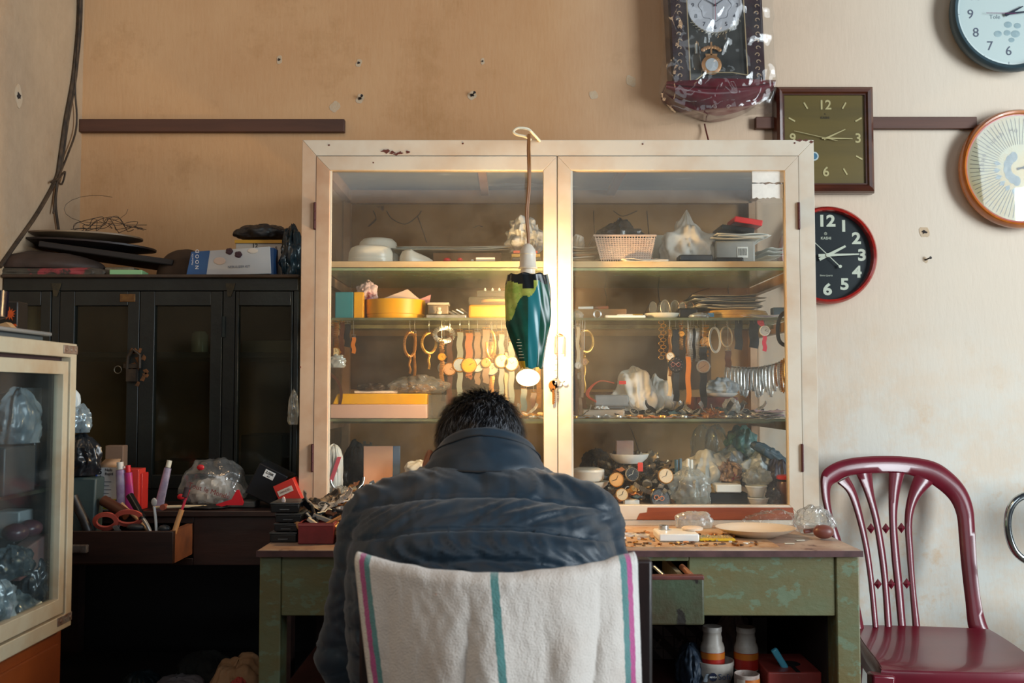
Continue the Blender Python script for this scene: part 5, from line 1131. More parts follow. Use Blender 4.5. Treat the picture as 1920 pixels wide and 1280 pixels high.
for a, w_, lb in ((838, 14, 'red plastic bit nearer the tubs on the upper shelf'), (862, 11, 'red plastic bit nearer the eraser on the upper shelf')): bag('plastic_bit', lb, 'plastic bit', a-w_/2, a+w_/2, z, 7, 2.505, .006, M((188, 40, 44), .35), a, n=14)
O('white_ball', MB().ell((X(885, 2.51), 2.51, z+.004), (.004, .004, .004)), WHITE2, 'tiny white bead beside the eraser', 'bead')
for i, (w_, hh, m_, lb) in enumerate(((30, 5, M((186, 160, 116), .6), 'thin tan book at the bottom of the small pile behind the lamp socket'), (28, 5, M((96, 84, 72), .6), 'dark book in the middle of the small pile behind the lamp socket'), (29, 6, M((214, 164, 72), .6), 'yellow book in the pile behind the lamp socket'), (26, 5, M((200, 74, 56), .6), 'red book on top of the pile behind the lamp socket'))):
    bxo('book', lb, 'book', 988-w_, 988+w_-2*i, z+sum((0, 5, 10, 16)[i:i+1])*.00142+i*.0012, hh, 2.54, .12, m_, grp='books behind the lamp socket')
bag('newspaper_ball', 'grey and white crumpled newspaper on the books behind the lamp cord', 'newspaper', 952, 1018, z+.034, 66, 2.60, .05, M((206, 208, 206), .7, c2=(74, 80, 86), ns=11), 5, .34, sm=30)
bag('cloth', 'small white crumpled cloth left of the basket on the upper shelf', 'cloth', 1072, 1096, z+.045, 26, 2.60, .03, CLOTH, 8)
papers('paper_stack', 'stack of tan papers between the middle stile and the basket', 'papers', 1050, 1128, z, 2.52, .2, 7, 32, PAPER, 21, .012, [PAPER, M((190, 160, 128), .7), PAPERW, M((160, 120, 92), .7)])
bxo('white_box', 'white box behind the black bag on the upper shelf', 'box', 1150, 1246, z, 76, 2.80, .1, M((190, 182, 164), .6))
# perforated basket
t = T('plastic_basket', 'clear perforated plastic basket holding a tied black bag', 'basket', (X(1174, 2.52), 2.58, z)); bx0, bx1 = X(1128, 2.50), X(1222, 2.50); tx0, tx1 = X(1115, 2.50), X(1232, 2.50); bh = L(49, 2.5)
BK = M((196, 176, 162), .35, c2=(186, 160, 144), ns=20)
mb = MB(); nx, nz_ = 21, 10
def bw(u, v): return V((lerp(lerp(bx0, tx0, v), lerp(bx1, tx1, v), u), 2.502-.006*v, z+E+bh*v*.98))
for j in range(nz_*2+1):
    if j % 2 == 0: mb.sweep([bw(.0, .10+j/(nz_*2)*.78), bw(1, .10+j/(nz_*2)*.78)], [(-.0017, -.0008), (.0017, -.0008), (.0017, .0008), (-.0017, .0008)], up=(0, 1, 0))
for i in range(nx+1): mb.sweep([bw(.02+.96*i/nx, 0), bw(.02+.96*i/nx, 1)], [(-.0012, -.0008), (.0012, -.0008), (.0012, .0008), (-.0012, .0008)], up=(0, 1, 0))
p('front_mesh', mb, BK, t, smooth=0)
mb = MB(); y0_, y1_ = 2.502, 2.66
for (A, B) in (((bx0, y0_), (tx0, y0_-.006)), ((bx1, y0_), (tx1, y0_-.006))): mb.add([(A[0], y0_, z+E), (B[0], y0_-.006, z+bh), (B[0], y1_+.006, z+bh), (A[0], y1_, z+E), (A[0]+.002, y0_, z+E), (B[0]+.002, y0_-.006, z+bh), (B[0]+.002, y1_+.006, z+bh), (A[0]+.002, y1_, z+E)], [(0, 1, 2, 3), (4, 7, 6, 5), (0, 4, 5, 1), (3, 2, 6, 7), (1, 5, 6, 2), (0, 3, 7, 4)])
mb.box(bx0, bx1, y0_, y1_, z+E, z+E+.002); mb.add([(bx0, y1_, z+E), (bx1, y1_, z+E), (tx1, y1_+.006, z+bh), (tx0, y1_+.006, z+bh)], [(0, 1, 2, 3)]); p('basket_wall', mb, CLEAR_PLASTIC, t, smooth=0)
p('basket_rim', MB().tube([(tx0, y0_-.007, z+bh), (tx1, y0_-.007, z+bh), (tx1, y1_+.007, z+bh), (tx0, y1_+.007, z+bh)], .0028, 8, closed=True), BK, t)
bag('black_bag', 'knotted black plastic bag sitting in the perforated basket', 'bag', 1116, 1206, z+bh*.62, 56, 2.585, .055, BAGB, 31, .3, knot=.5, sc=22, n=54)
bag('brown_paper', 'crumpled brown paper inside the perforated basket', 'paper', 1185, 1222, z+.004, 36, 2.56, .04, M((150, 110, 84), .7), 33, .2)
papers('paper_sheets', 'white sheets hanging over the front edge of the upper shelf under the basket', 'papers', 1172, 1256, z-.004, 2.472, .14, 3, 4, PAPERW, 40, .008, [PAPERW, M((224, 206, 184), .7)])
# white cloth bag with tied top
t = bag('cloth_bag', 'white cloth bag tied at the top in the middle of the right upper shelf', 'bag', 1238, 1342, z+.006, 88, 2.60, .060, CLOTH, 44, .26, knot=.75, flat=.5, sc=15, sm=80, n=54)
bxo('black_case', 'flat black case lying before the white cloth bag', 'case', 1274, 1337, z, 13, 2.50, .05, M((34, 42, 54), .4), bev=.004)
bxo('black_case', 'flat black case right of the first one near the clear tub', 'case', 1342, 1395, z, 11, 2.53, .05, BLACKP, bev=.004)
t = T('clear_tub', 'clear plastic tub with a barcode label at the right end of the upper shelf', 'tub', (X(1384, 2.56), 2.64, z))
p('tub_body', MB().box(X(1345, 2.56), X(1420, 2.56), 2.56, 2.74, z+E, z+.062), M((176, 176, 172), .25, c2=(150, 150, 146), ns=6), t, bev=.004); lb = p('barcode_label', MB().box(X(1386, 2.56), X(1406, 2.56), 2.5585, 2.56, z+.018, z+.046), PAPERW, t); mb = MB()
for i in range(7): mb.box(X(1388, 2.56)+i*.0033, X(1388, 2.56)+i*.0033+.0014, 2.5580, 2.5585, z+.024, z+.042)
p('barcode_bars', mb, BLACKM, lb)
papers('paper_sheets', 'white papers lying on the clear tub', 'papers', 1340, 1440, z+.064, 2.53, .18, 3, 10, PAPERW, 51, .01)
O('black_folder', MB().cbox((X(1385, 2.56), 2.60, z+.091), (.085, .12, .012), Matrix.Rotation(.12, 3, 'Y')), BLACKP, 'black folder on the papers below the red box', 'folder', bev=.002)
O('red_box', MB().cbox((X(1407, 2.56), 2.60, z+.112), (.072, .10, .015), Matrix.Rotation(.16, 3, 'Y')), M((214, 32, 38), .35), 'bright red flat box topmost at the right end of the upper shelf', 'box', bev=.002)
bxo('white_card', 'white card standing at the back right corner of the upper shelf', 'card', 1340, 1378, z, 92, 2.88, .006, M((206, 206, 198), .6))
bag('maroon_bag', 'dark maroon bundle behind the white cloth bag', 'bundle', 1325, 1356, z, 60, 2.70, .03, M((84, 44, 56), .6), 52)
papers('paper_sheets', 'pale papers left of the clear tub glued flat against the right glass', 'papers', 1436, 1470, z+.03, 2.62, .14, 3, 20, PAPERW, 55, .004)

# ---- second (glass) shelf
z = S2
bxo('sponge_pack', 'blue box with a yellow side at the left end of the glass shelf', 'box', 628, 662, z, 50, 2.52, .09, M((52, 134, 150), .45))
bxo('yellow_pack', 'yellow box with a clear window beside the blue one', 'box', 663, 681, z, 50, 2.52, .09, YELLOW)
t = T('yellow_tin', 'round yellow tub filled with paper on the glass shelf', 'tub', (X(739, 2.52), 2.585, z)); rx = L(57, 2.56)
p('tin_wall', MB().lathe([(rx*.93, 0), (rx*.95, .004), (rx*.95, .012), (rx*.97, .013), (rx, .050), (rx*.98, .050), (rx*.95, .014), (rx*.93, .004)], (X(739, 2.56), 2.50+rx, z+E), 48, cap1=False), YELLOW, t)
for i, (a, b_, hh, m_, lb) in enumerate(((708, 786, 24, M((222, 196, 176), .7), 'pinkish paper sticking out of the yellow tub'), (770, 806, 16, M((214, 150, 150), .6), 'pink card corner at the right of the yellow tub'))):
    y_ = 2.55; mb = MB().prism([(X(a, y_), z+.046), (X(b_, y_)-.004, z+.044), (X(b_, y_), z+.046+L(hh, y_)*(.95 if i else .2)), (X(a+55, y_) if not i else X(a+18, y_), z+.046+L(hh, y_)*(.5 if i else 1)), (X(a, y_), z+.050)], .0008, (0, y_+i*.02, 0)); O('paper', mb, m_, lb, 'paper')
bag('pink_cloth', 'pale cloth with red marks in front of the left cleat, on the yellow tub', 'cloth', 668, 708, z+.05, 34, 2.56, .022, M((216, 190, 186), .7, c2=(160, 70, 84), ns=26, lo=.55, hi=.65), 61, .3)
t = T('clear_case', 'small clear plastic case right of the yellow tub', 'case', (X(820, 2.54), 2.56, z+.012)); p('case_body', MB().box(X(801, 2.53), X(840, 2.53), 2.53, 2.58, z+.0135, z+.036), M((150, 134, 112), .25), t, bev=.003); p('case_lid', MB().box(X(800, 2.53), X(841, 2.53), 2.528, 2.582, z+.036, z+.043), M((196, 186, 166), .25), t, bev=.002)
t = T('metal_tray', 'shallow steel tray under the small clear case', 'tray', (X(835, 2.51), 2.55, z)); p('tray_body', MB().box(X(798, 2.51), X(874, 2.51), 2.51, 2.60, z+E, z+.010), STEEL, t, bev=.002)
O('white_stopper', MB().lathe([(.006, 0), (.008, .006), (.004, .010), (.006, .016), (.001, .019)], (X(822, 2.5), 2.505, z+.0110), 18), M((216, 206, 188), .3), 'white stopper on the front of the steel tray', 'stopper')
for i in range(4): O('watch_part', MB().cbox((X(847+i*7, 2.54), 2.54+.01*(i % 2), z+.016+.002*i), (.022, .010, .004), Matrix.Rotation(.4*i-.5, 3, 'Z') @ Matrix.Rotation(.5, 3, 'Y')), STEEL, 'small steel strap link resting in the steel tray', 'watch part', 'strap links in the tray', bev=.001)
t = T('orange_tub', 'clear topped orange tub half behind the lamp shade', 'tub', (X(915, 2.52), 2.56, z)); p('tub_body', MB().box(X(878, 2.52), X(958, 2.52), 2.52, 2.61, z+E, z+.036), M((236, 160, 40), .4), t, bev=.006); p('tub_cover', MB().box(X(878, 2.52), X(958, 2.52), 2.52, 2.61, z+.0365, z+.056), CLEAR_PLASTIC, t, bev=.004)
p('orange_disc', MB().lathe([(.04, 0), (.04, .006)], (X(930, 2.53), 2.565, z+.045), 30), M((240, 176, 96), .5), t)
t = T('clear_box', 'clear lidded box with white knobs stacked on the orange tub', 'box', (X(925, 2.54), 2.57, z+.057)); p('box_body', MB().box(X(894, 2.54), X(950, 2.54), 2.54, 2.60, z+.0575, z+.074), CLEAR_PLASTIC, t, bev=.003)
for a in (909, 923, 936): p('knob', MB().lathe([(.003, 0), (.0035, .004), (.002, .007), (.001, .009)], (X(a, 2.55), 2.56, z+.074), 14), WHITE2, t)
# right half of that shelf
O('marker_pen', MB().tube([(X(1085, 2.56), 2.56, z+.030), (X(1113, 2.56), 2.56, z+.031)], .0045, 10), WHITE2, 'white marker pen lying on the glass shelf right of the middle stile', 'pen')
O('screwdriver', MB().tube([(X(1115, 2.56), 2.565, z+.031), (X(1142, 2.56), 2.565, z+.032)], .0055, 10), M((70, 66, 62), .4, c2=(190, 90, 40), ns=30), 'dark tool with an orange tip beside the white marker', 'tool')
bxo('clear_case', 'long clear flat case under the pens on the glass shelf', 'case', 1075, 1175, z, 19, 2.54, .10, M((150, 116, 78), .3, c2=(120, 90, 60), ns=8))
bag('plastic_wrap', 'little ball of clear wrap beside the middle stile on the glass shelf', 'wrap', 1072, 1094, z, 14, 2.52, .015, POLY_MILK, 70, n=24)
mb = MB(); 
for i in range(3): mb.tube([(X(1120+i, 2.51)+.009*cos(2*pi*j/22), 2.51+.002*i, z+.011+.0095*sin(2*pi*j/22)) for j in range(22)], .0009, 6, closed=True)
O('wire_ring', mb, STEEL, 'coil of thin steel rings standing on the glass shelf', 'rings')
t = T('white_tray', 'flat white plastic tray at the front of the glass shelf', 'tray', (X(1172, 2.50), 2.53, z)); p('tray_body', MB().box(X(1136, 2.50), X(1212, 2.50), 2.50, 2.57, z+E, z+.008).box(X(1160, 2.50), X(1190, 2.50), 2.52, 2.56, z+.008, z+.012), WHITE2, t, bev=.002)
bxo('yellow_strip', 'thin yellow strip behind the flat white tray', 'strip', 1143, 1206, z, 12, 2.575, .01, YELLOW)
def plate(nm, lab, cat, px, y, z, r, h, m, sy=.9, grp=None): return O(nm, MB().lathe([(r*.55, 0), (r*.62, 0), (r*.9, h*.55), (r, h), (r*.97, h), (r*.86, h*.62), (r*.55, h*.25), (.001, h*.25)], (X(px, y, z), y, z+E), 44, sy=sy, cap1=False), m, lab, cat, grp)
plate('white_dish', 'small white oval dish on the glass shelf under the eyeglasses', 'dish', 1243, 2.545, z, L(35, 2.52), .014, M((224, 220, 206), .2))
def specs(px, lab, m, sc=1., tilt=0.):
    t = T('eyeglasses', lab, 'eyeglasses', (X(px, 2.54), 2.54, z+.012)); mb = MB(); x0 = X(px, 2.54)
    for s in (-1, 1): 
        mb.tube([(x0+s*.012*sc+.010*sc*cos(2*pi*j/18)+.0*s, 2.54+s*.006, z+.030+.017*sc*sin(2*pi*j/18)) for j in range(18)], .0009, 6, closed=True)
        mb.tube([(x0+s*.022*sc, 2.545, z+.036), (x0+s*.028*sc, 2.57, z+.018), (x0+s*.03*sc, 2.60, z+.012)], .001, 6)
    p('rims', mb, m, t); l = MB()
    for s in (-1, 1): l.lathe([(.0095*sc, 0), (.0095*sc, .0006)], (x0+s*.012*sc, 2.54+s*.006, z+.030), 18, FACE, sy=1.65)
    p('lens', l, CLEAR_PLASTIC, t)
specs(1234, 'thin eyeglasses propped in the white dish', M((54, 50, 48), .3, .5)); specs(1258, 'clear pair of eyeglasses right of the thin ones', M((150, 146, 136), .3, .4), 1.15); specs(1289, 'brown eyeglasses standing on the black pouch', M((120, 84, 60), .3, .2), .95)
bxo('black_pouch', 'black pouch between the white dish and the yellow tin', 'pouch', 1272, 1310, z, 20, 2.52, .06, BLACKP, bev=.005)
t = T('yellow_tin', 'low round yellow tin under the magazines on the glass shelf', 'tin', (X(1375, 2.52), 2.60, z)); p('tin_body', MB().lathe([(.088, 0), (.09, .004), (.09, .010), (.092, .011), (.092, .016), (.09, .017), (.088, .022)], (X(1376, 2.59), 2.60, z+E), 52), M((214, 170, 78), .35, c2=(190, 140, 56), ns=20), t); p('blue_patch', MB().box(X(1330, 2.5), X(1342, 2.5), 2.5075, 2.5125, z+.004, z+.014), M((90, 140, 170), .4), t)
papers('magazine_stack', 'untidy stack of magazines and papers on the low yellow tin', 'magazines', 1310, 1432, z+.025, 2.50, .19, 11, 26, PAPER, 77, .016, [PAPER, M((110, 112, 110), .5), PAPERW, M((150, 140, 126), .6), M((60, 66, 72), .5)])
papers('paper_sheets', 'white and lilac papers on the front right of the glass shelf', 'papers', 1395, 1470, z, 2.495, .12, 3, 6, PAPERW, 81, .008, [PAPERW, M((206, 190, 210), .6)])
bxo('blue_clip', 'dark blue clip box against the right end of the glass shelf', 'clip', 1450, 1472, z+.007, 17, 2.54, .03, M((44, 74, 92), .4))
bag('tissue', 'scrap of white tissue and steel bits in front of the black pouch', 'tissue', 1292, 1330, z, 10, 2.505, .012, STEEL, 83, n=26)

# ---- watches
LEA = {'tan': M((176, 110, 66), .5, c2=(156, 94, 56), ns=30), 'brown': M((92, 54, 36), .45, c2=(74, 44, 30), ns=30), 'black': M((22, 26, 32), .4, c2=(30, 36, 44), ns=40), 'grey': M((140, 148, 140), .45), 'cream': M((206, 186, 152), .5), 'orange': M((206, 122, 34), .45), 'steel': STEEL, 'gold': GOLD, 'bronze': BRASS, 'red': M((198, 50, 74), .4), 'white': WHITE2, 'teal': M((70, 96, 104), .4), 'taupe': M((140, 112, 90), .5)}
def hook(x, y, z0, z1):
    return MB().tube([(x, y+.012, z0+.004), (x, y-.004, z0+.005), (x, y-.006, z0-.004), (x, y, z1+.006), (x+.0025, y-.003, z1), (x, y-.002, z1+.002)], .0007, 5)
def strap_pts(x, y, za, zb, bow, n=10): return [V((x+.0015*sin(i), y-bow*sin(pi*i/n), lerp(za, zb, i/n))) for i in range(n+1)]
def strap_mb(pts, w, m):
    if m in ('steel', 'gold', 'bronze'):
        mb = MB(); L_ = sum((pts[i+1]-pts[i]).length for i in range(len(pts)-1)); k = max(3, int(L_/.0045)); acc = [0]
        for i in range(len(pts)-1): acc.append(acc[-1]+(pts[i+1]-pts[i]).length)
        def at_(s):
            for i in range(len(acc)-1):
                if s <= acc[i+1]: t_ = (s-acc[i])/max(1e-9, acc[i+1]-acc[i]); return pts[i].lerp(pts[i+1], t_)
            return pts[-1]
        for j in range(k): a = at_(L_*(j+.06)/k); b = at_(L_*(j+.94)/k); mb.sweep([a, b], [(-w/2, -.0008), (-w*.2, -.0014), (w*.2, -.0014), (w/2, -.0008), (w/2, .0008), (-w/2, .0008)], up=(0, 1, 0))
        return mb
    return MB().ribbon(pts, w, .0026, up=(0, 1, 0))
def face_parts(t, x, y, zc, r, casem, dialc, hd_=True, N=FACE, dark=False):
    c = V((x, y, zc)); p('case', MB().lathe([(r*.8, -.003), (r, -.001), (r, .002), (r*.93, .0038), (r*.84, .004), (r*.82, .003)], c, 28, N, cap1=False).lathe([(.0016, r), (.0016, r+.002)], c, 8, Matrix.Rotation(pi/2, 3, 'Y')), LEA[casem], t)
    p('dial', MB().lathe([(r*.84, .0028), (r*.83, .003)], c, 28, N), M(dialc, .4), t)
    mb = MB(); pm = M((40, 34, 30), .4) if not dark else M((220, 214, 200), .4)
    for an, l in ((40, .45), (130+x*900, .62)): d = V((cos(R(an)), 0, sin(R(an)))); mb.sweep([c+V((0, -.0034, 0)), c+V((0, -.0034, 0))+d*r*l], [(-.0004, -.0001), (.0004, -.0001), (.0004, .0001), (-.0004, .0001)], up=(0, 1, 0))
    for j in range(12): d = V((cos(pi*j/6), 0, sin(pi*j/6))); mb.sweep([c+V((0, -.0034, 0))+d*r*.66, c+V((0, -.0034, 0))+d*r*.76], [(-.0003, -.0001), (.0003, -.0001), (.0003, .0001), (-.0003, .0001)], up=(0, 1, 0))
    p('dial_marks', mb, pm, t, smooth=0)
def hang(px, yt, yc, yb, Y, w, strap, r, case, dial, lab, grp='watches hung from the glass shelf', zt=None, dark=False, yr=None):
    x = X(px, Y); za, zb = Z(yt, Y), Z(yb, Y); zt = zt or S2-.006; t = T('hanging_watch', lab, 'watch', (x, Y, zb), grp); W_ = L(w, Y); rr = L(r, Y) if r else 0
    p('hook', hook(x, Y, zt, za), STEEL, t)
    if rr:
        zc = Z(yc, Y); 
        if zb < zc-rr*1.2: p('strap', strap_mb(strap_pts(x, Y, zc-rr*.85, zb, .003), W_*.9, strap), LEA[strap], t)
        p('strap', strap_mb(strap_pts(x, Y, za, zc+rr*.85, .003), W_, strap), LEA[strap], t); face_parts(t, x, Y-.004, zc, rr, case, dial, dark=dark)
    else: p('strap', strap_mb(strap_pts(x, Y, za, zb, .004), W_, strap), LEA[strap], t)
    p('buckle', MB().tube([(x-W_*.5, Y-.002, za), (x+W_*.5, Y-.002, za), (x+W_*.5, Y-.002, za+.006), (x-W_*.5, Y-.002, za+.006)], .0009, 6, closed=True), LEA[case or 'gold'], t)
    return t
def loop(px, yt, yb, Y, rxpx, m, lab, w=.007, grp='watches hung from the glass shelf', tail=None, dial=None):
    x = X(px, Y); za, zb = Z(yt, Y), Z(yb, Y); rx = L(rxpx, Y); t = T('bracelet', lab, 'bracelet', (x, Y, zb), grp); p('hook', hook(x, Y, S2-.006, za), STEEL, t)
    cz_ = (za+zb)/2; h = (za-zb)/2; pts = [V((x+rx*sin(2*pi*i/26), Y+.010*sin(2*pi*i/26+.6), cz_+h*cos(2*pi*i/26))) for i in range(27)]; p('band', strap_mb(pts, w, m), LEA[m], t)
    if tail: p('tail', strap_mb(strap_pts(x, Y-.002, zb, Z(tail, Y), .002), w*.8, m), LEA[m], t)
    if dial: face_parts(t, x, Y-.006, zb+.002, L(dial, Y), m, (206, 160, 80))
    return t
Y1 = 2.60
loop(768, 622, 668, Y1, 10, 'bronze', 'dark gold linked bracelet leftmost of the row behind the left glass', tail=700); hang(777, 625, 0, 708, Y1+.01, 5, 'bronze', 0, 'steel', None, 'thin dark strap with a white clasp crossing the leftmost bracelet')
loop(804, 624, 662, Y1, 13, 'gold', 'bright gold looped bracelet with a half-round charm', tail=692, dial=None)
loop(832, 614, 640, Y1, 17, 'steel', 'wide steel bangle between the gold bracelet and the grey strap watch', w=.012); hang(828, 640, 669, 725, Y1-.01, 9, 'bronze', 8, 'gold', (226, 160, 40), 'small watch with a gold dial under the steel bangle')
hang(843, 630, 692, 758, Y1+.004, 10, 'brown', 13, 'bronze', (206, 160, 120), 'watch with a rosy dial and brown snakeskin strap'); hang(832, 650, 690, 752, Y1+.02, 10, 'black', 12, 'steel', (120, 110, 100), 'dark strap watch behind the rosy dial watch')
hang(862, 622, 684, 752, Y1, 11, 'grey', 14, 'gold', (168, 186, 204), 'watch with a pale blue dial on a grey strap')
hang(879, 624, 685, 708, Y1-.004, 13, 'tan', 15, 'gold', (236, 176, 34), 'watch with a deep yellow dial on a tan strap')
hang(895, 622, 685, 720, Y1+.006, 11, 'taupe', 13.5, 'steel', (232, 228, 212), 'watch with a white dial on a taupe strap left of the gold cushion watch')
hang(911, 618, 680, 718, Y1-.004, 13, 'taupe', 9.5, 'gold', (214, 166, 92), 'watch with a gold cushion case on a taupe strap'); 
hang(922, 640, 692, 752, Y1+.012, 10, 'bronze', 12, 'steel', (214, 200, 176), 'watch with a cream ringed dial just right of the gold cushion watch')
loop(920, 620, 672, Y1, 8, 'gold', 'bright glittering gold bracelet in the middle of the left row')
hang(940, 626, 677, 740, Y1, 10, 'grey', 13.5, 'gold', (240, 232, 208), 'round cream dial watch left of the plain white one'); loop(931, 622, 668, Y1+.02, 7, 'gold', 'narrow gold bracelet behind the cream dial watch')
hang(959, 640, 682, 755, Y1, 11, 'grey', 14, 'gold', (240, 238, 226), 'round plain white dial watch nearest the lamp shade'); hang(951, 660, 0, 760, Y1+.02, 9, 'cream', 0, 'gold', None, 'hanging cream strap right of the cream dial watch')
hang(1000, 735, 0, 765, Y1, 10, 'brown', 0, 'gold', None, 'dark strap hanging under the oval sticker'); hang(982, 728, 0, 770, Y1, 11, 'teal', 0, 'gold', None, 'blue-grey strap hanging below the lamp shade'); hang(1010, 640, 0, 765, Y1+.01, 9, 'bronze', 0, 'gold', None, 'bronze strap right beside the left door stile')
# bunch behind the left stile
for i, (px, yt, yb, w_, s_, lb) in enumerate(((620, 610, 672, 7, 'brown', 'outermost dark strap of the bunch by the left stile'), (629, 605, 668, 9, 'bronze', 'bronze strap with a bright case in the left bunch'), (640, 603, 672, 8, 'brown', 'brown strap in the middle of the left bunch'), (650, 607, 650, 11, 'black', 'black strap with a steel buckle in the left bunch'), (662, 632, 662, 7, 'orange', 'short orange strap at the right of the left bunch'))):
    hang(px, yt, 660 if i == 1 else 0, yb, 2.50+.008*i, w_, s_, 9 if i == 1 else 0, 'gold' if i < 3 else 'steel', (230, 210, 160) if i == 1 else None, lb, 'bunch of watches by the left stile')
bag('plastic_wrap', 'glinting clear wrap in the bunch by the left stile', 'wrap', 615, 648, Z(690, 2.49), 24, 2.495, .012, M((206, 220, 224), .08, .5), 90, .3, n=26)
O('brown_strap', MB().ribbon(smoothp([P(618, 700, 2.50), P(634, 715, 2.50), P(640, 740, 2.50), P(634, 765, 2.505), P(620, 780, 2.505)]), .007, .002), LEA['brown'], 'long brown strap curving down inside the left stile', 'strap')
# right bay: first bunch
for i, (px, yt, yb, w_, s_, r_, yc, dl_, lb) in enumerate(((1075, 615, 770, 6, 'black', 0, 0, None, 'dark strap nearest the middle stile'), (1084, 612, 690, 6, 'cream', 7, 685, (220, 216, 206), 'pale watch in the bunch beside the middle stile'), (1080, 640, 780, 8, 'brown', 0, 0, None, 'long brown strap reaching down beside the middle stile'), (1092, 622, 745, 5, 'taupe', 0, 0, None, 'thin taupe strap beside the gold ring bracelet'), (1088, 690, 778, 7, 'taupe', 7, 705, (196, 190, 180), 'watch low in the bunch beside the middle stile'))):
    hang(px, yt, yc, yb, 2.50+.008*i, w_, s_, r_, 'steel', dl_, lb, 'bunch of watches by the middle stile')
loop(1098, 619, 660, 2.56, 15, 'gold', 'round gold bead bracelet right of the middle stile', w=.006); hang(1096, 664, 678, 736, 2.555, 4, 'gold', 7, 'gold', (206, 150, 110), 'small gold watch hanging under the round bead bracelet')
mb = MB()
for i in range(11): mb.tube([P(1241+5*cos(2*pi*j/12)+(3 if i % 2 else -1), 604+i*6.6+3.4*sin(2*pi*j/12), 2.56+.001*(i % 3)) for j in range(12)], .0007, 5, closed=True)
O('gold_chain', mb, GOLD, 'thin gold ring chain hanging left of the silver dial watch', 'chain')
hang(1257, 618, 668, 705, 2.56, 6, 'bronze', 8.5, 'gold', (226, 222, 210), 'small silver dial watch on a beaded bronze band'); hang(1256, 675, 0, 742, 2.565, 7, 'cream', 0, 'steel', None, 'cream strap below the small silver dial watch')
hang(1268, 618, 683, 752, 2.56, 12, 'black', 15, 'black', (30, 26, 34), 'large black square-cased watch with two small red rings', dark=True)
mb = MB(); 
for a in (1262, 1272): mb.tube([P(a+3.6*cos(2*pi*j/14), 683+3.6*sin(2*pi*j/14), 2.5505) for j in range(14)], .0005, 5, closed=True)
w_ = [o for o in bpy.data.objects if o.name.startswith('hanging_watch')][-1]; p('dial_rings', mb, M((190, 110, 110), .4), w_)
hang(1278, 610, 626, 655, 2.565, 8, 'bronze', 6, 'gold', (220, 160, 60), 'small gold dial watch high in the right row'); hang(1290, 620, 0, 672, 2.57, 7, 'bronze', 0, 'gold', None, 'woven bronze band beside the small gold dial watch')
hang(1291, 668, 0, 758, 2.555, 9, 'orange', 0, 'steel', None, 'long orange leather strap in the right row'); hang(1296, 618, 0, 678, 2.57, 7, 'steel', 0, 'steel', None, 'curved steel band above the orange strap'); 
hang(1309, 615, 0, 678, 2.57, 8, 'steel', 0, 'steel', None, 'steel link band left of the gold wristwatch'); hang(1302, 615, 0, 672, 2.575, 7, 'black', 0, 'steel', None, 'black beaded band left of the gold wristwatch')
hang(1319, 650, 687, 764, 2.55, 14, 'black', 13, 'steel', (150, 128, 112), 'round steel watch with a tan dial on a wide black strap'); hang(1324, 614, 642, 666, 2.56, 13, 'gold', 10.5, 'gold', (226, 180, 120), 'gold wristwatch with a peach dial on a gold link band')
loop(1342, 614, 660, 2.56, 11, 'white', 'white rimmed watch turned sideways on its hook', w=.006, dial=None); loop(1364, 612, 650, 2.56, 12, 'cream', 'pale wire loop bracelet with a square clasp', w=.003); hang(1366, 657, 0, 688, 2.56, 11, 'brown', 0, 'steel', None, 'short dark red-brown strap under the wire loop bracelet')
hang(1386, 597, 0, 655, 2.55, 14, 'black', 0, 'steel', None, 'broad black strap folded over the shelf edge, left of the pair'); hang(1415, 597, 0, 652, 2.55, 17, 'black', 0, 'steel', None, 'broad black strap right of its twin, next to the red watch')
hang(1428, 597, 0, 610, 2.52, 11, 'red', 0, 'steel', None, 'red upper strap of the plastic watch'); hang(1435, 612, 620, 658, 2.525, 8, 'red', 10, 'white', (196, 196, 192), 'white cased watch on a red plastic strap')
O('black_cable', MB().ribbon(smoothp([P(1480, 580, 2.46), P(1464, 592, 2.46), P(1458, 615, 2.46), P(1462, 640, 2.46), P(1478, 650, 2.46)]), .009, .003, up=(0, 1, 0)), LEA['black'], 'black curved band hanging at the right door stile', 'strap')
# bracelets threaded on a cord along the right pane
cordp = [V((CX1-.022-.090*(1-i/10)**1.5, 2.84-.036*i, Z(694, 2.9)+.010-.012*sin(pi*i/10)+.022*(i/10)**2)) for i in range(11)]
O('cord', MB().tube(cordp, .0016, 6), M((90, 84, 80), .6), 'cord the bracelets are threaded on along the right side glass', 'cord')
for i in range(21):
    f = i/20*9.9; k_ = min(9, int(f)); q = cordp[k_].lerp(cordp[k_+1], f-k_); m_ = 'steel' if i < 14 or i % 3 == 0 else ('gold' if i % 2 else 'bronze'); ln = .072+.012*sin(i*1.7)
    t = T('bracelet', 'metal watch bracelet threaded on the cord along the right side glass' if i < 14 else 'gold-toned metal bracelet threaded on the near end of the cord', 'bracelet', (q.x, q.y, q.z-ln), 'bracelets on the cord' if i < 14 else 'gold bracelets on the cord')
    pts = [V((q.x+.0045*sin(2*pi*j/20)+.002*sin(i), q.y+.006*cos(2*pi*j/20+1), q.z+.002-ln/2+ln/2*cos(2*pi*j/20))) for j in range(21)]; p('band', strap_mb(pts, .007, m_), LEA[m_], t)

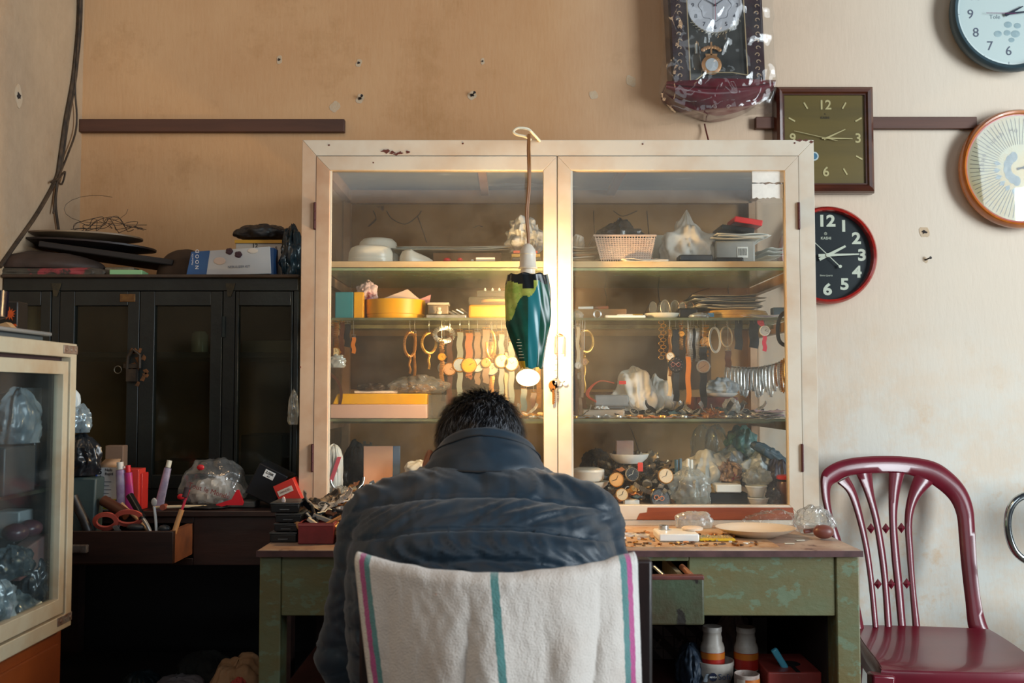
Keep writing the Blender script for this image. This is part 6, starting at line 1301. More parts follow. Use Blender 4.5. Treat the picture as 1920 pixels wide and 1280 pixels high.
# ---- third shelf
z = S3
t = T('long_box', 'long box with a yellow lid and pinkish sides at the left of the third shelf', 'box', (X(715, 2.5), 2.56, z)); x0, x1 = X(619, 2.50), X(800, 2.50); h1 = L(27, 2.5); h2 = L(47, 2.5)
p('box_body', MB().box(x0, x1, 2.50, 2.66, z+E, z+h1), M((206, 172, 156), .5), t, bev=.002); p('box_lid', MB().prism([(x0+.004, z+h1), (x1-.001, z+h1), (x1-.001, z+h2), (x0+.017, z+h2)], .155, (0, 2.503, 0)), YELLOW, t, bev=.002)
bxo('clear_case', 'small clear case squeezed right of the long yellow-lidded box', 'case', 803, 836, z, 44, 2.52, .12, CLEAR_PLASTIC)
bxo('white_tray', 'thin white tray lying on the yellow lid', 'tray', 664, 745, z+h2, 5, 2.54, .1, M((222, 206, 190), .5)); bag('dark_straps', 'dark coiled straps in the thin tray on the yellow lid', 'straps', 668, 730, z+h2+.007, 12, 2.57, .04, M((54, 44, 38), .5), 95, .4, n=34)
bag('plastic_bag', 'clear bag of watches lying on the yellow lid behind the glass', 'bag', 726, 838, z+h2+.001, 32, 2.57, .05, POLY, 97, .3, n=60); bag('strap_bundle', 'bundle of dark and gold watches inside the clear bag', 'watches', 745, 815, z+h2+.002, 16, 2.57, .03, M((70, 52, 34), .3, .5, c2=(170, 120, 60), ns=30), 98, .5, n=44, sm=25)
t = T('paper_tray', 'pale plastic tray on the third shelf right of the middle stile', 'tray', (X(1130, 2.54), 2.6, z)); p('tray_body', MB().box(X(1092, 2.55), X(1172, 2.55), 2.55, 2.72, z+E, z+.022), M((186, 182, 174), .4, c2=(170, 150, 130), ns=6), t, bev=.005)
bag('beads', 'heap of small white beads on the pale tray', 'beads', 1114, 1140, z+.022, 6, 2.57, .012, WHITE2, 99, .5, n=34, sm=20)
t = T('multimeter', 'grey tester with red leads lying on the pale tray', 'tester', (X(1140, 2.56), 2.6, z+.03)); p('tester_body', MB().cbox((X(1142, 2.57), 2.62, z+.045), (.092, .10, .030), Matrix.Rotation(.15, 3, 'Z')), M((146, 150, 152), .35, c2=(126, 130, 132), ns=9), t, bev=.005); p('tester_base', MB().cbox((X(1140, 2.57), 2.622, z+.028), (.082, .09, .010), Matrix.Rotation(.15, 3, 'Z')), M((78, 80, 82), .4), t, bev=.003)
mb = MB(); 
for k in range(3): mb.tube(smoothp([P(1152, 718, 2.57), P(1125, 714, 2.57), P(1108-k*2, 728, 2.56), P(1104-k*2, 742, 2.55), P(1118, 752+k, 2.54)]), .0016, 6)
p('lead', mb, M((190, 70, 48), .4), t, 'orange-red wires'); p('plug', MB().cbox(P(1167, 717, 2.57), (.018, .008, .009)), M((200, 40, 44), .4), t)
bxo('red_box', 'dark red box behind the grey tester', 'box', 1090, 1150, z, 45, 2.76, .06, M((88, 34, 32), .5))
bag('white_cloth', 'large white crumpled cloth in the middle of the third shelf', 'cloth', 1146, 1232, z+.003, 84, 2.66, .06, CLOTH, 105, .34, flat=.35, sm=80, sc=15, n=54); bag('white_cloth', 'second white cloth right of the large one', 'cloth', 1196, 1264, z+.003, 68, 2.72, .05, CLOTH, 108, .34, flat=.35, sm=80, sc=15, n=54)
t = plate('white_dish', 'white oval dish on the dark red box at the right of the third shelf', 'dish', 1350, 2.66, z+.052, L(34, 2.66), .012, WHITE2); bag('plastic_bag', 'clear bag heaped in the white oval dish', 'bag', 1322, 1386, z+.062, 28, 2.68, .035, M((190, 200, 208), .3, c2=(150, 160, 168), ns=20), 105, .25)
bxo('red_box', 'dark red box under the white oval dish', 'box', 1306, 1384, z, 38, 2.60, .14, M((104, 40, 34), .45, c2=(80, 32, 30), ns=7)); bag('plastic_bag', 'rolled clear bag leaning on the right dark red box', 'bag', 1355, 1388, z+.018, 22, 2.57, .02, POLY_MILK, 107); bag('blue_cloth', 'dark blue-green cloth in front of the right dark red box', 'cloth', 1318, 1376, z, 18, 2.56, .025, M((40, 66, 74), .7), 109, .3)
papers('paper_sheets', 'fanned white papers sliding off the right end of the third shelf', 'papers', 1425, 1478, z, 2.47, .12, 6, 14, PAPERW, 111, .008, [PAPERW, M((196, 190, 180), .6), M((180, 160, 176), .6)])
# watches lying about: prototypes with parts, copied
rnd = random.Random(12)
PROT = []
def proto(strap, case, dial, r=.013, w=.013, curl=.0, dark=False):
    t = T('watch', 'x', 'watch', (0, 0, -5)); WM[t.name] = Matrix(); t.matrix_world = Matrix.Translation((0, 0, 0))
    TZ = Matrix.Identity(3)
    p('case', MB().lathe([(r*.85, 0), (r, .002), (r, .006), (r*.92, .0085), (r*.84, .0088), (r*.82, .0080)], (0, 0, 0), 26, cap1=False), LEA[case], t)
    p('dial', MB().lathe([(r*.84, .0078), (r*.83, .0080)], (0, 0, 0), 26), M(dial, .35), t)
    mb = MB()
    for an, l in ((50, .5), (165, .65)): d = V((cos(R(an)), sin(R(an)), 0)); mb.sweep([(0, 0, .0083), d*r*l+V((0, 0, .0083))], [(-.0005, -.0001), (.0005, -.0001), (.0005, .0001), (-.0005, .0001)], up=(0, 0, 1))
    p('hands', mb, M((220, 214, 200) if dark else (44, 38, 34), .4), t, smooth=0)
    for s in (-1, 1):
        pts = [V((s*(r*.8+(.044*sin(min(1.0, k/8)*1.55) if curl else .055*k/8)), 0, .004-(.0 if not curl else 0)+curl*.030*(1-cos(k/8*2.0))+(.004 if k in (3, 4) else 0)-(.0035*k/8 if not curl else 0))) for k in range(9)]
        if strap in ('steel', 'gold', 'bronze'):
            mb = MB()
            for k in range(8):
                for h in (0, .5): a = pts[k].lerp(pts[k+1], h+.04); b = pts[k].lerp(pts[k+1], h+.46); mb.sweep([a, b], [(-w/2, -.0012), (w/2, -.0012), (w/2, .0006), (w*.2, .0016), (-w*.2, .0016), (-w/2, .0006)], up=(0, 0, 1))
        else: mb = MB().ribbon(pts, w, .0028, up=(0, 0, 1))
        p('strap', mb, LEA[strap], t)
    PROT.append(t); return t
for a in (('steel', 'steel', (214, 214, 206)), ('gold', 'gold', (226, 196, 140)), ('steel', 'steel', (34, 38, 44), .014, .013, 1, True), ('black', 'steel', (30, 36, 40), .015, .014, 0, True), ('brown', 'gold', (222, 200, 160)), ('steel', 'gold', (232, 226, 210), .012, .012, 1), ('bronze', 'bronze', (206, 150, 90), .012), ('teal', 'steel', (190, 200, 200)), ('tan', 'gold', (214, 170, 110), .015), ('black', 'black', (40, 44, 52), .016, .015, 1, True)): proto(*a)
KW = ['steel watch with a silver dial', 'gold watch with a champagne dial', 'steel watch with dark dial and curled band', 'steel watch with dark dial, black strap', 'gold cased watch on a brown strap', 'two-tone watch with white dial, curled band', 'bronze watch with an orange-brown dial', 'steel watch on a grey-blue strap', 'large gold watch on a tan strap', 'big all-black watch with curled strap']
used = set()
def lay(i, loc, yaw, pitch, where, grp, roll=0, sc=1):
    Mx = Matrix.Translation(V(loc)) @ Matrix.Rotation(yaw, 4, 'Z') @ Matrix.Rotation(pitch, 4, 'X') @ Matrix.Rotation(roll, 4, 'Y') @ Matrix.Scale(sc, 4); lab = KW[i]+' '+where
    if i not in used: used.add(i); t = PROT[i]; t.matrix_world = Mx; WM[t.name] = Mx; t['label'] = lab; t['group'] = lab
    else: dup(PROT[i], Mx, lab, lab)
# row along the front of the third shelf, right bay
for k in range(19):
    px = 1078+k*20.5; y = 2.515+.012*(k % 2); lay([5, 1, 0, 7, 0, 1, 6, 1, 8, 1, 0, 1, 6, 5, 2, 0, 3, 0, 7][k], (X(px, y), y, S3+.002), rnd.uniform(-.35, .35), .25*(k % 3 == 0), 'lying at the front of the third shelf', 'watches along the front of the third shelf', sc=.75)
for k in range(9):
    px = 1188+k*30; y = 2.575+.01*(k % 2); lay([3, 2, 9, 7, 2, 0, 9, 2, 3][k], (X(px, y), y, S3+.012), rnd.uniform(-1.2, 1.2), .7, 'propped behind the front watches', 'watches behind the front row of the third shelf', sc=.85)
for k in range(4): px = 968+k*15; y = 2.52; lay([1, 5, 0, 1][k], (X(px, y), y, S3+.002+.006*(k % 2)), rnd.uniform(-1, 1), .4, 'beside the head on the third shelf', 'watches between the head and the middle stile', sc=.7)
bag('gold_chains', 'tangle of fine gold chains on the third shelf below the black strap watch', 'chains', 1318, 1358, S3, 16, 2.535, .02, BRASS, 120, .8, n=50, sm=10, sc=90)

# ---- bottom of the cabinet
z = SF
def heap(px0, px1, hpx, y0, y1, count, seed, where, grp, z=z, choices=None):
    r = random.Random(seed)
    for k in range(count):
        px = r.uniform(px0, px1); y = r.uniform(y0, y1); f = 1-abs((px-(px0+px1)/2)/((px1-px0)/2))**2; hh = L(hpx, y)*f*r.random()*(.35+.65*(y-y0)/(y1-y0+1e-6)); i = r.choice(choices or range(10))
        lay(i, (X(px, y, z), y, z+.004+hh), r.uniform(-pi, pi), r.uniform(.15, 1.1), where, grp, r.uniform(-.4, .4), .85)
# soft bed of small odd parts under the heap of watches
bed = bag('watch_parts', 'bed of loose watch parts under the heap at the cabinet floor', 'watch parts', 1095, 1275, z, 74, 2.62, .12, M((70, 70, 72), .35, .6, c2=(150, 128, 92), ns=60, c3=(26, 28, 32), thr=.52, ns3=50), 130, .35, n=110, sm=15, flat=.1, sc=30)
bed['kind'] = 'stuff'
heap(1112, 1262, 76, 2.46, 2.60, 62, 5, 'in the right-hand heap', 'heap of watches on the cabinet floor')
def bigw(px, py, y, r, dial, case, lab, tilt=.5, dark=False):
    q = P(px, py, y); t = T('watch', lab, 'watch', q); mb = MB(); N_ = Matrix.Rotation(tilt*.6, 3, 'Z') @ Matrix.Rotation(pi/2-.25, 3, 'X'); rr = L(r, y)
    p('case', MB().lathe([(rr*.8, -.005), (rr, -.002), (rr, .002), (rr*.92, .004), (rr*.88, .003)], q, 34, N_, cap1=False), LEA[case], t); p('dial', MB().lathe([(rr*.88, .0025), (rr*.87, .0028)], q, 34, N_), M(dial, .4), t)
    for j in range(12): mb.cbox(q+N_ @ V((rr*.7*cos(pi*j/6), rr*.7*sin(pi*j/6), .0032)), (.0008, .0008, .0006))
    for an in (70, 200): d = N_ @ V((cos(R(an)), sin(R(an)), 0)); q3 = q+N_ @ V((0, 0, .0036)); mb.sweep([q3, q3+d*rr*.6], [(-.0005, -.0002), (.0005, -.0002), (.0005, .0002), (-.0005, .0002)], up=(0, 1, 0))
    p('dial_marks', mb, M((210, 205, 190) if dark else (50, 40, 34), .4), t, smooth=0)
    return t
bigw(1185, 889, 2.44, 13, (24, 28, 32), 'steel', 'round steel watch head with a black dial near the middle of the heap', .3, True); bigw(1156, 899, 2.435, 14, (196, 156, 104), 'gold', 'copper-coloured watch dial on the heap left of the black dial', -.3); bigw(1248, 892, 2.435, 15, (220, 196, 160), 'gold', 'large cream pocket watch face at the upper right of the heap', .3); bigw(1166, 927, 2.42, 12, (206, 184, 150), 'gold', 'cream dial low in front of the heap', .2)
t = bigw(1238, 935, 2.43, 20, (38, 36, 38), 'black', 'big black watch with two orange rings at the front of the heap', .4, True); mb = MB()
for a in (1231, 1241): mb.tube([P(a+4.2*cos(2*pi*j/14), 932+(2 if a > 1235 else 0)+4*sin(2*pi*j/14), 2.421) for j in range(14)], .0011, 6, closed=True)
p('orange_ring', mb, M((214, 128, 84), .4), t)
bxo('white_block', 'small white block at the foot of the heap', 'block', 1171, 1199, z, 10, 2.42, .03, WHITE2); bxo('red_tag', 'red tag standing in the heap beside the black dial', 'tag', 1196, 1206, z+.075, 17, 2.50, .004, M((206, 64, 54), .4))
t = T('white_tub', 'white round tub on a dish left of the heap on the cabinet floor', 'tub', (X(1102, 2.46), 2.48, z+.05)); rr = L(31, 2.45)
p('tub_body', MB().lathe([(rr*.88, 0), (rr, .006), (rr, .022), (rr*1.02, .023), (rr*.98, .028), (rr*.6, .032), (.001, .032)], (X(1102, 2.47), 2.475, z+.056), 40, cap1=False), M((222, 214, 200), .3), t); plate('white_dish', 'white dish under the round tub', 'dish', 1106, 2.475, z+.034, L(36, 2.46), .020, WHITE)
plate('white_bowl', 'wide white bowl holding a small clear box above the heap', 'bowl', 1180, 2.56, z+.092, L(37, 2.56), .024, WHITE2); bxo('clear_box', 'small clear box with a dark red base in the wide white bowl', 'box', 1156, 1188, z+.112, 28, 2.545, .03, M((120, 70, 64), .4, c2=(150, 146, 140), ns=4))
bag('black_cloth', 'dark bundle behind the round white tub', 'bundle', 1090, 1150, z+.04, 56, 2.66, .06, M((34, 30, 30), .8), 133, .3)
for k, (a, h_, w_) in enumerate(((1268, 28, 7), (1276, 30, 6), (1290, 30, 6), (1297, 28, 6))): O('battery_tube', MB().lathe([(L(w_/2, 2.5), 0), (L(w_/2, 2.5), L(h_, 2.5))], (X(a, 2.50, .9), 2.50+.004*(k % 2), z+.068), 16), [M((60, 90, 106), .25), M((88, 110, 122), .3), WHITE2, WHITE2][k], ['dark blue little tube at the left of the standing tubes', 'pale blue tube beside the dark blue one', 'white tube left of its white twin above the clear bag', 'white tube rightmost of the standing tubes'][k], 'tube')
plate('white_dish', 'white dish the little tubes stand on', 'dish', 1285, 2.505, z+.052, L(28, 2.5), .014, WHITE2); bxo('tube_stand', 'dark box the tube dish rests on', 'box', 1268, 1305, z, 35, 2.51, .07, BLACKM)
bag('plastic_bag', 'big milky bag of parts right of the black orange-ringed watch', 'bag', 1255, 1330, z, 62, 2.47, .05, POLY_MILK, 140, .22, n=60); bag('plastic_bag', 'milky bag spread behind the big one on the cabinet floor', 'bag', 1280, 1368, z+.02, 74, 2.55, .05, M((184, 188, 184), .4, c2=(160, 160, 154), ns=12), 141, .26, n=50)
t = T('clear_case', 'clear case with round parts before the milky bag', 'case', (X(1300, 2.42), 2.43, z)); p('case_body', MB().box(X(1276, 2.42), X(1331, 2.42), 2.415, 2.45, z+E, z+.022), CLEAR_PLASTIC, t, bev=.002); p('round_part', MB().lathe([(.012, 0), (.012, .003)], (X(1301, 2.43), 2.43, z+.030), 24, FACE), M((150, 150, 144), .4), t)
bag('tan_cloth', 'small tan cloth between the milky bag and the white box', 'cloth', 1322, 1348, z, 32, 2.50, .03, M((196, 164, 116), .7), 143); bxo('black_box', 'flat black box under the long white box', 'box', 1330, 1402, z, 20, 2.46, .08, BLACKM); bxo('white_box', 'long white box on the flat black box', 'box', 1343, 1391, z+.028, 15, 2.45, .06, WHITE2, bev=.003)
def cup(nm, lab, px, y, z0, r0, r1, h, m): return O(nm, MB().lathe([(r0*.8, 0), (r0, .003), (r1, h), (r1*1.03, h), (r1*1.03, h-.003), (r1*.94, h-.003), (r0*.92, .005), (.001, .005)], (X(px, y, z0), y, z0), 36, cap1=False), m, lab, 'bowl')
cup('white_bowl', 'lower white bowl of the stacked pair near the right door stile', 1422, 2.45, z+E, .021, .025, .017, WHITE2); cup('white_bowl', 'upper white bowl of the stacked pair, filled with a clear bag', 1418, 2.45, z+.0185, .017, .026, .028, WHITE2)
bag('plastic_bag', 'clear bag bunched in the upper white bowl', 'bag', 1394, 1446, z+.046, 32, 2.47, .022, POLY_MILK, 145, .3, n=40)
t = T('brown_jar', 'brown glass jar with a red lid at the right end of the cabinet floor', 'jar', (X(1472, 2.47), 2.48, z)); p('jar_body', MB().lathe([(.022, 0), (.024, .003), (.024, .050), (.020, .056)], (X(1474, 2.47), 2.475, z+E), 30), M((112, 74, 62), .25), t); p('lid', MB().lathe([(.025, 0), (.025, .006), (.022, .009)], (X(1474, 2.47), 2.475, z+.060), 30), M((214, 44, 32), .3), t); p('neck_band', MB().lathe([(.022, 0), (.022, .006)], (X(1474, 2.47), 2.475, z+.0545), 30), BLACKM, t)
bag('clear_bag', 'upright clear bag standing behind the heap right of the middle', 'bag', 1322, 1368, z+.05, 92, 2.66, .03, POLY, 147, .22, n=50, sq=.8); bag('clear_bag', 'flat clear bag leaning at the back between the tubes and the upright bag', 'bag', 1298, 1345, z+.06, 80, 2.76, .03, thin('faint_polythene', (240, 244, 244), .12, (210, 214, 212), 1.6, .15, .08, 10), 148, .1, n=40, sq=.7)
bag('teal_bundle', 'clear bag with teal green cloth inside at the top of the right heap', 'bag', 1362, 1418, z+.10, 58, 2.64, .05, M((60, 130, 124), .35, c2=(120, 134, 136), ns=15, c3=(200, 210, 208), thr=.6, ns3=14), 149, .3, n=54, sm=40)
bag('grey_bag', 'translucent grey bag under the teal bundle', 'bag', 1330, 1400, z+.045, 58, 2.60, .05, M((136, 142, 144), .3, c2=(96, 100, 104), ns=8), 150, .25, n=50); bag('grey_bag', 'pale crumpled bag below the blue pouch at the right of the cabinet floor', 'bag', 1385, 1462, z+.03, 62, 2.58, .05, M((186, 194, 196), .25, c2=(90, 110, 120), ns=12), 151, .34, n=60, sm=35)
O('blue_pouch', blob((0, 0, 0), (.058, .02, .018), 152, .14).xf(Matrix.Translation((X(1440, 2.55), 2.55, z+.105)) @ Matrix.Rotation(.55, 4, 'Y')), M((40, 62, 76), .5, c2=(60, 84, 96), ns=9), 'dark blue pouch sloping down over the right heap', 'pouch'); bag('dark_bag', 'dark purple-black bag behind the red lidded jar', 'bag', 1438, 1480, z, 84, 2.54, .03, M((44, 40, 54), .5), 153, .2)
bag('dark_bag', 'shiny black bag at the front between the bowls and the jar', 'bag', 1436, 1462, z, 32, 2.46, .02, M((40, 34, 38), .2, c2=(110, 90, 84), ns=30), 154, .3)
bag('small_parts', 'pink and tan small things in a bag behind the white box', 'parts', 1340, 1392, z+.05, 36, 2.52, .03, M((90, 70, 66), .4, c2=(196, 170, 150), ns=26, c3=(180, 90, 120), thr=.6, ns3=24), 155, .4, n=60, sm=20)
# left bottom
t = T('striped_bag', 'white bag with a pink stripe standing at the left end of the cabinet floor', 'bag', (X(626, 2.48), 2.5, z)); mb = blob((X(624, 2.48), 2.50, z), (.022, .03, .075), 160, .06, flat=.9, square=.7); p('bag_body', mb, M((200, 206, 206), .5), t); mb = MB().prism([(-.012, -.03), (-.002, -.03), (.018, .03), (.008, .03)], .001, (X(626, 2.46), 2.467, z+.085)); p('stripe', mb, M((206, 84, 104), .5), t)
t = T('gear_disc', 'dim grey toothed disc leaning at the back left of the cabinet floor', 'disc', (X(683, 2.8), 2.8, z)); mb = MB().lathe([(.055, 0), (.055, .006)], (X(684, 2.8), 2.8, z+.075), 40, FACE)
for j in range(20): mb.cbox((X(684, 2.8)+.058*cos(pi*j/10), 2.797, z+.075+.058*sin(pi*j/10)), (.007, .004, .007), Matrix.Rotation(-pi*j/10, 3, 'Y'))
p('disc_body', mb, M((112, 104, 92), .5), t); p('hub', MB().lathe([(.006, .006), (.006, .009)], (X(684, 2.8), 2.8, z+.075), 16, FACE), BLACKM, t)
bag('black_cloth', 'dark bundle in front of the toothed disc', 'bundle', 642, 690, z, 95, 2.72, .05, M((46, 46, 46), .8), 161, .2)
t = T('open_box', 'open salmon coloured box with a blue edge on the left of the cabinet floor', 'box', (X(715, 2.6), 2.6, z+.03)); p('box_lid', MB().box(X(682, 2.60), X(737, 2.60), 2.60, 2.612, z+.02, z+.02+L(82, 2.6)), M((222, 168, 136), .5), t, bev=.001); p('box_spine', MB().box(X(737, 2.60), X(750, 2.60), 2.60, 2.612, z+.02, z+.02+L(82, 2.6)), M((84, 108, 140), .5), t, bev=.001); p('box_base', MB().box(X(655, 2.55), X(737, 2.55), 2.53, 2.60, z+E, z+.022), M((212, 176, 144), .5), t, bev=.001)
bag('wrapped_parcel', 'white wrapped parcel on the left of the cabinet floor by the shoulder', 'parcel', 760, 812, z+.062, 26, 2.56, .03, M((220, 216, 204), .3, c2=(190, 186, 176), ns=30), 162, .15, sq=.7); bxo('storage_box', 'brown box under the white wrapped parcel', 'box', 756, 815, z, 48, 2.54, .12, CARD)
heap(628, 720, 36, 2.43, 2.52, 22, 9, 'in the small left-hand heap', 'small heap at the left of the cabinet floor'); bag('plastic_bag', 'clear bag at the left front corner of the cabinet floor', 'bag', 614, 662, z, 34, 2.44, .03, POLY, 163, .25, n=40)
heap(720, 800, 30, 2.43, 2.50, 10, 19, 'behind the left shoulder', 'watches behind the shoulder')

# ---- work table, right side
z = ZT
def ring_(px, py, r, m, lab): q = P(px, py, 2.2); Y = (CZ-ZT)/((CZ-q.z)/2.2); x = X(px, Y, z); return O('watch_ring', MB().lathe([(r*.8, 0), (r, 0), (r, .006), (r*.8, .006), (r*.8, 0)], (x, Y, z+E), 30, cap0=False, cap1=False), m, lab, 'ring')
def onT(px, py): q = P(px, py, 2.2); Y = (CZ-ZT)*2.2/(CZ-q.z); return V((X(px, Y, z), Y, z+E))
ring_(1180, 1006, .017, WHITE2, 'white plastic ring nearest the jacket on the table'); ring_(1204, 1008, .016, WHITE2, 'white plastic ring beside the white tray on the table')
q = onT(1180, 1022); O('desk_pad', MB().box(q.x-.03, q.x+.30, 2.03, 2.33, z+.0003, z+.0022), M((196, 170, 140), .7, c2=(166, 122, 82), ns=16), 'pale worn paper covering the table before the cabinet', 'paper')
t = T('white_tray', 'small white tray with pieces in it on the table', 'tray', onT(1272, 1018)); q = onT(1272, 1018); p('tray_body', MB().box(q.x-.040, q.x+.044, q.y, q.y+.09, q.z+.002, q.z+.018), WHITE2, t, bev=.003)
O('white_disc', MB().lathe([(.022, 0), (.023, .004), (.02, .006)], q+V((.04, .06, .019)), 30), M((224, 206, 186), .4), 'round white disc on the back of the small white tray', 'disc'); O('steel_ring', MB().lathe([(.008, 0), (.011, 0), (.011, .008), (.008, .008)], q+V((-.02, .07, .019)), 24, cap0=False, cap1=False), STEEL, 'small dark steel ring standing in the white tray', 'ring')
q = onT(1345, 1017); t = T('blister_strip', 'clear blister strip with a yellow edge on the table', 'blister', q); p('strip_base', MB().box(q.x-.036, q.x+.038, q.y, q.y+.05, q.z+.002, q.z+.007), M((214, 176, 40), .4), t, bev=.001); mb = MB()
for i in range(9):
    for j in range(3): mb.ell(q+V((-.03+i*.0076, .010+j*.013, .008)), (.003, .0045, .003), 10, 6)
p('blister', mb, CLEAR_PLASTIC, t)
q = onT(1432, 1016); O('plate', MB().lathe([(.035, 0), (.04, 0), (.066, .012), (.078, .019), (.080, .019), (.066, .010), (.036, .003), (.001, .003)], q+V((0, .07, .002)), 52, cap1=False, sx=1.08), M((222, 206, 184), .25), 'pale plate on the right of the table top', 'plate')
bag('plastic_sheet', 'crumpled clear plastic behind the pale plate', 'bag', 1395, 1500, z+.004, 30, 2.30, .04, POLY_CLEAR, 171, .3, n=50); bag('plastic_bag', 'clear bag wrapped round a brown pipe at the right end of the table', 'bag', 1490, 1560, z+.002, 46, 2.24, .05, POLY, 173, .26, n=60)
t = O('tobacco_pipe', MB().ell(onT(1550, 1014)+V((0, .02, .016)), (.022, .018, .015)).tube(smoothp([onT(1540, 1010)+V((0, .02, .022)), P(1528, 993, 2.2), P(1508, 996, 2.2)]), .005, 8), M((116, 66, 58), .4), 'brown rounded piece with a curved stem inside the bag on the table', 'pipe')
bag('plastic_sheet', 'clear folded plastic standing behind the white tray on the table', 'bag', 1268, 1335, z+.002, 28, 2.31, .02, POLY_MILK, 174, .2, n=40, sq=.7)
r = random.Random(77)
SC = [BRASS, BRASS, STEEL, M((196, 130, 70), .5), GOLD, WHITE2, M((120, 90, 60), .5), M((90, 60, 40), .5)]
for k in range(150):
    px = r.uniform(1165, 1420); py = r.uniform(1003, 1027) if px > 1300 else r.uniform(998, 1027)
    if px > 1380 and py < 1018: continue
    q = onT(px, py)+V((0, 0, .002)); i = k % 4; m_ = r.choice(SC); s = r.uniform(.6, 1.3); mb = MB()
    if i == 0: mb.lathe([(.004*s, 0), (.005*s, .001), (.005*s, .0022), (.002, .003)], q, 10); nm, lb, ct = 'watch_cog', 'small brass or steel wheel scattered on the table paper', 'watch part'
    elif i == 1: mb.cbox(q+V((0, 0, .0012)), (.013*s, .004*s, .0018), Matrix.Rotation(r.uniform(0, 3), 3, 'Z')); nm, lb, ct = 'watch_bar', 'small flat bar scattered on the table paper', 'watch part'
    elif i == 2: mb.tube([q+V((.004*s*cos(2*pi*j/12), .004*s*sin(2*pi*j/12), .001)) for j in range(12)], .0009, 5, closed=True); nm, lb, ct = 'watch_washer', 'little ring scattered on the table paper', 'watch part'
    else: mb.cbox(q+V((0, 0, .002)), (.006*s, .005*s, .0035), Matrix.Rotation(r.uniform(0, 3), 3, 'Z')); nm, lb, ct = 'watch_block', 'small square piece scattered on the table paper', 'watch part'
    O(nm, mb, m_, lb, ct, {'watch_cog': 'wheels scattered on the table', 'watch_bar': 'bars scattered on the table', 'watch_washer': 'rings scattered on the table', 'watch_block': 'square pieces scattered on the table'}[nm])
for k, (a, b_) in enumerate(((1480, 1020), (1500, 1014))): q = onT(a, b_); O('table_scrap', MB().cbox(q+V((0, 0, .001)), (.02, .006, .0015), Matrix.Rotation(.3*k, 3, 'Z')), PAPER, ['thin pale scrap on the bare table top near the plate', 'second pale scrap near the bagged pipe'][k], 'scrap')

# ---- work table, left side: stack of small black drawers, red tin, odds and ends
yb = 2.10
KN = M((212, 204, 210), .3)
tops = [(508, 558, 1030, 1012), (516, 560, 1008, 996), (518, 566, 991, 977), (509, 562, 973, 955)]
zz = ZT+.0008
for i, (a, b_, _, _) in enumerate(tops):
    h = (.021, .017, .019, .021)[i]; t = T('stacking_case', ['bottom small black plastic drawer of the stack at the left table end', 'second small black drawer from the bottom of the stack', 'third small black drawer, under the topmost', 'topmost black drawer of the stack, with a round knob'][i], 'drawer', (X((a+b_)/2, yb), yb+.04, zz), 'stacked black parts drawers')
    p('tray', MB().box(X(a, yb), X(b_, yb), yb, yb+.085, zz, zz+h*.82), M((26, 32, 38), .3, c2=(18, 22, 26), ns=20), t, bev=.002); p('tray_rim', MB().box(X(a, yb)-.001, X(b_, yb)+.001, yb-.001, yb+.086, zz+h*.82, zz+h-.0004), M((90, 96, 98), .35, c2=(60, 66, 70), ns=20), t, bev=.001)
    p('front_slot', MB().box(X((a+b_)/2, yb)-.010, X((a+b_)/2, yb)+.010, yb-.0022, yb-.001, zz+h*.3, zz+h*.36), M((120, 126, 130), .3), t)
    if i in (0, 1, 3): p('knob', MB().lathe([(.004, 0), (.0045, .004), (.003, .009), (.001, .011)], (X(a+(38, 26, 0, 22)[i], yb), yb+.012, zz+h), 16), KN, t)
    zz += h+(.0015 if i != 3 else 0)+(.004 if i < 3 else 0)*0
rt = T('red_tin', 'small red tin full of watch tools left of the jacket', 'tin', (X(594, 2.08), 2.1, ZT)); ty = 2.075; x0, x1 = X(561, ty), X(627, ty)
tm_ = M((134, 50, 54), .4, c2=(112, 40, 44), ns=20); hh = L(40, ty)
p('tin_wall', MB().box(x0, x1, ty, ty+.003, ZT+E, ZT+hh).box(x0, x1, ty+.08, ty+.083, ZT+E, ZT+hh).box(x0, x0+.003, ty+.003, ty+.08, ZT+E, ZT+hh).box(x1-.003, x1, ty+.003, ty+.08, ZT+E, ZT+hh).box(x0, x1, ty, ty+.083, ZT+E, ZT+.003), tm_, rt, bev=.001); p('tin_rim', MB().ring([(x0-.001, ty-.001), (x1+.001, ty-.001), (x1+.001, ty+.084), (x0-.001, ty+.084)], [(x0+.003, ty+.003), (x1-.003, ty+.003), (x1-.003, ty+.08), (x0+.003, ty+.08)], .004, (0, 0, ZT+hh-.002), ex=(1, 0, 0), ey=(0, 1, 0)), M((170, 92, 92), .35), rt)
TL = [((572, 1000, 2.09), (548, 964, 2.12), .0075, M((186, 132, 84), .45), 'round wooden handle leaning out of the red tin to the left'), ((600, 1000, 2.09), (585, 950, 2.14), .004, BLACKP, 'black thin tool standing in the red tin'), ((590, 995, 2.10), (640, 968, 2.12), .004, M((176, 122, 70), .5), 'wooden stick leaning right out of the red tin'), ((610, 1000, 2.10), (575, 962, 2.12), .003, STEEL, 'steel tweezers crossing the red tin'), ((600, 996, 2.12), (632, 955, 2.14), .005, M((60, 62, 66), .35, .5), 'dark pliers leg sticking up right in the red tin'), ((580, 996, 2.12), (612, 946, 2.15), .0035, M((214, 206, 192), .4), 'ivory rod standing at the back of the red tin'), ((566, 1000, 2.14), (562, 958, 2.16), .004, BLACKM, 'short black rod at the left of the red tin')]
for a, b_, r_, m_, lb in TL: O('small_tool', MB().tube([P(*a), P(*b_)], r_, 10), m_, lb, 'tool')
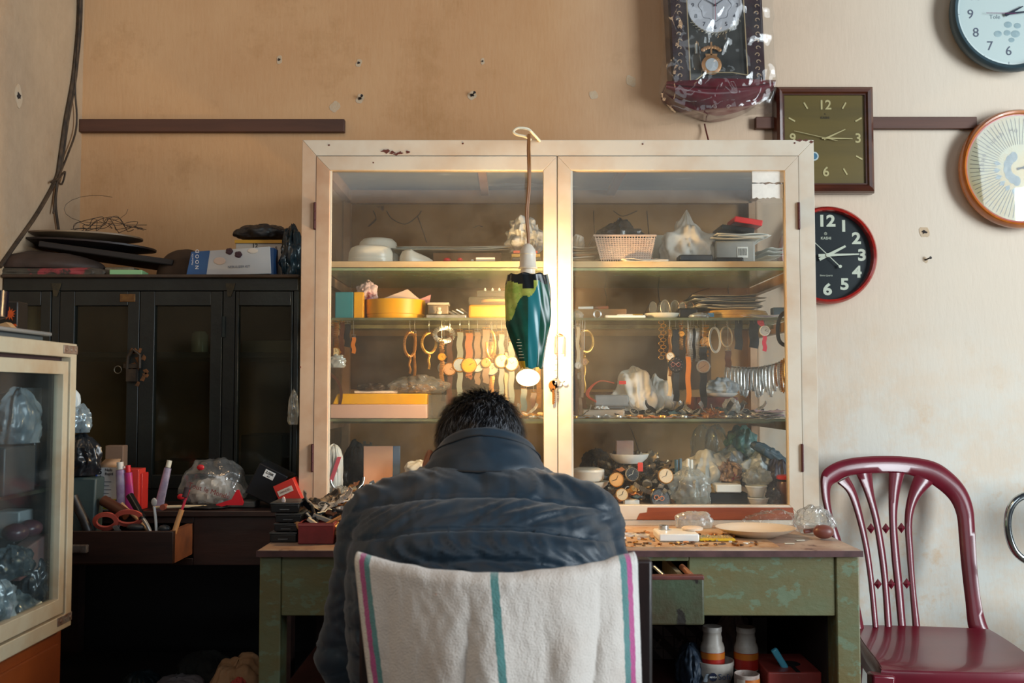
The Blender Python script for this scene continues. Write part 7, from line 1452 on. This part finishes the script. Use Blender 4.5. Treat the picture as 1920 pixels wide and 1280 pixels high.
for k, (a, b_, yy, ang, ln, w_, m_, lb) in enumerate(((606, 972, 2.12, .35, .045, .016, M((150, 152, 150), .35, .4), 'grey flat piece on the tools left of the jacket'), (592, 982, 2.10, .6, .040, .014, M((206, 196, 176), .5), 'ivory flat piece resting over the red tin'), (628, 976, 2.12, -.3, .04, .008, M((196, 150, 104), .5), 'tan strip over the right side of the red tin'), (636, 958, 2.14, .2, .03, .014, BLACKP, 'black block on the odds and ends by the jacket'))):
    O('tool_piece', MB().cbox(P(a, b_, yy), (ln, .012, w_*.5), Matrix.Rotation(ang, 3, 'Y')), m_, lb, 'tool', bev=.001)
O('white_strip', MB().ribbon(smoothp([P(592, 958, 2.20), P(612, 946, 2.2), P(640, 940, 2.2), P(668, 938, 2.2)]), .016, .003, up=(0, 0, 1)), WHITE2, 'curved white plastic strip between the cabinet foot and the jacket', 'strip')
bag('parts_pile', 'mixed pile of straps and small tools behind the red tin', 'parts', 560, 690, ZT, 62, 2.25, .06, M((52, 46, 44), .4, c2=(150, 130, 104), ns=30, c3=(24, 24, 26), thr=.5, ns3=40), 181, .5, n=80, sm=20, sc=26); bag('parts_pile', 'small heap of brass parts between the red tin and the sleeve', 'parts', 628, 665, ZT, 40, 2.12, .04, M((112, 78, 50), .35, .5, c2=(190, 150, 100), ns=50), 182, .5, n=60, sm=15, sc=40)
for k in range(6): q = P(575+k*16, 966-(k % 3)*7, 2.17); lay([3, 4, 2, 9, 7, 8][k], q, r.uniform(-3, 3), r.uniform(.4, 1), 'on the pile by the jacket', 'watches on the parts pile')
O('black_bar', MB().tube([P(535, 955, 2.24), P(575, 952, 2.24)], .010, 10), BLACKP, 'short black cylinder lying behind the stack of black drawers', 'cylinder'); 

# ---- under the table
z = .452
def jar(px, y, lab, base=z):
    r_ = L(22, y); x = X(px, y, .5); t = T('supplement_jar', lab, 'jar', (x, y, base)); g = M((196, 188, 178), .4, c2=(150, 134, 122), ns=20, c3=(90, 60, 50), thr=.66, ns3=30)
    p('jar_body', MB().lathe([(r_*.9, 0), (r_, .003), (r_, L(42, y)), (r_*.92, L(48, y)), (r_*.82, L(52, y)), (r_*.80, L(60, y)), (r_*.74, L(64, y)), (r_*.74, L(70, y))], (x, y, base+E), 32), g, t)
    p('lid', MB().lathe([(r_*.78, 0), (r_*.80, .002), (r_*.80, .009), (r_*.76, .011)], (x, y, base+L(71, y)), 32), M((206, 200, 192), .4, c2=(130, 110, 100), ns=16), t); lb_ = p('label', MB().lathe([(r_*1.012, .006), (r_*1.012, L(36, y))], (x, y, base), 32, cap0=False, cap1=False), M((176, 40, 30), .4), t); p('label_band', MB().lathe([(r_*1.02, L(24, y)), (r_*1.02, L(35, y))], (x, y, base), 32, cap0=False, cap1=False), M((206, 116, 34), .4), lb_); return t
yj = 2.17
jar(1336, yj, 'left white jar with a red label standing in the round tub', z+.030); jar(1399, yj+.01, 'right white jar with a red label under the table', z+.026)
bxo('black_box', 'dark box the right labelled jar stands on', 'box', 1378, 1424, z, 17, yj-.02, .06, BLACKM)
t = T('cream_tub', 'open white cream tub lettered Soft under the table', 'tub', (X(1342, 2.14, .5), 2.16, z)); x = X(1342, 2.15, .5); rr = L(36, 2.15)
p('tub_wall', MB().lathe([(rr*.72, 0), (rr*.86, .006), (rr*.97, .026), (rr, .042), (rr*1.02, .043), (rr*1.02, .052), (rr*.97, .052), (rr*.95, .040), (rr*.82, .010), (.001, .010)], (x, yj, z+E), 44, cap1=False), M((206, 200, 190), .35, c2=(170, 160, 150), ns=12), t)
p('lettering', text_mb('Soft', .017, (x+.014, yj-rr*1.005, z+.027), bold=.01), M((70, 84, 110), .5), t, smooth=0); p('logo_disc', MB().lathe([(.0085, 0), (.0085, .002)], (x-.010, yj-rr*.975, z+.027), 22, FACE), M((24, 34, 60), .4), t); mb = text_mb('NIVEA', .0055, (x-.010, yj-rr*.975-.0026, z+.027), bold=.01); p('logo_text', mb, WHITE2, t, smooth=0)
mb = MB(); 
for j in range(5): mb.ell((x-.026+.003*j*.4, yj-rr*.93, z+.018+.003*j), (.005, .0012, .003), 10, 6)
p('flower_print', mb, M((120, 130, 140), .5), t)
t = T('cut_bottle', 'cut-off bottle bottom with a red and orange label under the table', 'cup', (X(1400, 2.12, .5), 2.12, z)); x = X(1399, 2.11, .5); rr = L(23, 2.11)
p('cup_wall', MB().lathe([(rr*.94, 0), (rr, .004), (rr, .040), (rr*.95, .041), (rr*.92, .036), (rr*.9, .006), (.001, .006)], (x, 2.105, z+E), 34, cap1=False), M((196, 184, 176), .4, c2=(150, 120, 108), ns=30), t)
def arc(z0, z1, a0, a1, k=1.02): return MB().grid(lambda u, v: V((x+rr*k*sin(lerp(a0, a1, u)), 2.105-rr*k*cos(lerp(a0, a1, u)), lerp(z0, z1, v))), 20, 1)
lb_ = p('label', arc(z+.005, z+.034, -.35, 1.3), M((168, 70, 34), .4, c2=(196, 120, 44), ns=30, stretch=(1, 1, 5)), t); p('label_side', arc(z+.005, z+.034, -1.1, -.35), M((206, 198, 186), .5), t)
rb = T('red_block', 'red-brown wooden block with a dark hole under the table', 'box', (X(1470, 2.15, .5), 2.15, z)); bm = M((176, 74, 66), .35, c2=(140, 56, 52), ns=9, c3=(170, 140, 132), thr=.66, ns3=26)
p('block', MB().box(X(1440, 2.10, .5), X(1541, 2.10, .5), 2.10, 2.25, z+E, z+.045), bm, rb, bev=.003)
mb = MB().lathe([(.024, 0), (.022, .0012)], (X(1478, 2.17, .5), 2.165, z+.0452), 30, sy=.9); mb.box(X(1478, 2.17, .5)-.003, X(1478, 2.17, .5)+.006, 2.10, 2.15, z+.0452, z+.0462); p('hole', mb, M((22, 16, 16), .8), rb)
O('blue_lighter', MB().cbox((X(1462, 2.14, .5), 2.14, z+.062), (.014, .012, .048), Matrix.Rotation(-.55, 3, 'Y')), M((90, 190, 220), .2), 'light blue lighter lying on the red-brown block', 'lighter', bev=.003)
bag('grey_cloth', 'dim crumpled tissue behind the two labelled jars', 'tissue', 1335, 1410, z, 100, 2.30, .04, M((130, 110, 104), .8), 190, .3)
bag('dark_cloth', 'dark blue cloth under the cream tub at the bottom', 'cloth', 1268, 1318, z, 66, 2.18, .05, M((30, 44, 60), .6), 191, .15)
def carton(a, b_, z0, y, h, lab):
    t = T('printed_carton', lab, 'carton', (X((a+b_)/2, y, .5), y, z0)); x0, x1 = X(a, y, .5), X(b_, y, .5); H = L(h, y); p('carton_body', MB().box(x0, x1, y, y+.2, z0+E, z0+E+H), M((58, 40, 36), .6), t, bev=.002); mb = MB(); s = .026; nx = int((x1-x0)/s); nz_ = int(H/s)
    for i in range(nx):
        for j in range(nz_): 
            ax, az = x0+i*s+.002, z0+.004+j*s
            mb.prism([(ax, az), (ax+s*.9, az), (ax, az+s*.9)] if (i+j) % 2 else [(ax+s*.9, az+s*.9), (ax, az+s*.9), (ax+s*.9, az)], .0006, (0, y-.0008, 0))
    p('triangle_print', mb, M((112, 96, 90), .6), t, smooth=0); tx = MB()
    for i in range(0, nx, 2): merge(tx, text_mb('KASHI', .009, (x0+i*s+.014, y-.0012, z0+H*.5), ex=(.6, 0, .8), ey=(-.8, 0, .6)))
    p('lettering', tx, M((150, 130, 122), .6), t, smooth=0)
carton(1180, 1330, z, 2.36, 62, 'upper printed carton with pale triangles under the table, left of the jars'); 
carton(1180, 1440, .001, 2.05, 328, 'lower printed carton with pale triangles at the bottom edge of the picture'); bpy.data.objects
mb = MB().box(X(1412, 2.40, .5), X(1438, 2.40, .5), 2.40, 2.41, z+E, z+.09); O('carton_scrap', mb, M((120, 110, 100), .7), 'small printed card leaning behind the right labelled jar', 'card')
O('hanging_string', MB().tube([(X(1507, 2.3, .6), 2.30, LZ-.09), (X(1509, 2.3, .5), 2.30, z)], .0012, 5), M((150, 146, 140), .6), 'thin pale string hanging under the table top', 'string')

# ---- on the side desk and in its drawer
z = DKZ
nb = T('nail_glue_box', 'open white and red carton lettered Rapid standing in the desk drawer area', 'box', P(225, 955, 2.38)); yb = 2.345; a0, a1 = X(182, yb), X(262, yb); zt1 = Z(876, yb)
tb_ = Matrix.Rotation(R(-3), 3, 'Y')
p('carton', MB().box(a0, a0+.052, yb, yb+.05, z+E, zt1), M((206, 206, 206), .5), nb, bev=.001); p('carton_side', MB().box(a0+.0525, a1-.002, yb+.004, yb+.05, z+E, zt1-.004), M((206, 66, 56), .4), nb, bev=.001)
p('blue_edge', MB().box(a0-.0006, a0+.003, yb-.0008, yb, z+E, zt1-.002), M((50, 80, 170), .4), nb); p('print', merge(merge(merge(text_mb('5', .019, (a0+.010, yb-.001, zt1-.010), bold=.02), text_mb('d', .011, (a0+.010, yb-.001, zt1-.022), bold=.02)), text_mb('Nails', .0085, (a0+.030, yb-.001, zt1-.006), bold=.02)), text_mb('Rapid', .0085, (a0+.031, yb-.001, zt1-.015), bold=.02)), M((40, 40, 50), .5), nb, smooth=0)
mb = MB()
for j in range(5): mb.box(a0+.018, a0+.036-(j % 2)*.005, yb-.001, yb-.0002, zt1-.034-j*.009, zt1-.0325-j*.009)
p('print_lines', mb, M((110, 110, 120), .5), nb); p('photo_patch', MB().box(a0+.018, a0+.05, yb-.001, yb-.0002, z+.004, z+.028), M((70, 110, 60), .4, c2=(206, 180, 60), ns=60, c3=(40, 60, 110), thr=.55, ns3=70), nb); p('flap', MB().add([(a0, yb, zt1), (a0+.05, yb, zt1), (a0+.046, yb+.03, zt1+.018), (a0+.010, yb+.03, zt1+.018)], [(0, 1, 2, 3)]), M((190, 160, 132), .7), nb, solid=.0008)
O('tan_carton', MB().box(X(198, 2.43), X(232, 2.43), 2.43, 2.46, z+E, Z(835, 2.43)), M((120, 98, 82), .7), 'plain tan carton standing behind the white and red carton', 'box', bev=.002)
def tubeo(nm, lab, cat, p0, p1, w, m, capm):
    p0 = V(p0); p1 = V(p1); t = T(nm, lab, cat, p0); d = (p1-p0); mb = MB(); secs = []
    n_ = 9; ax = d.normalized(); s_ = V((1, 0, 0)); s_ = (s_-ax*s_.dot(ax)).normalized(); f_ = ax.cross(s_)
    mb.grid(lambda u, v: p0+d*(v*.84)+s_*cos(2*pi*u)*w*lerp(1.15, .85, v)+f_*sin(2*pi*u)*lerp(.0015, w*.8, v), 20, n_, closeu=True); p('tube_body', mb, m, t); c_ = MB(); q0 = p0+d*.85; c_.tube([q0, p1], w*.62, 14); p('cap', c_, capm, t); return t
tubeo('toothpaste_tube', 'white and lilac tube with its cap up beside the white and red carton', 'tube', (X(234, 2.335), 2.335, z+.001), P(225, 866, 2.335), .0125, M((200, 190, 214), .35, c2=(150, 110, 170), ns=20), WHITE2)
tubeo('toothpaste_tube', 'pink and violet tube at the right of the carton', 'tube', (X(247, 2.33), 2.33, z+.001), P(240, 872, 2.335), .010, M((206, 60, 120), .35, c2=(160, 60, 150), ns=20), M((210, 40, 50), .4))
bxo('red_carton', 'red carton with white sideways lettering right of the tubes', 'box', 250, 266, z, 68, 2.36, .04, M((196, 50, 44), .4)); 
tubeo('clear_tube', 'clear squeezed tube leaning in front of the middle cupboard door', 'tube', (X(300, 2.39), 2.39, z+.001), P(318, 863, 2.41), .010, M((170, 160, 184), .25, c2=(110, 110, 130), ns=20), M((206, 206, 190), .4))
wb_ = T('snack_bag', 'white translucent carrier bag with red shapes on the desk', 'bag', P(405, 945, 2.45)); 
def sbag(u, v):
    a = 2*pi*u; b = pi*v; x = math.copysign(abs(cos(a))**.8, cos(a))*sin(b)**.7; y = sin(a)*sin(b)**.8; zc = -cos(b); zc = math.copysign(abs(zc)**.7, zc); w = lerp(1, .66, (zc+1)/2) if zc > -.9 else 1
    return V((x*.095*w+.004*zc, y*.06*w, zc*.0545))
mb = MB().grid(sbag, 60, 40, closeu=True); crumple(mb, .010, 24, 5); m0 = min(q.z for q in mb.v); mb.v = [q+V((X(405, 2.45), 2.44, z+E))-V((0, 0, m0)) for q in mb.v]; p('bag_skin', mb, POLY, wb_, smooth=60)
mb = blob((X(412, 2.45), 2.44, z+.002), (.062, .035, .045), 201, .25); p('crumpled_tissue', mb, M((216, 206, 196), .6, c2=(200, 190, 176), ns=18, c3=(186, 40, 46), thr=.62, ns3=18), wb_)
p('red_print', MB().prism([(-.035, -.010), (.002, .002), (.014, .024), (.019, .024), (.031, -.006), (.028, -.012), (-.01, -.012), (-.03, -.018)], .004, (X(434, 2.37), 2.372, z+.022)), M((196, 30, 42), .4), wb_, 'red printed bow'); 
for a, b_ in ((376, 876), (339, 931)): mb = MB().ell(P(a, b_, 2.378), (.009, .004, .007), 14, 8); p('red_dot', mb, M((186, 30, 40), .4), wb_)
mb = text_mb('Tout le Monde', .017, P(392, 920, 2.372), ex=V((1, 0, -.3)).normalized(), ey=V((.3, 0, 1)).normalized()); p('script_print', mb, M((130, 50, 50), .5), wb_, smooth=0)
bb = T('black_box', 'tilted black box with a white printed label on the desk', 'box', P(505, 945, 2.42)); RB = Matrix.Rotation(R(26), 3, 'Y'); c_ = P(508, 905, 2.43); p('box_body', MB().cbox(c_, (.075, .09, .078), RB), M((22, 24, 28), .35), bb, bev=.002); c2 = c_+RB @ V((-.004, -.0458, .024)); p('label_sticker', MB().cbox(c2, (.026, .001, .018), RB), PAPERW, bb); e1 = RB @ V((1, 0, 0)); e2 = RB @ V((0, 0, 1)); p('label_print', merge(text_mb('2.5BR', .0085, c2+V((0, -.0012, 0))+e2*.003, ex=e1, ey=e2, bold=.02), text_mb('4U', .006, c2+V((0, -.0012, 0))-e2*.005, ex=e1, ey=e2, bold=.02)), BLACKM, bb, smooth=0)
rb2 = T('red_carton', 'red carton with a pale panel at the right end of the desk', 'box', P(535, 950, 2.36)); c_ = P(543, 922, 2.37); RB = Matrix.Rotation(R(-24), 3, 'Y'); p('carton', MB().cbox(c_, (.05, .05, .055), RB), M((178, 44, 34), .45), rb2, bev=.001); c2 = c_+RB @ V((-.002, -.0256, .006)); p('panel', MB().cbox(c2, (.036, .001, .013), RB), M((190, 176, 162), .5), rb2)
e1 = RB @ V((1, 0, 0)); e2 = RB @ V((0, 0, 1)); p('lettering', text_mb('WINDEL', .007, c2+V((0, -.0012, 0)), ex=e1, ey=e2, bold=.01), M((120, 80, 70), .5), rb2, smooth=0)
O('red_roll', MB().lathe([(.007, 0), (.007, .02)], (X(313, 2.37), 2.37, z+.0075), 16, FACE), M((150, 80, 62), .6), 'small brown roll end on the desk edge behind the spoon', 'roll'); O('toothbrush', MB().tube(smoothp([V((X(290, 2.36), 2.36, z+.006)), V((X(340, 2.36), 2.365, z+.008)), V((X(385, 2.36), 2.37, z+.007)), V((X(402, 2.36), 2.37, z+.005))]), .0035, 8), M((214, 206, 190), .4, c2=(206, 176, 80), ns=12), 'long white and yellow handle lying on the desk edge', 'toothbrush')
bxo('grey_case', 'flat grey case on the desk between the white bag and the black box', 'case', 424, 478, z, 12, 2.40, .05, M((96, 96, 92), .5), bev=.003)
bag('dark_wallet', 'flat black pouch on the desk in front of the white bag', 'pouch', 340, 430, z, 8, 2.39, .03, BLACKM, 210, .1)
# drawer contents
dz = fz0_+.010
O('grey_binder', MB().cbox((X(152, 2.30), 2.31, dz+.0875), (.082, .05, .173), Matrix.Rotation(R(2), 3, 'Y')), M((72, 92, 94), .5, c2=(58, 76, 80), ns=9), 'grey-green binder standing at the left of the open desk drawer', 'binder', bev=.004)
def pliers(nm, lab, m, pts, r_): return O(nm, MB().tube(smoothp([P(*a) for a in pts]), r_, 12), m, lab, 'tool')
pliers('wrench', 'long dark grey handle standing up at the left of the drawer', M((70, 72, 74), .4, .4, c2=(50, 46, 46), ns=30), [(137, 930, 2.26), (148, 955, 2.26), (158, 975, 2.26), (166, 1000, 2.26)], .0105)
sc_ = T('scissors', 'scissors with coral red handles lying in the desk drawer', 'scissors', P(220, 985, 2.25)); CO = M((206, 96, 82), .35)
for cx_, cy_2, rx_, rz_ in ((198, 977, 20, 13), (241, 971, 24, 12)):
    p('handle', MB().ribbon([P(cx_+rx_*cos(2*pi*j/26), cy_2+rz_*sin(2*pi*j/26), 2.248+.006*sin(2*pi*j/26)) for j in range(26)], .010, .005, up=(0, 0, 1), closed=True), CO, sc_)
p('blade', MB().ribbon([P(214, 985, 2.25), P(226, 1000, 2.25), P(236, 1020, 2.26)], .010, .002, up=(0, 1, 0)).ribbon([P(222, 982, 2.255), P(214, 1003, 2.26)], .010, .002, up=(0, 1, 0)), STEEL, sc_)
pliers('awl', 'thick brown wooden handle behind the coral scissors', M((96, 58, 44), .5), [(194, 938, 2.30), (215, 950, 2.29), (238, 965, 2.28)], .0125); pliers('screwdriver', 'screwdriver with a black grip standing in the drawer', BLACKP, [(243, 928, 2.27), (256, 950, 2.26), (268, 972, 2.25)], .0085); pliers('chisel', 'steel blade below the black grip', STEEL, [(268, 972, 2.25), (276, 984, 2.245), (286, 1006, 2.24)], .0045)
pliers('pencil', 'pale wooden stick between the brown handle and the black grip', M((206, 172, 132), .5), [(228, 944, 2.31), (262, 978, 2.28), (285, 1002, 2.27)], .004)
t = T('spoon', 'clear plastic spoon standing in the desk drawer', 'spoon', P(292, 980, 2.25)); p('spoon_bowl', MB().ell(P(289, 941, 2.26), (.0068, .003, .0095)), M((186, 186, 184), .2), t); p('spoon_handle', MB().tube(smoothp([P(289, 950, 2.26), P(292, 975, 2.255), P(293, 996, 2.25)]), .0032, 8), M((186, 190, 192), .2), t)
t = T('brush', 'brush with a tan wooden handle and red dark tip in the desk drawer', 'brush', P(338, 985, 2.24)); p('brush_handle', MB().tube([P(326, 1000, 2.24), P(333, 978, 2.245), P(341, 955, 2.25)], .0058, 12), M((206, 158, 108), .45), t); p('brush_neck', MB().tube([P(341, 955, 2.25), P(348, 935, 2.255), P(354, 918, 2.26)], .0032, 8), M((190, 40, 70), .4), t); p('bristles', MB().tube([P(346, 932, 2.252), P(351, 914, 2.258)], .0062, 10), M((56, 44, 52), .8), t)
O('file_tool', MB().ell(P(254, 988, 2.245), (.020, .010, .008)), M((50, 52, 56), .4), 'grey rounded handle end in front of the scissors', 'tool'); O('file_tool', MB().ell(P(308, 991, 2.245), (.014, .009, .009)), M((44, 50, 56), .35), 'dark rounded handle end right of the spoon', 'tool')
# bags beside the cupboard, behind the showcase
GB = dz+.176
bag('black_bag', 'shiny black plastic bag behind the showcase corner', 'bag', 112, 187, GB, 74, 2.31, .04, BAGB, 220, .16, n=54); bag('foil_bag', 'silver-blue crinkled bag on the black bag', 'bag', 112, 170, Z(812, 2.31), 56, 2.31, .035, M((176, 196, 206), .2, .3, c2=(96, 116, 128), ns=16), 221, .2, n=44); bag('white_bag', 'white smooth bag tip above the silver-blue bag', 'bag', 118, 149, Z(768, 2.31), 38, 2.31, .02, M((206, 220, 226), .4), 222, .06)
bag('net_bag', 'clear net-printed bag hanging at the left side of the white cabinet', 'bag', 539, 560, Z(797, 2.45), 62, 2.45, .010, POLY, 223, .16, n=34)

# ---- on top of the dark cupboard
z = WT
DC = M((66, 48, 40), .7, c2=(50, 38, 32), ns=9)
def disc(px, y, r, z0, h, m, lab, tilt=0, sy=.7): return O('round_tray', MB().lathe([(r*.2, 0), (r*.7, h*.15), (r, h*.7), (r, h), (r*.96, h), (r*.6, h*.7), (.001, h*.6)], (0, 0, 0), 52, sy=sy, cap1=False).xf(Matrix.Translation((X(px, y, z0), y, z0)) @ Matrix.Rotation(tilt, 4, 'Y')), m, lab, 'tray')
bag('brown_cloth', 'flat brown folded cloth at the far left on the cupboard top', 'cloth', -40, 196, z+.018, 36, 2.66, .11, DC, 230, .07, flat=.2, n=70, sm=80, ridge=False)
t = bag('flower_cloth', 'rolled cloth with red and white flowers along the cupboard edge', 'cloth', -40, 206, z, 14, 2.58, .03, M((80, 74, 62), .7, c2=(56, 46, 42), ns=16, c3=(150, 60, 64), thr=.56, ns3=14), 231, .05, flat=.5, n=60, sq=.5)
O('black_board', MB().cbox((X(225, 2.72, 1.4), 2.75, z+.066), (.36, .26, .016), Matrix.Rotation(R(8), 3, 'Y')), M((32, 29, 30), .6), 'thin dark board sloping down to the right under the round trays', 'board', bev=.003)
disc(165, 2.76, L(128, 2.7), z+.092, .016, M((40, 30, 30), .5), 'lower dark round tray with a raised rim on the cupboard top', R(3.5)); disc(156, 2.76, L(112, 2.7), z+.118, .014, M((70, 38, 32), .5, c2=(150, 130, 104), ns=4), 'upper worn red-brown round tray lying on the dark one', R(1.5))
bxo('green_box', 'flat pale green box at the front edge of the cupboard top', 'box', 203, 262, z, 10, 2.56, .07, M((132, 176, 124), .5), rot=.12); bxo('clear_pack', 'small clear pack behind the flat green box', 'pack', 196, 250, z, 22, 2.65, .04, M((96, 84, 66), .3, c2=(140, 130, 110), ns=30))
cp = T('cap', 'dark brown cloth cap on the cupboard top left of the blue box', 'cap', (X(345, 2.66, 1.4), 2.70, z)); p('crown', blob((X(347, 2.70, 1.4), 2.70, z+E), (.074, .08, .082), 233, .04, flat=.02, ridge=False), M((66, 50, 38), .85, c2=(54, 42, 34), ns=20), cp); p('brim', MB().lathe([(.001, .0), (.062, 0), (.064, .003), (.001, .006)], (X(312, 2.62, 1.4), 2.63, z+.002), 36, sy=.75), M((58, 44, 34), .85), cp)
nbx = T('nebulizer_box', 'white box with a blue end and printed masks on the cupboard top', 'box', (X(425, 2.58), 2.60, z)); yb = 2.575; 
q = [(X(345, yb), z+.001), (X(505, yb), z+.006), (X(502, yb), Z(462, yb)), (X(354, yb), Z(472, yb))]
p('box_body', MB().prism(q, .05, (0, yb, 0)), M((186, 186, 188), .45), nbx, bev=.001); f_ = .235; q2 = [q[0], (lerp(q[0][0], q[1][0], f_), lerp(q[0][1], q[1][1], f_)), (lerp(q[3][0], q[2][0], f_), lerp(q[3][1], q[2][1], f_)), q[3]]; p('blue_end', MB().prism(q2, .0008, (0, yb-.0012, 0)), M((46, 86, 136), .45), nbx)
p('blue_side', MB().box(X(502, yb), X(509, yb), yb+.002, yb+.05, z+.002, Z(464, yb)), M((24, 62, 104), .45), nbx)
mb = MB(); 
for a, b_ in ((430, 471), (447, 477)): 
    for j in range(5): mb.ell(P(a+3*cos(j*1.3), b_+3*sin(j*1.3), yb-.001), (.006, .0008, .005), 12, 6)
p('print_roses', mb, M((60, 30, 42), .5), nbx); mb = MB().ell(P(412, 489, yb-.001), (.016, .0006, .010), 20, 6); p('print_mask', mb, M((206, 184, 170), .5), nbx); p('print_mask', MB().ell(P(474, 470, yb-.001), (.014, .0006, .007), 20, 6), M((206, 196, 186), .5), nbx)
p('print_title', text_mb('NEBULIZER KIT', .0085, P(448, 500, yb-.0014), ex=V((1, 0, .03)), ey=V((0, 0, 1)), bold=.01), M((90, 100, 120), .5), nbx, smooth=0); p('print_text', merge(text_mb('N O O D', .013, P(370, 486, yb-.0025), ex=V((0, 0, 1)), ey=V((-1, 0, 0)), bold=.01), text_mb('Medical Kit', .0065, P(361, 486, yb-.0025), ex=V((0, 0, 1)), ey=V((-1, 0, 0)))), M((226, 226, 230), .5), nbx, smooth=0)
yc_ = T('alarm_box', 'yellow and white carton behind the white box, with dark numerals', 'box', (X(485, 2.66), 2.70, z)); p('carton', MB().box(X(437, 2.66), X(528, 2.66), 2.66, 2.73, z+E, Z(455, 2.66)), M((176, 168, 160), .5), yc_, bev=.002); p('yellow_edge', MB().box(X(436, 2.66), X(530, 2.66), 2.655, 2.735, Z(456, 2.66), Z(450, 2.66)), M((190, 140, 34), .5), yc_); p('numerals', merge(merge(text_mb('12', .016, P(478, 461, 2.6595), bold=.02), text_mb('5', .013, P(518, 466, 2.6595), bold=.02)), text_mb('5', .013, P(518, 482, 2.6595), bold=.02)), BLACKM, yc_, smooth=0)
bag('black_bag', 'crumpled black bag lying on the yellow edged carton', 'bag', 440, 545, Z(450, 2.69)+.001, 27, 2.69, .05, M((48, 44, 44), .5, c2=(34, 32, 34), ns=12), 240, .2, n=54); bag('black_bag', 'glossy black bag with a blue sheen against the white cabinet', 'bag', 528, 566, z, 98, 2.64, .05, M((24, 32, 38), .22, c2=(34, 52, 62), ns=10), 241, .26, n=54)
mb = MB(); r = random.Random(3)
for k in range(7):
    pts = []
    for j in range(9): pts.append(P(lerp(140, 262, j/8)+r.uniform(-14, 14), 430-26*sin(pi*j/8)*r.uniform(-.1, 1)+r.uniform(-3, 5)-(6 if k > 4 else 0), 2.72+r.uniform(-.03, .03)))
    mb.tube(smoothp(pts, 4), .0009, 4)
pts = [P(180+60*cos(a_*.35)*1., 392+26*sin(a_*.35), 2.74) for a_ in range(0, 16)]; mb.tube(pts, .0006, 4); O('wire_tangle', mb, M((52, 44, 40), .6), 'loose tangle of thin dark wire on the round trays', 'wire')

# ---- heap of clothes under the desk
fl = .335
O('low_platform', MB().box(XL+.07, DKX1-.06, 2.36, 2.90, .0, fl), M((30, 24, 22), .8), 'dark low box under the desk that the clothes lie on', 'box', bev=.003)
for a, b_, y, ry, h, m_, lb, sd in ((150, 285, 2.42, .09, 22, M((34, 40, 44), .25), 'black shiny plastic bag left under the desk', 250), (195, 330, 2.36, .07, 20, M((170, 84, 96), .9, c2=(150, 70, 84), ns=20), 'dusty pink cloth at the bottom edge under the desk', 251), (285, 375, 2.46, .08, 36, M((112, 104, 104), .9), 'grey garment with a pale stripe in the heap under the desk', 252),
        (345, 440, 2.40, .08, 30, M((206, 176, 146), .9, c2=(180, 150, 122), ns=14), 'beige crumpled garment in the heap under the desk', 253), (400, 492, 2.48, .09, 66, M((166, 130, 96), .9, c2=(146, 112, 80), ns=12), 'brown garment piled highest beside the table leg', 254), (330, 430, 2.62, .08, 48, M((36, 34, 28), .9), 'very dark garment at the back of the heap', 255), (230, 300, 2.52, .06, 34, M((26, 40, 44), .4), 'dark teal plastic in the heap under the desk', 256)):
    bag('garment', lb, 'clothing', a, b_, fl, h, y, ry, m_, sd, .26, flat=.35, n=64, sm=80, sc=11)
bag('garment', 'small coral red cloth tucked into the brown garment', 'clothing', 432, 462, fl+.03, 26, 2.40, .03, M((176, 70, 62), .8), 257, .25)
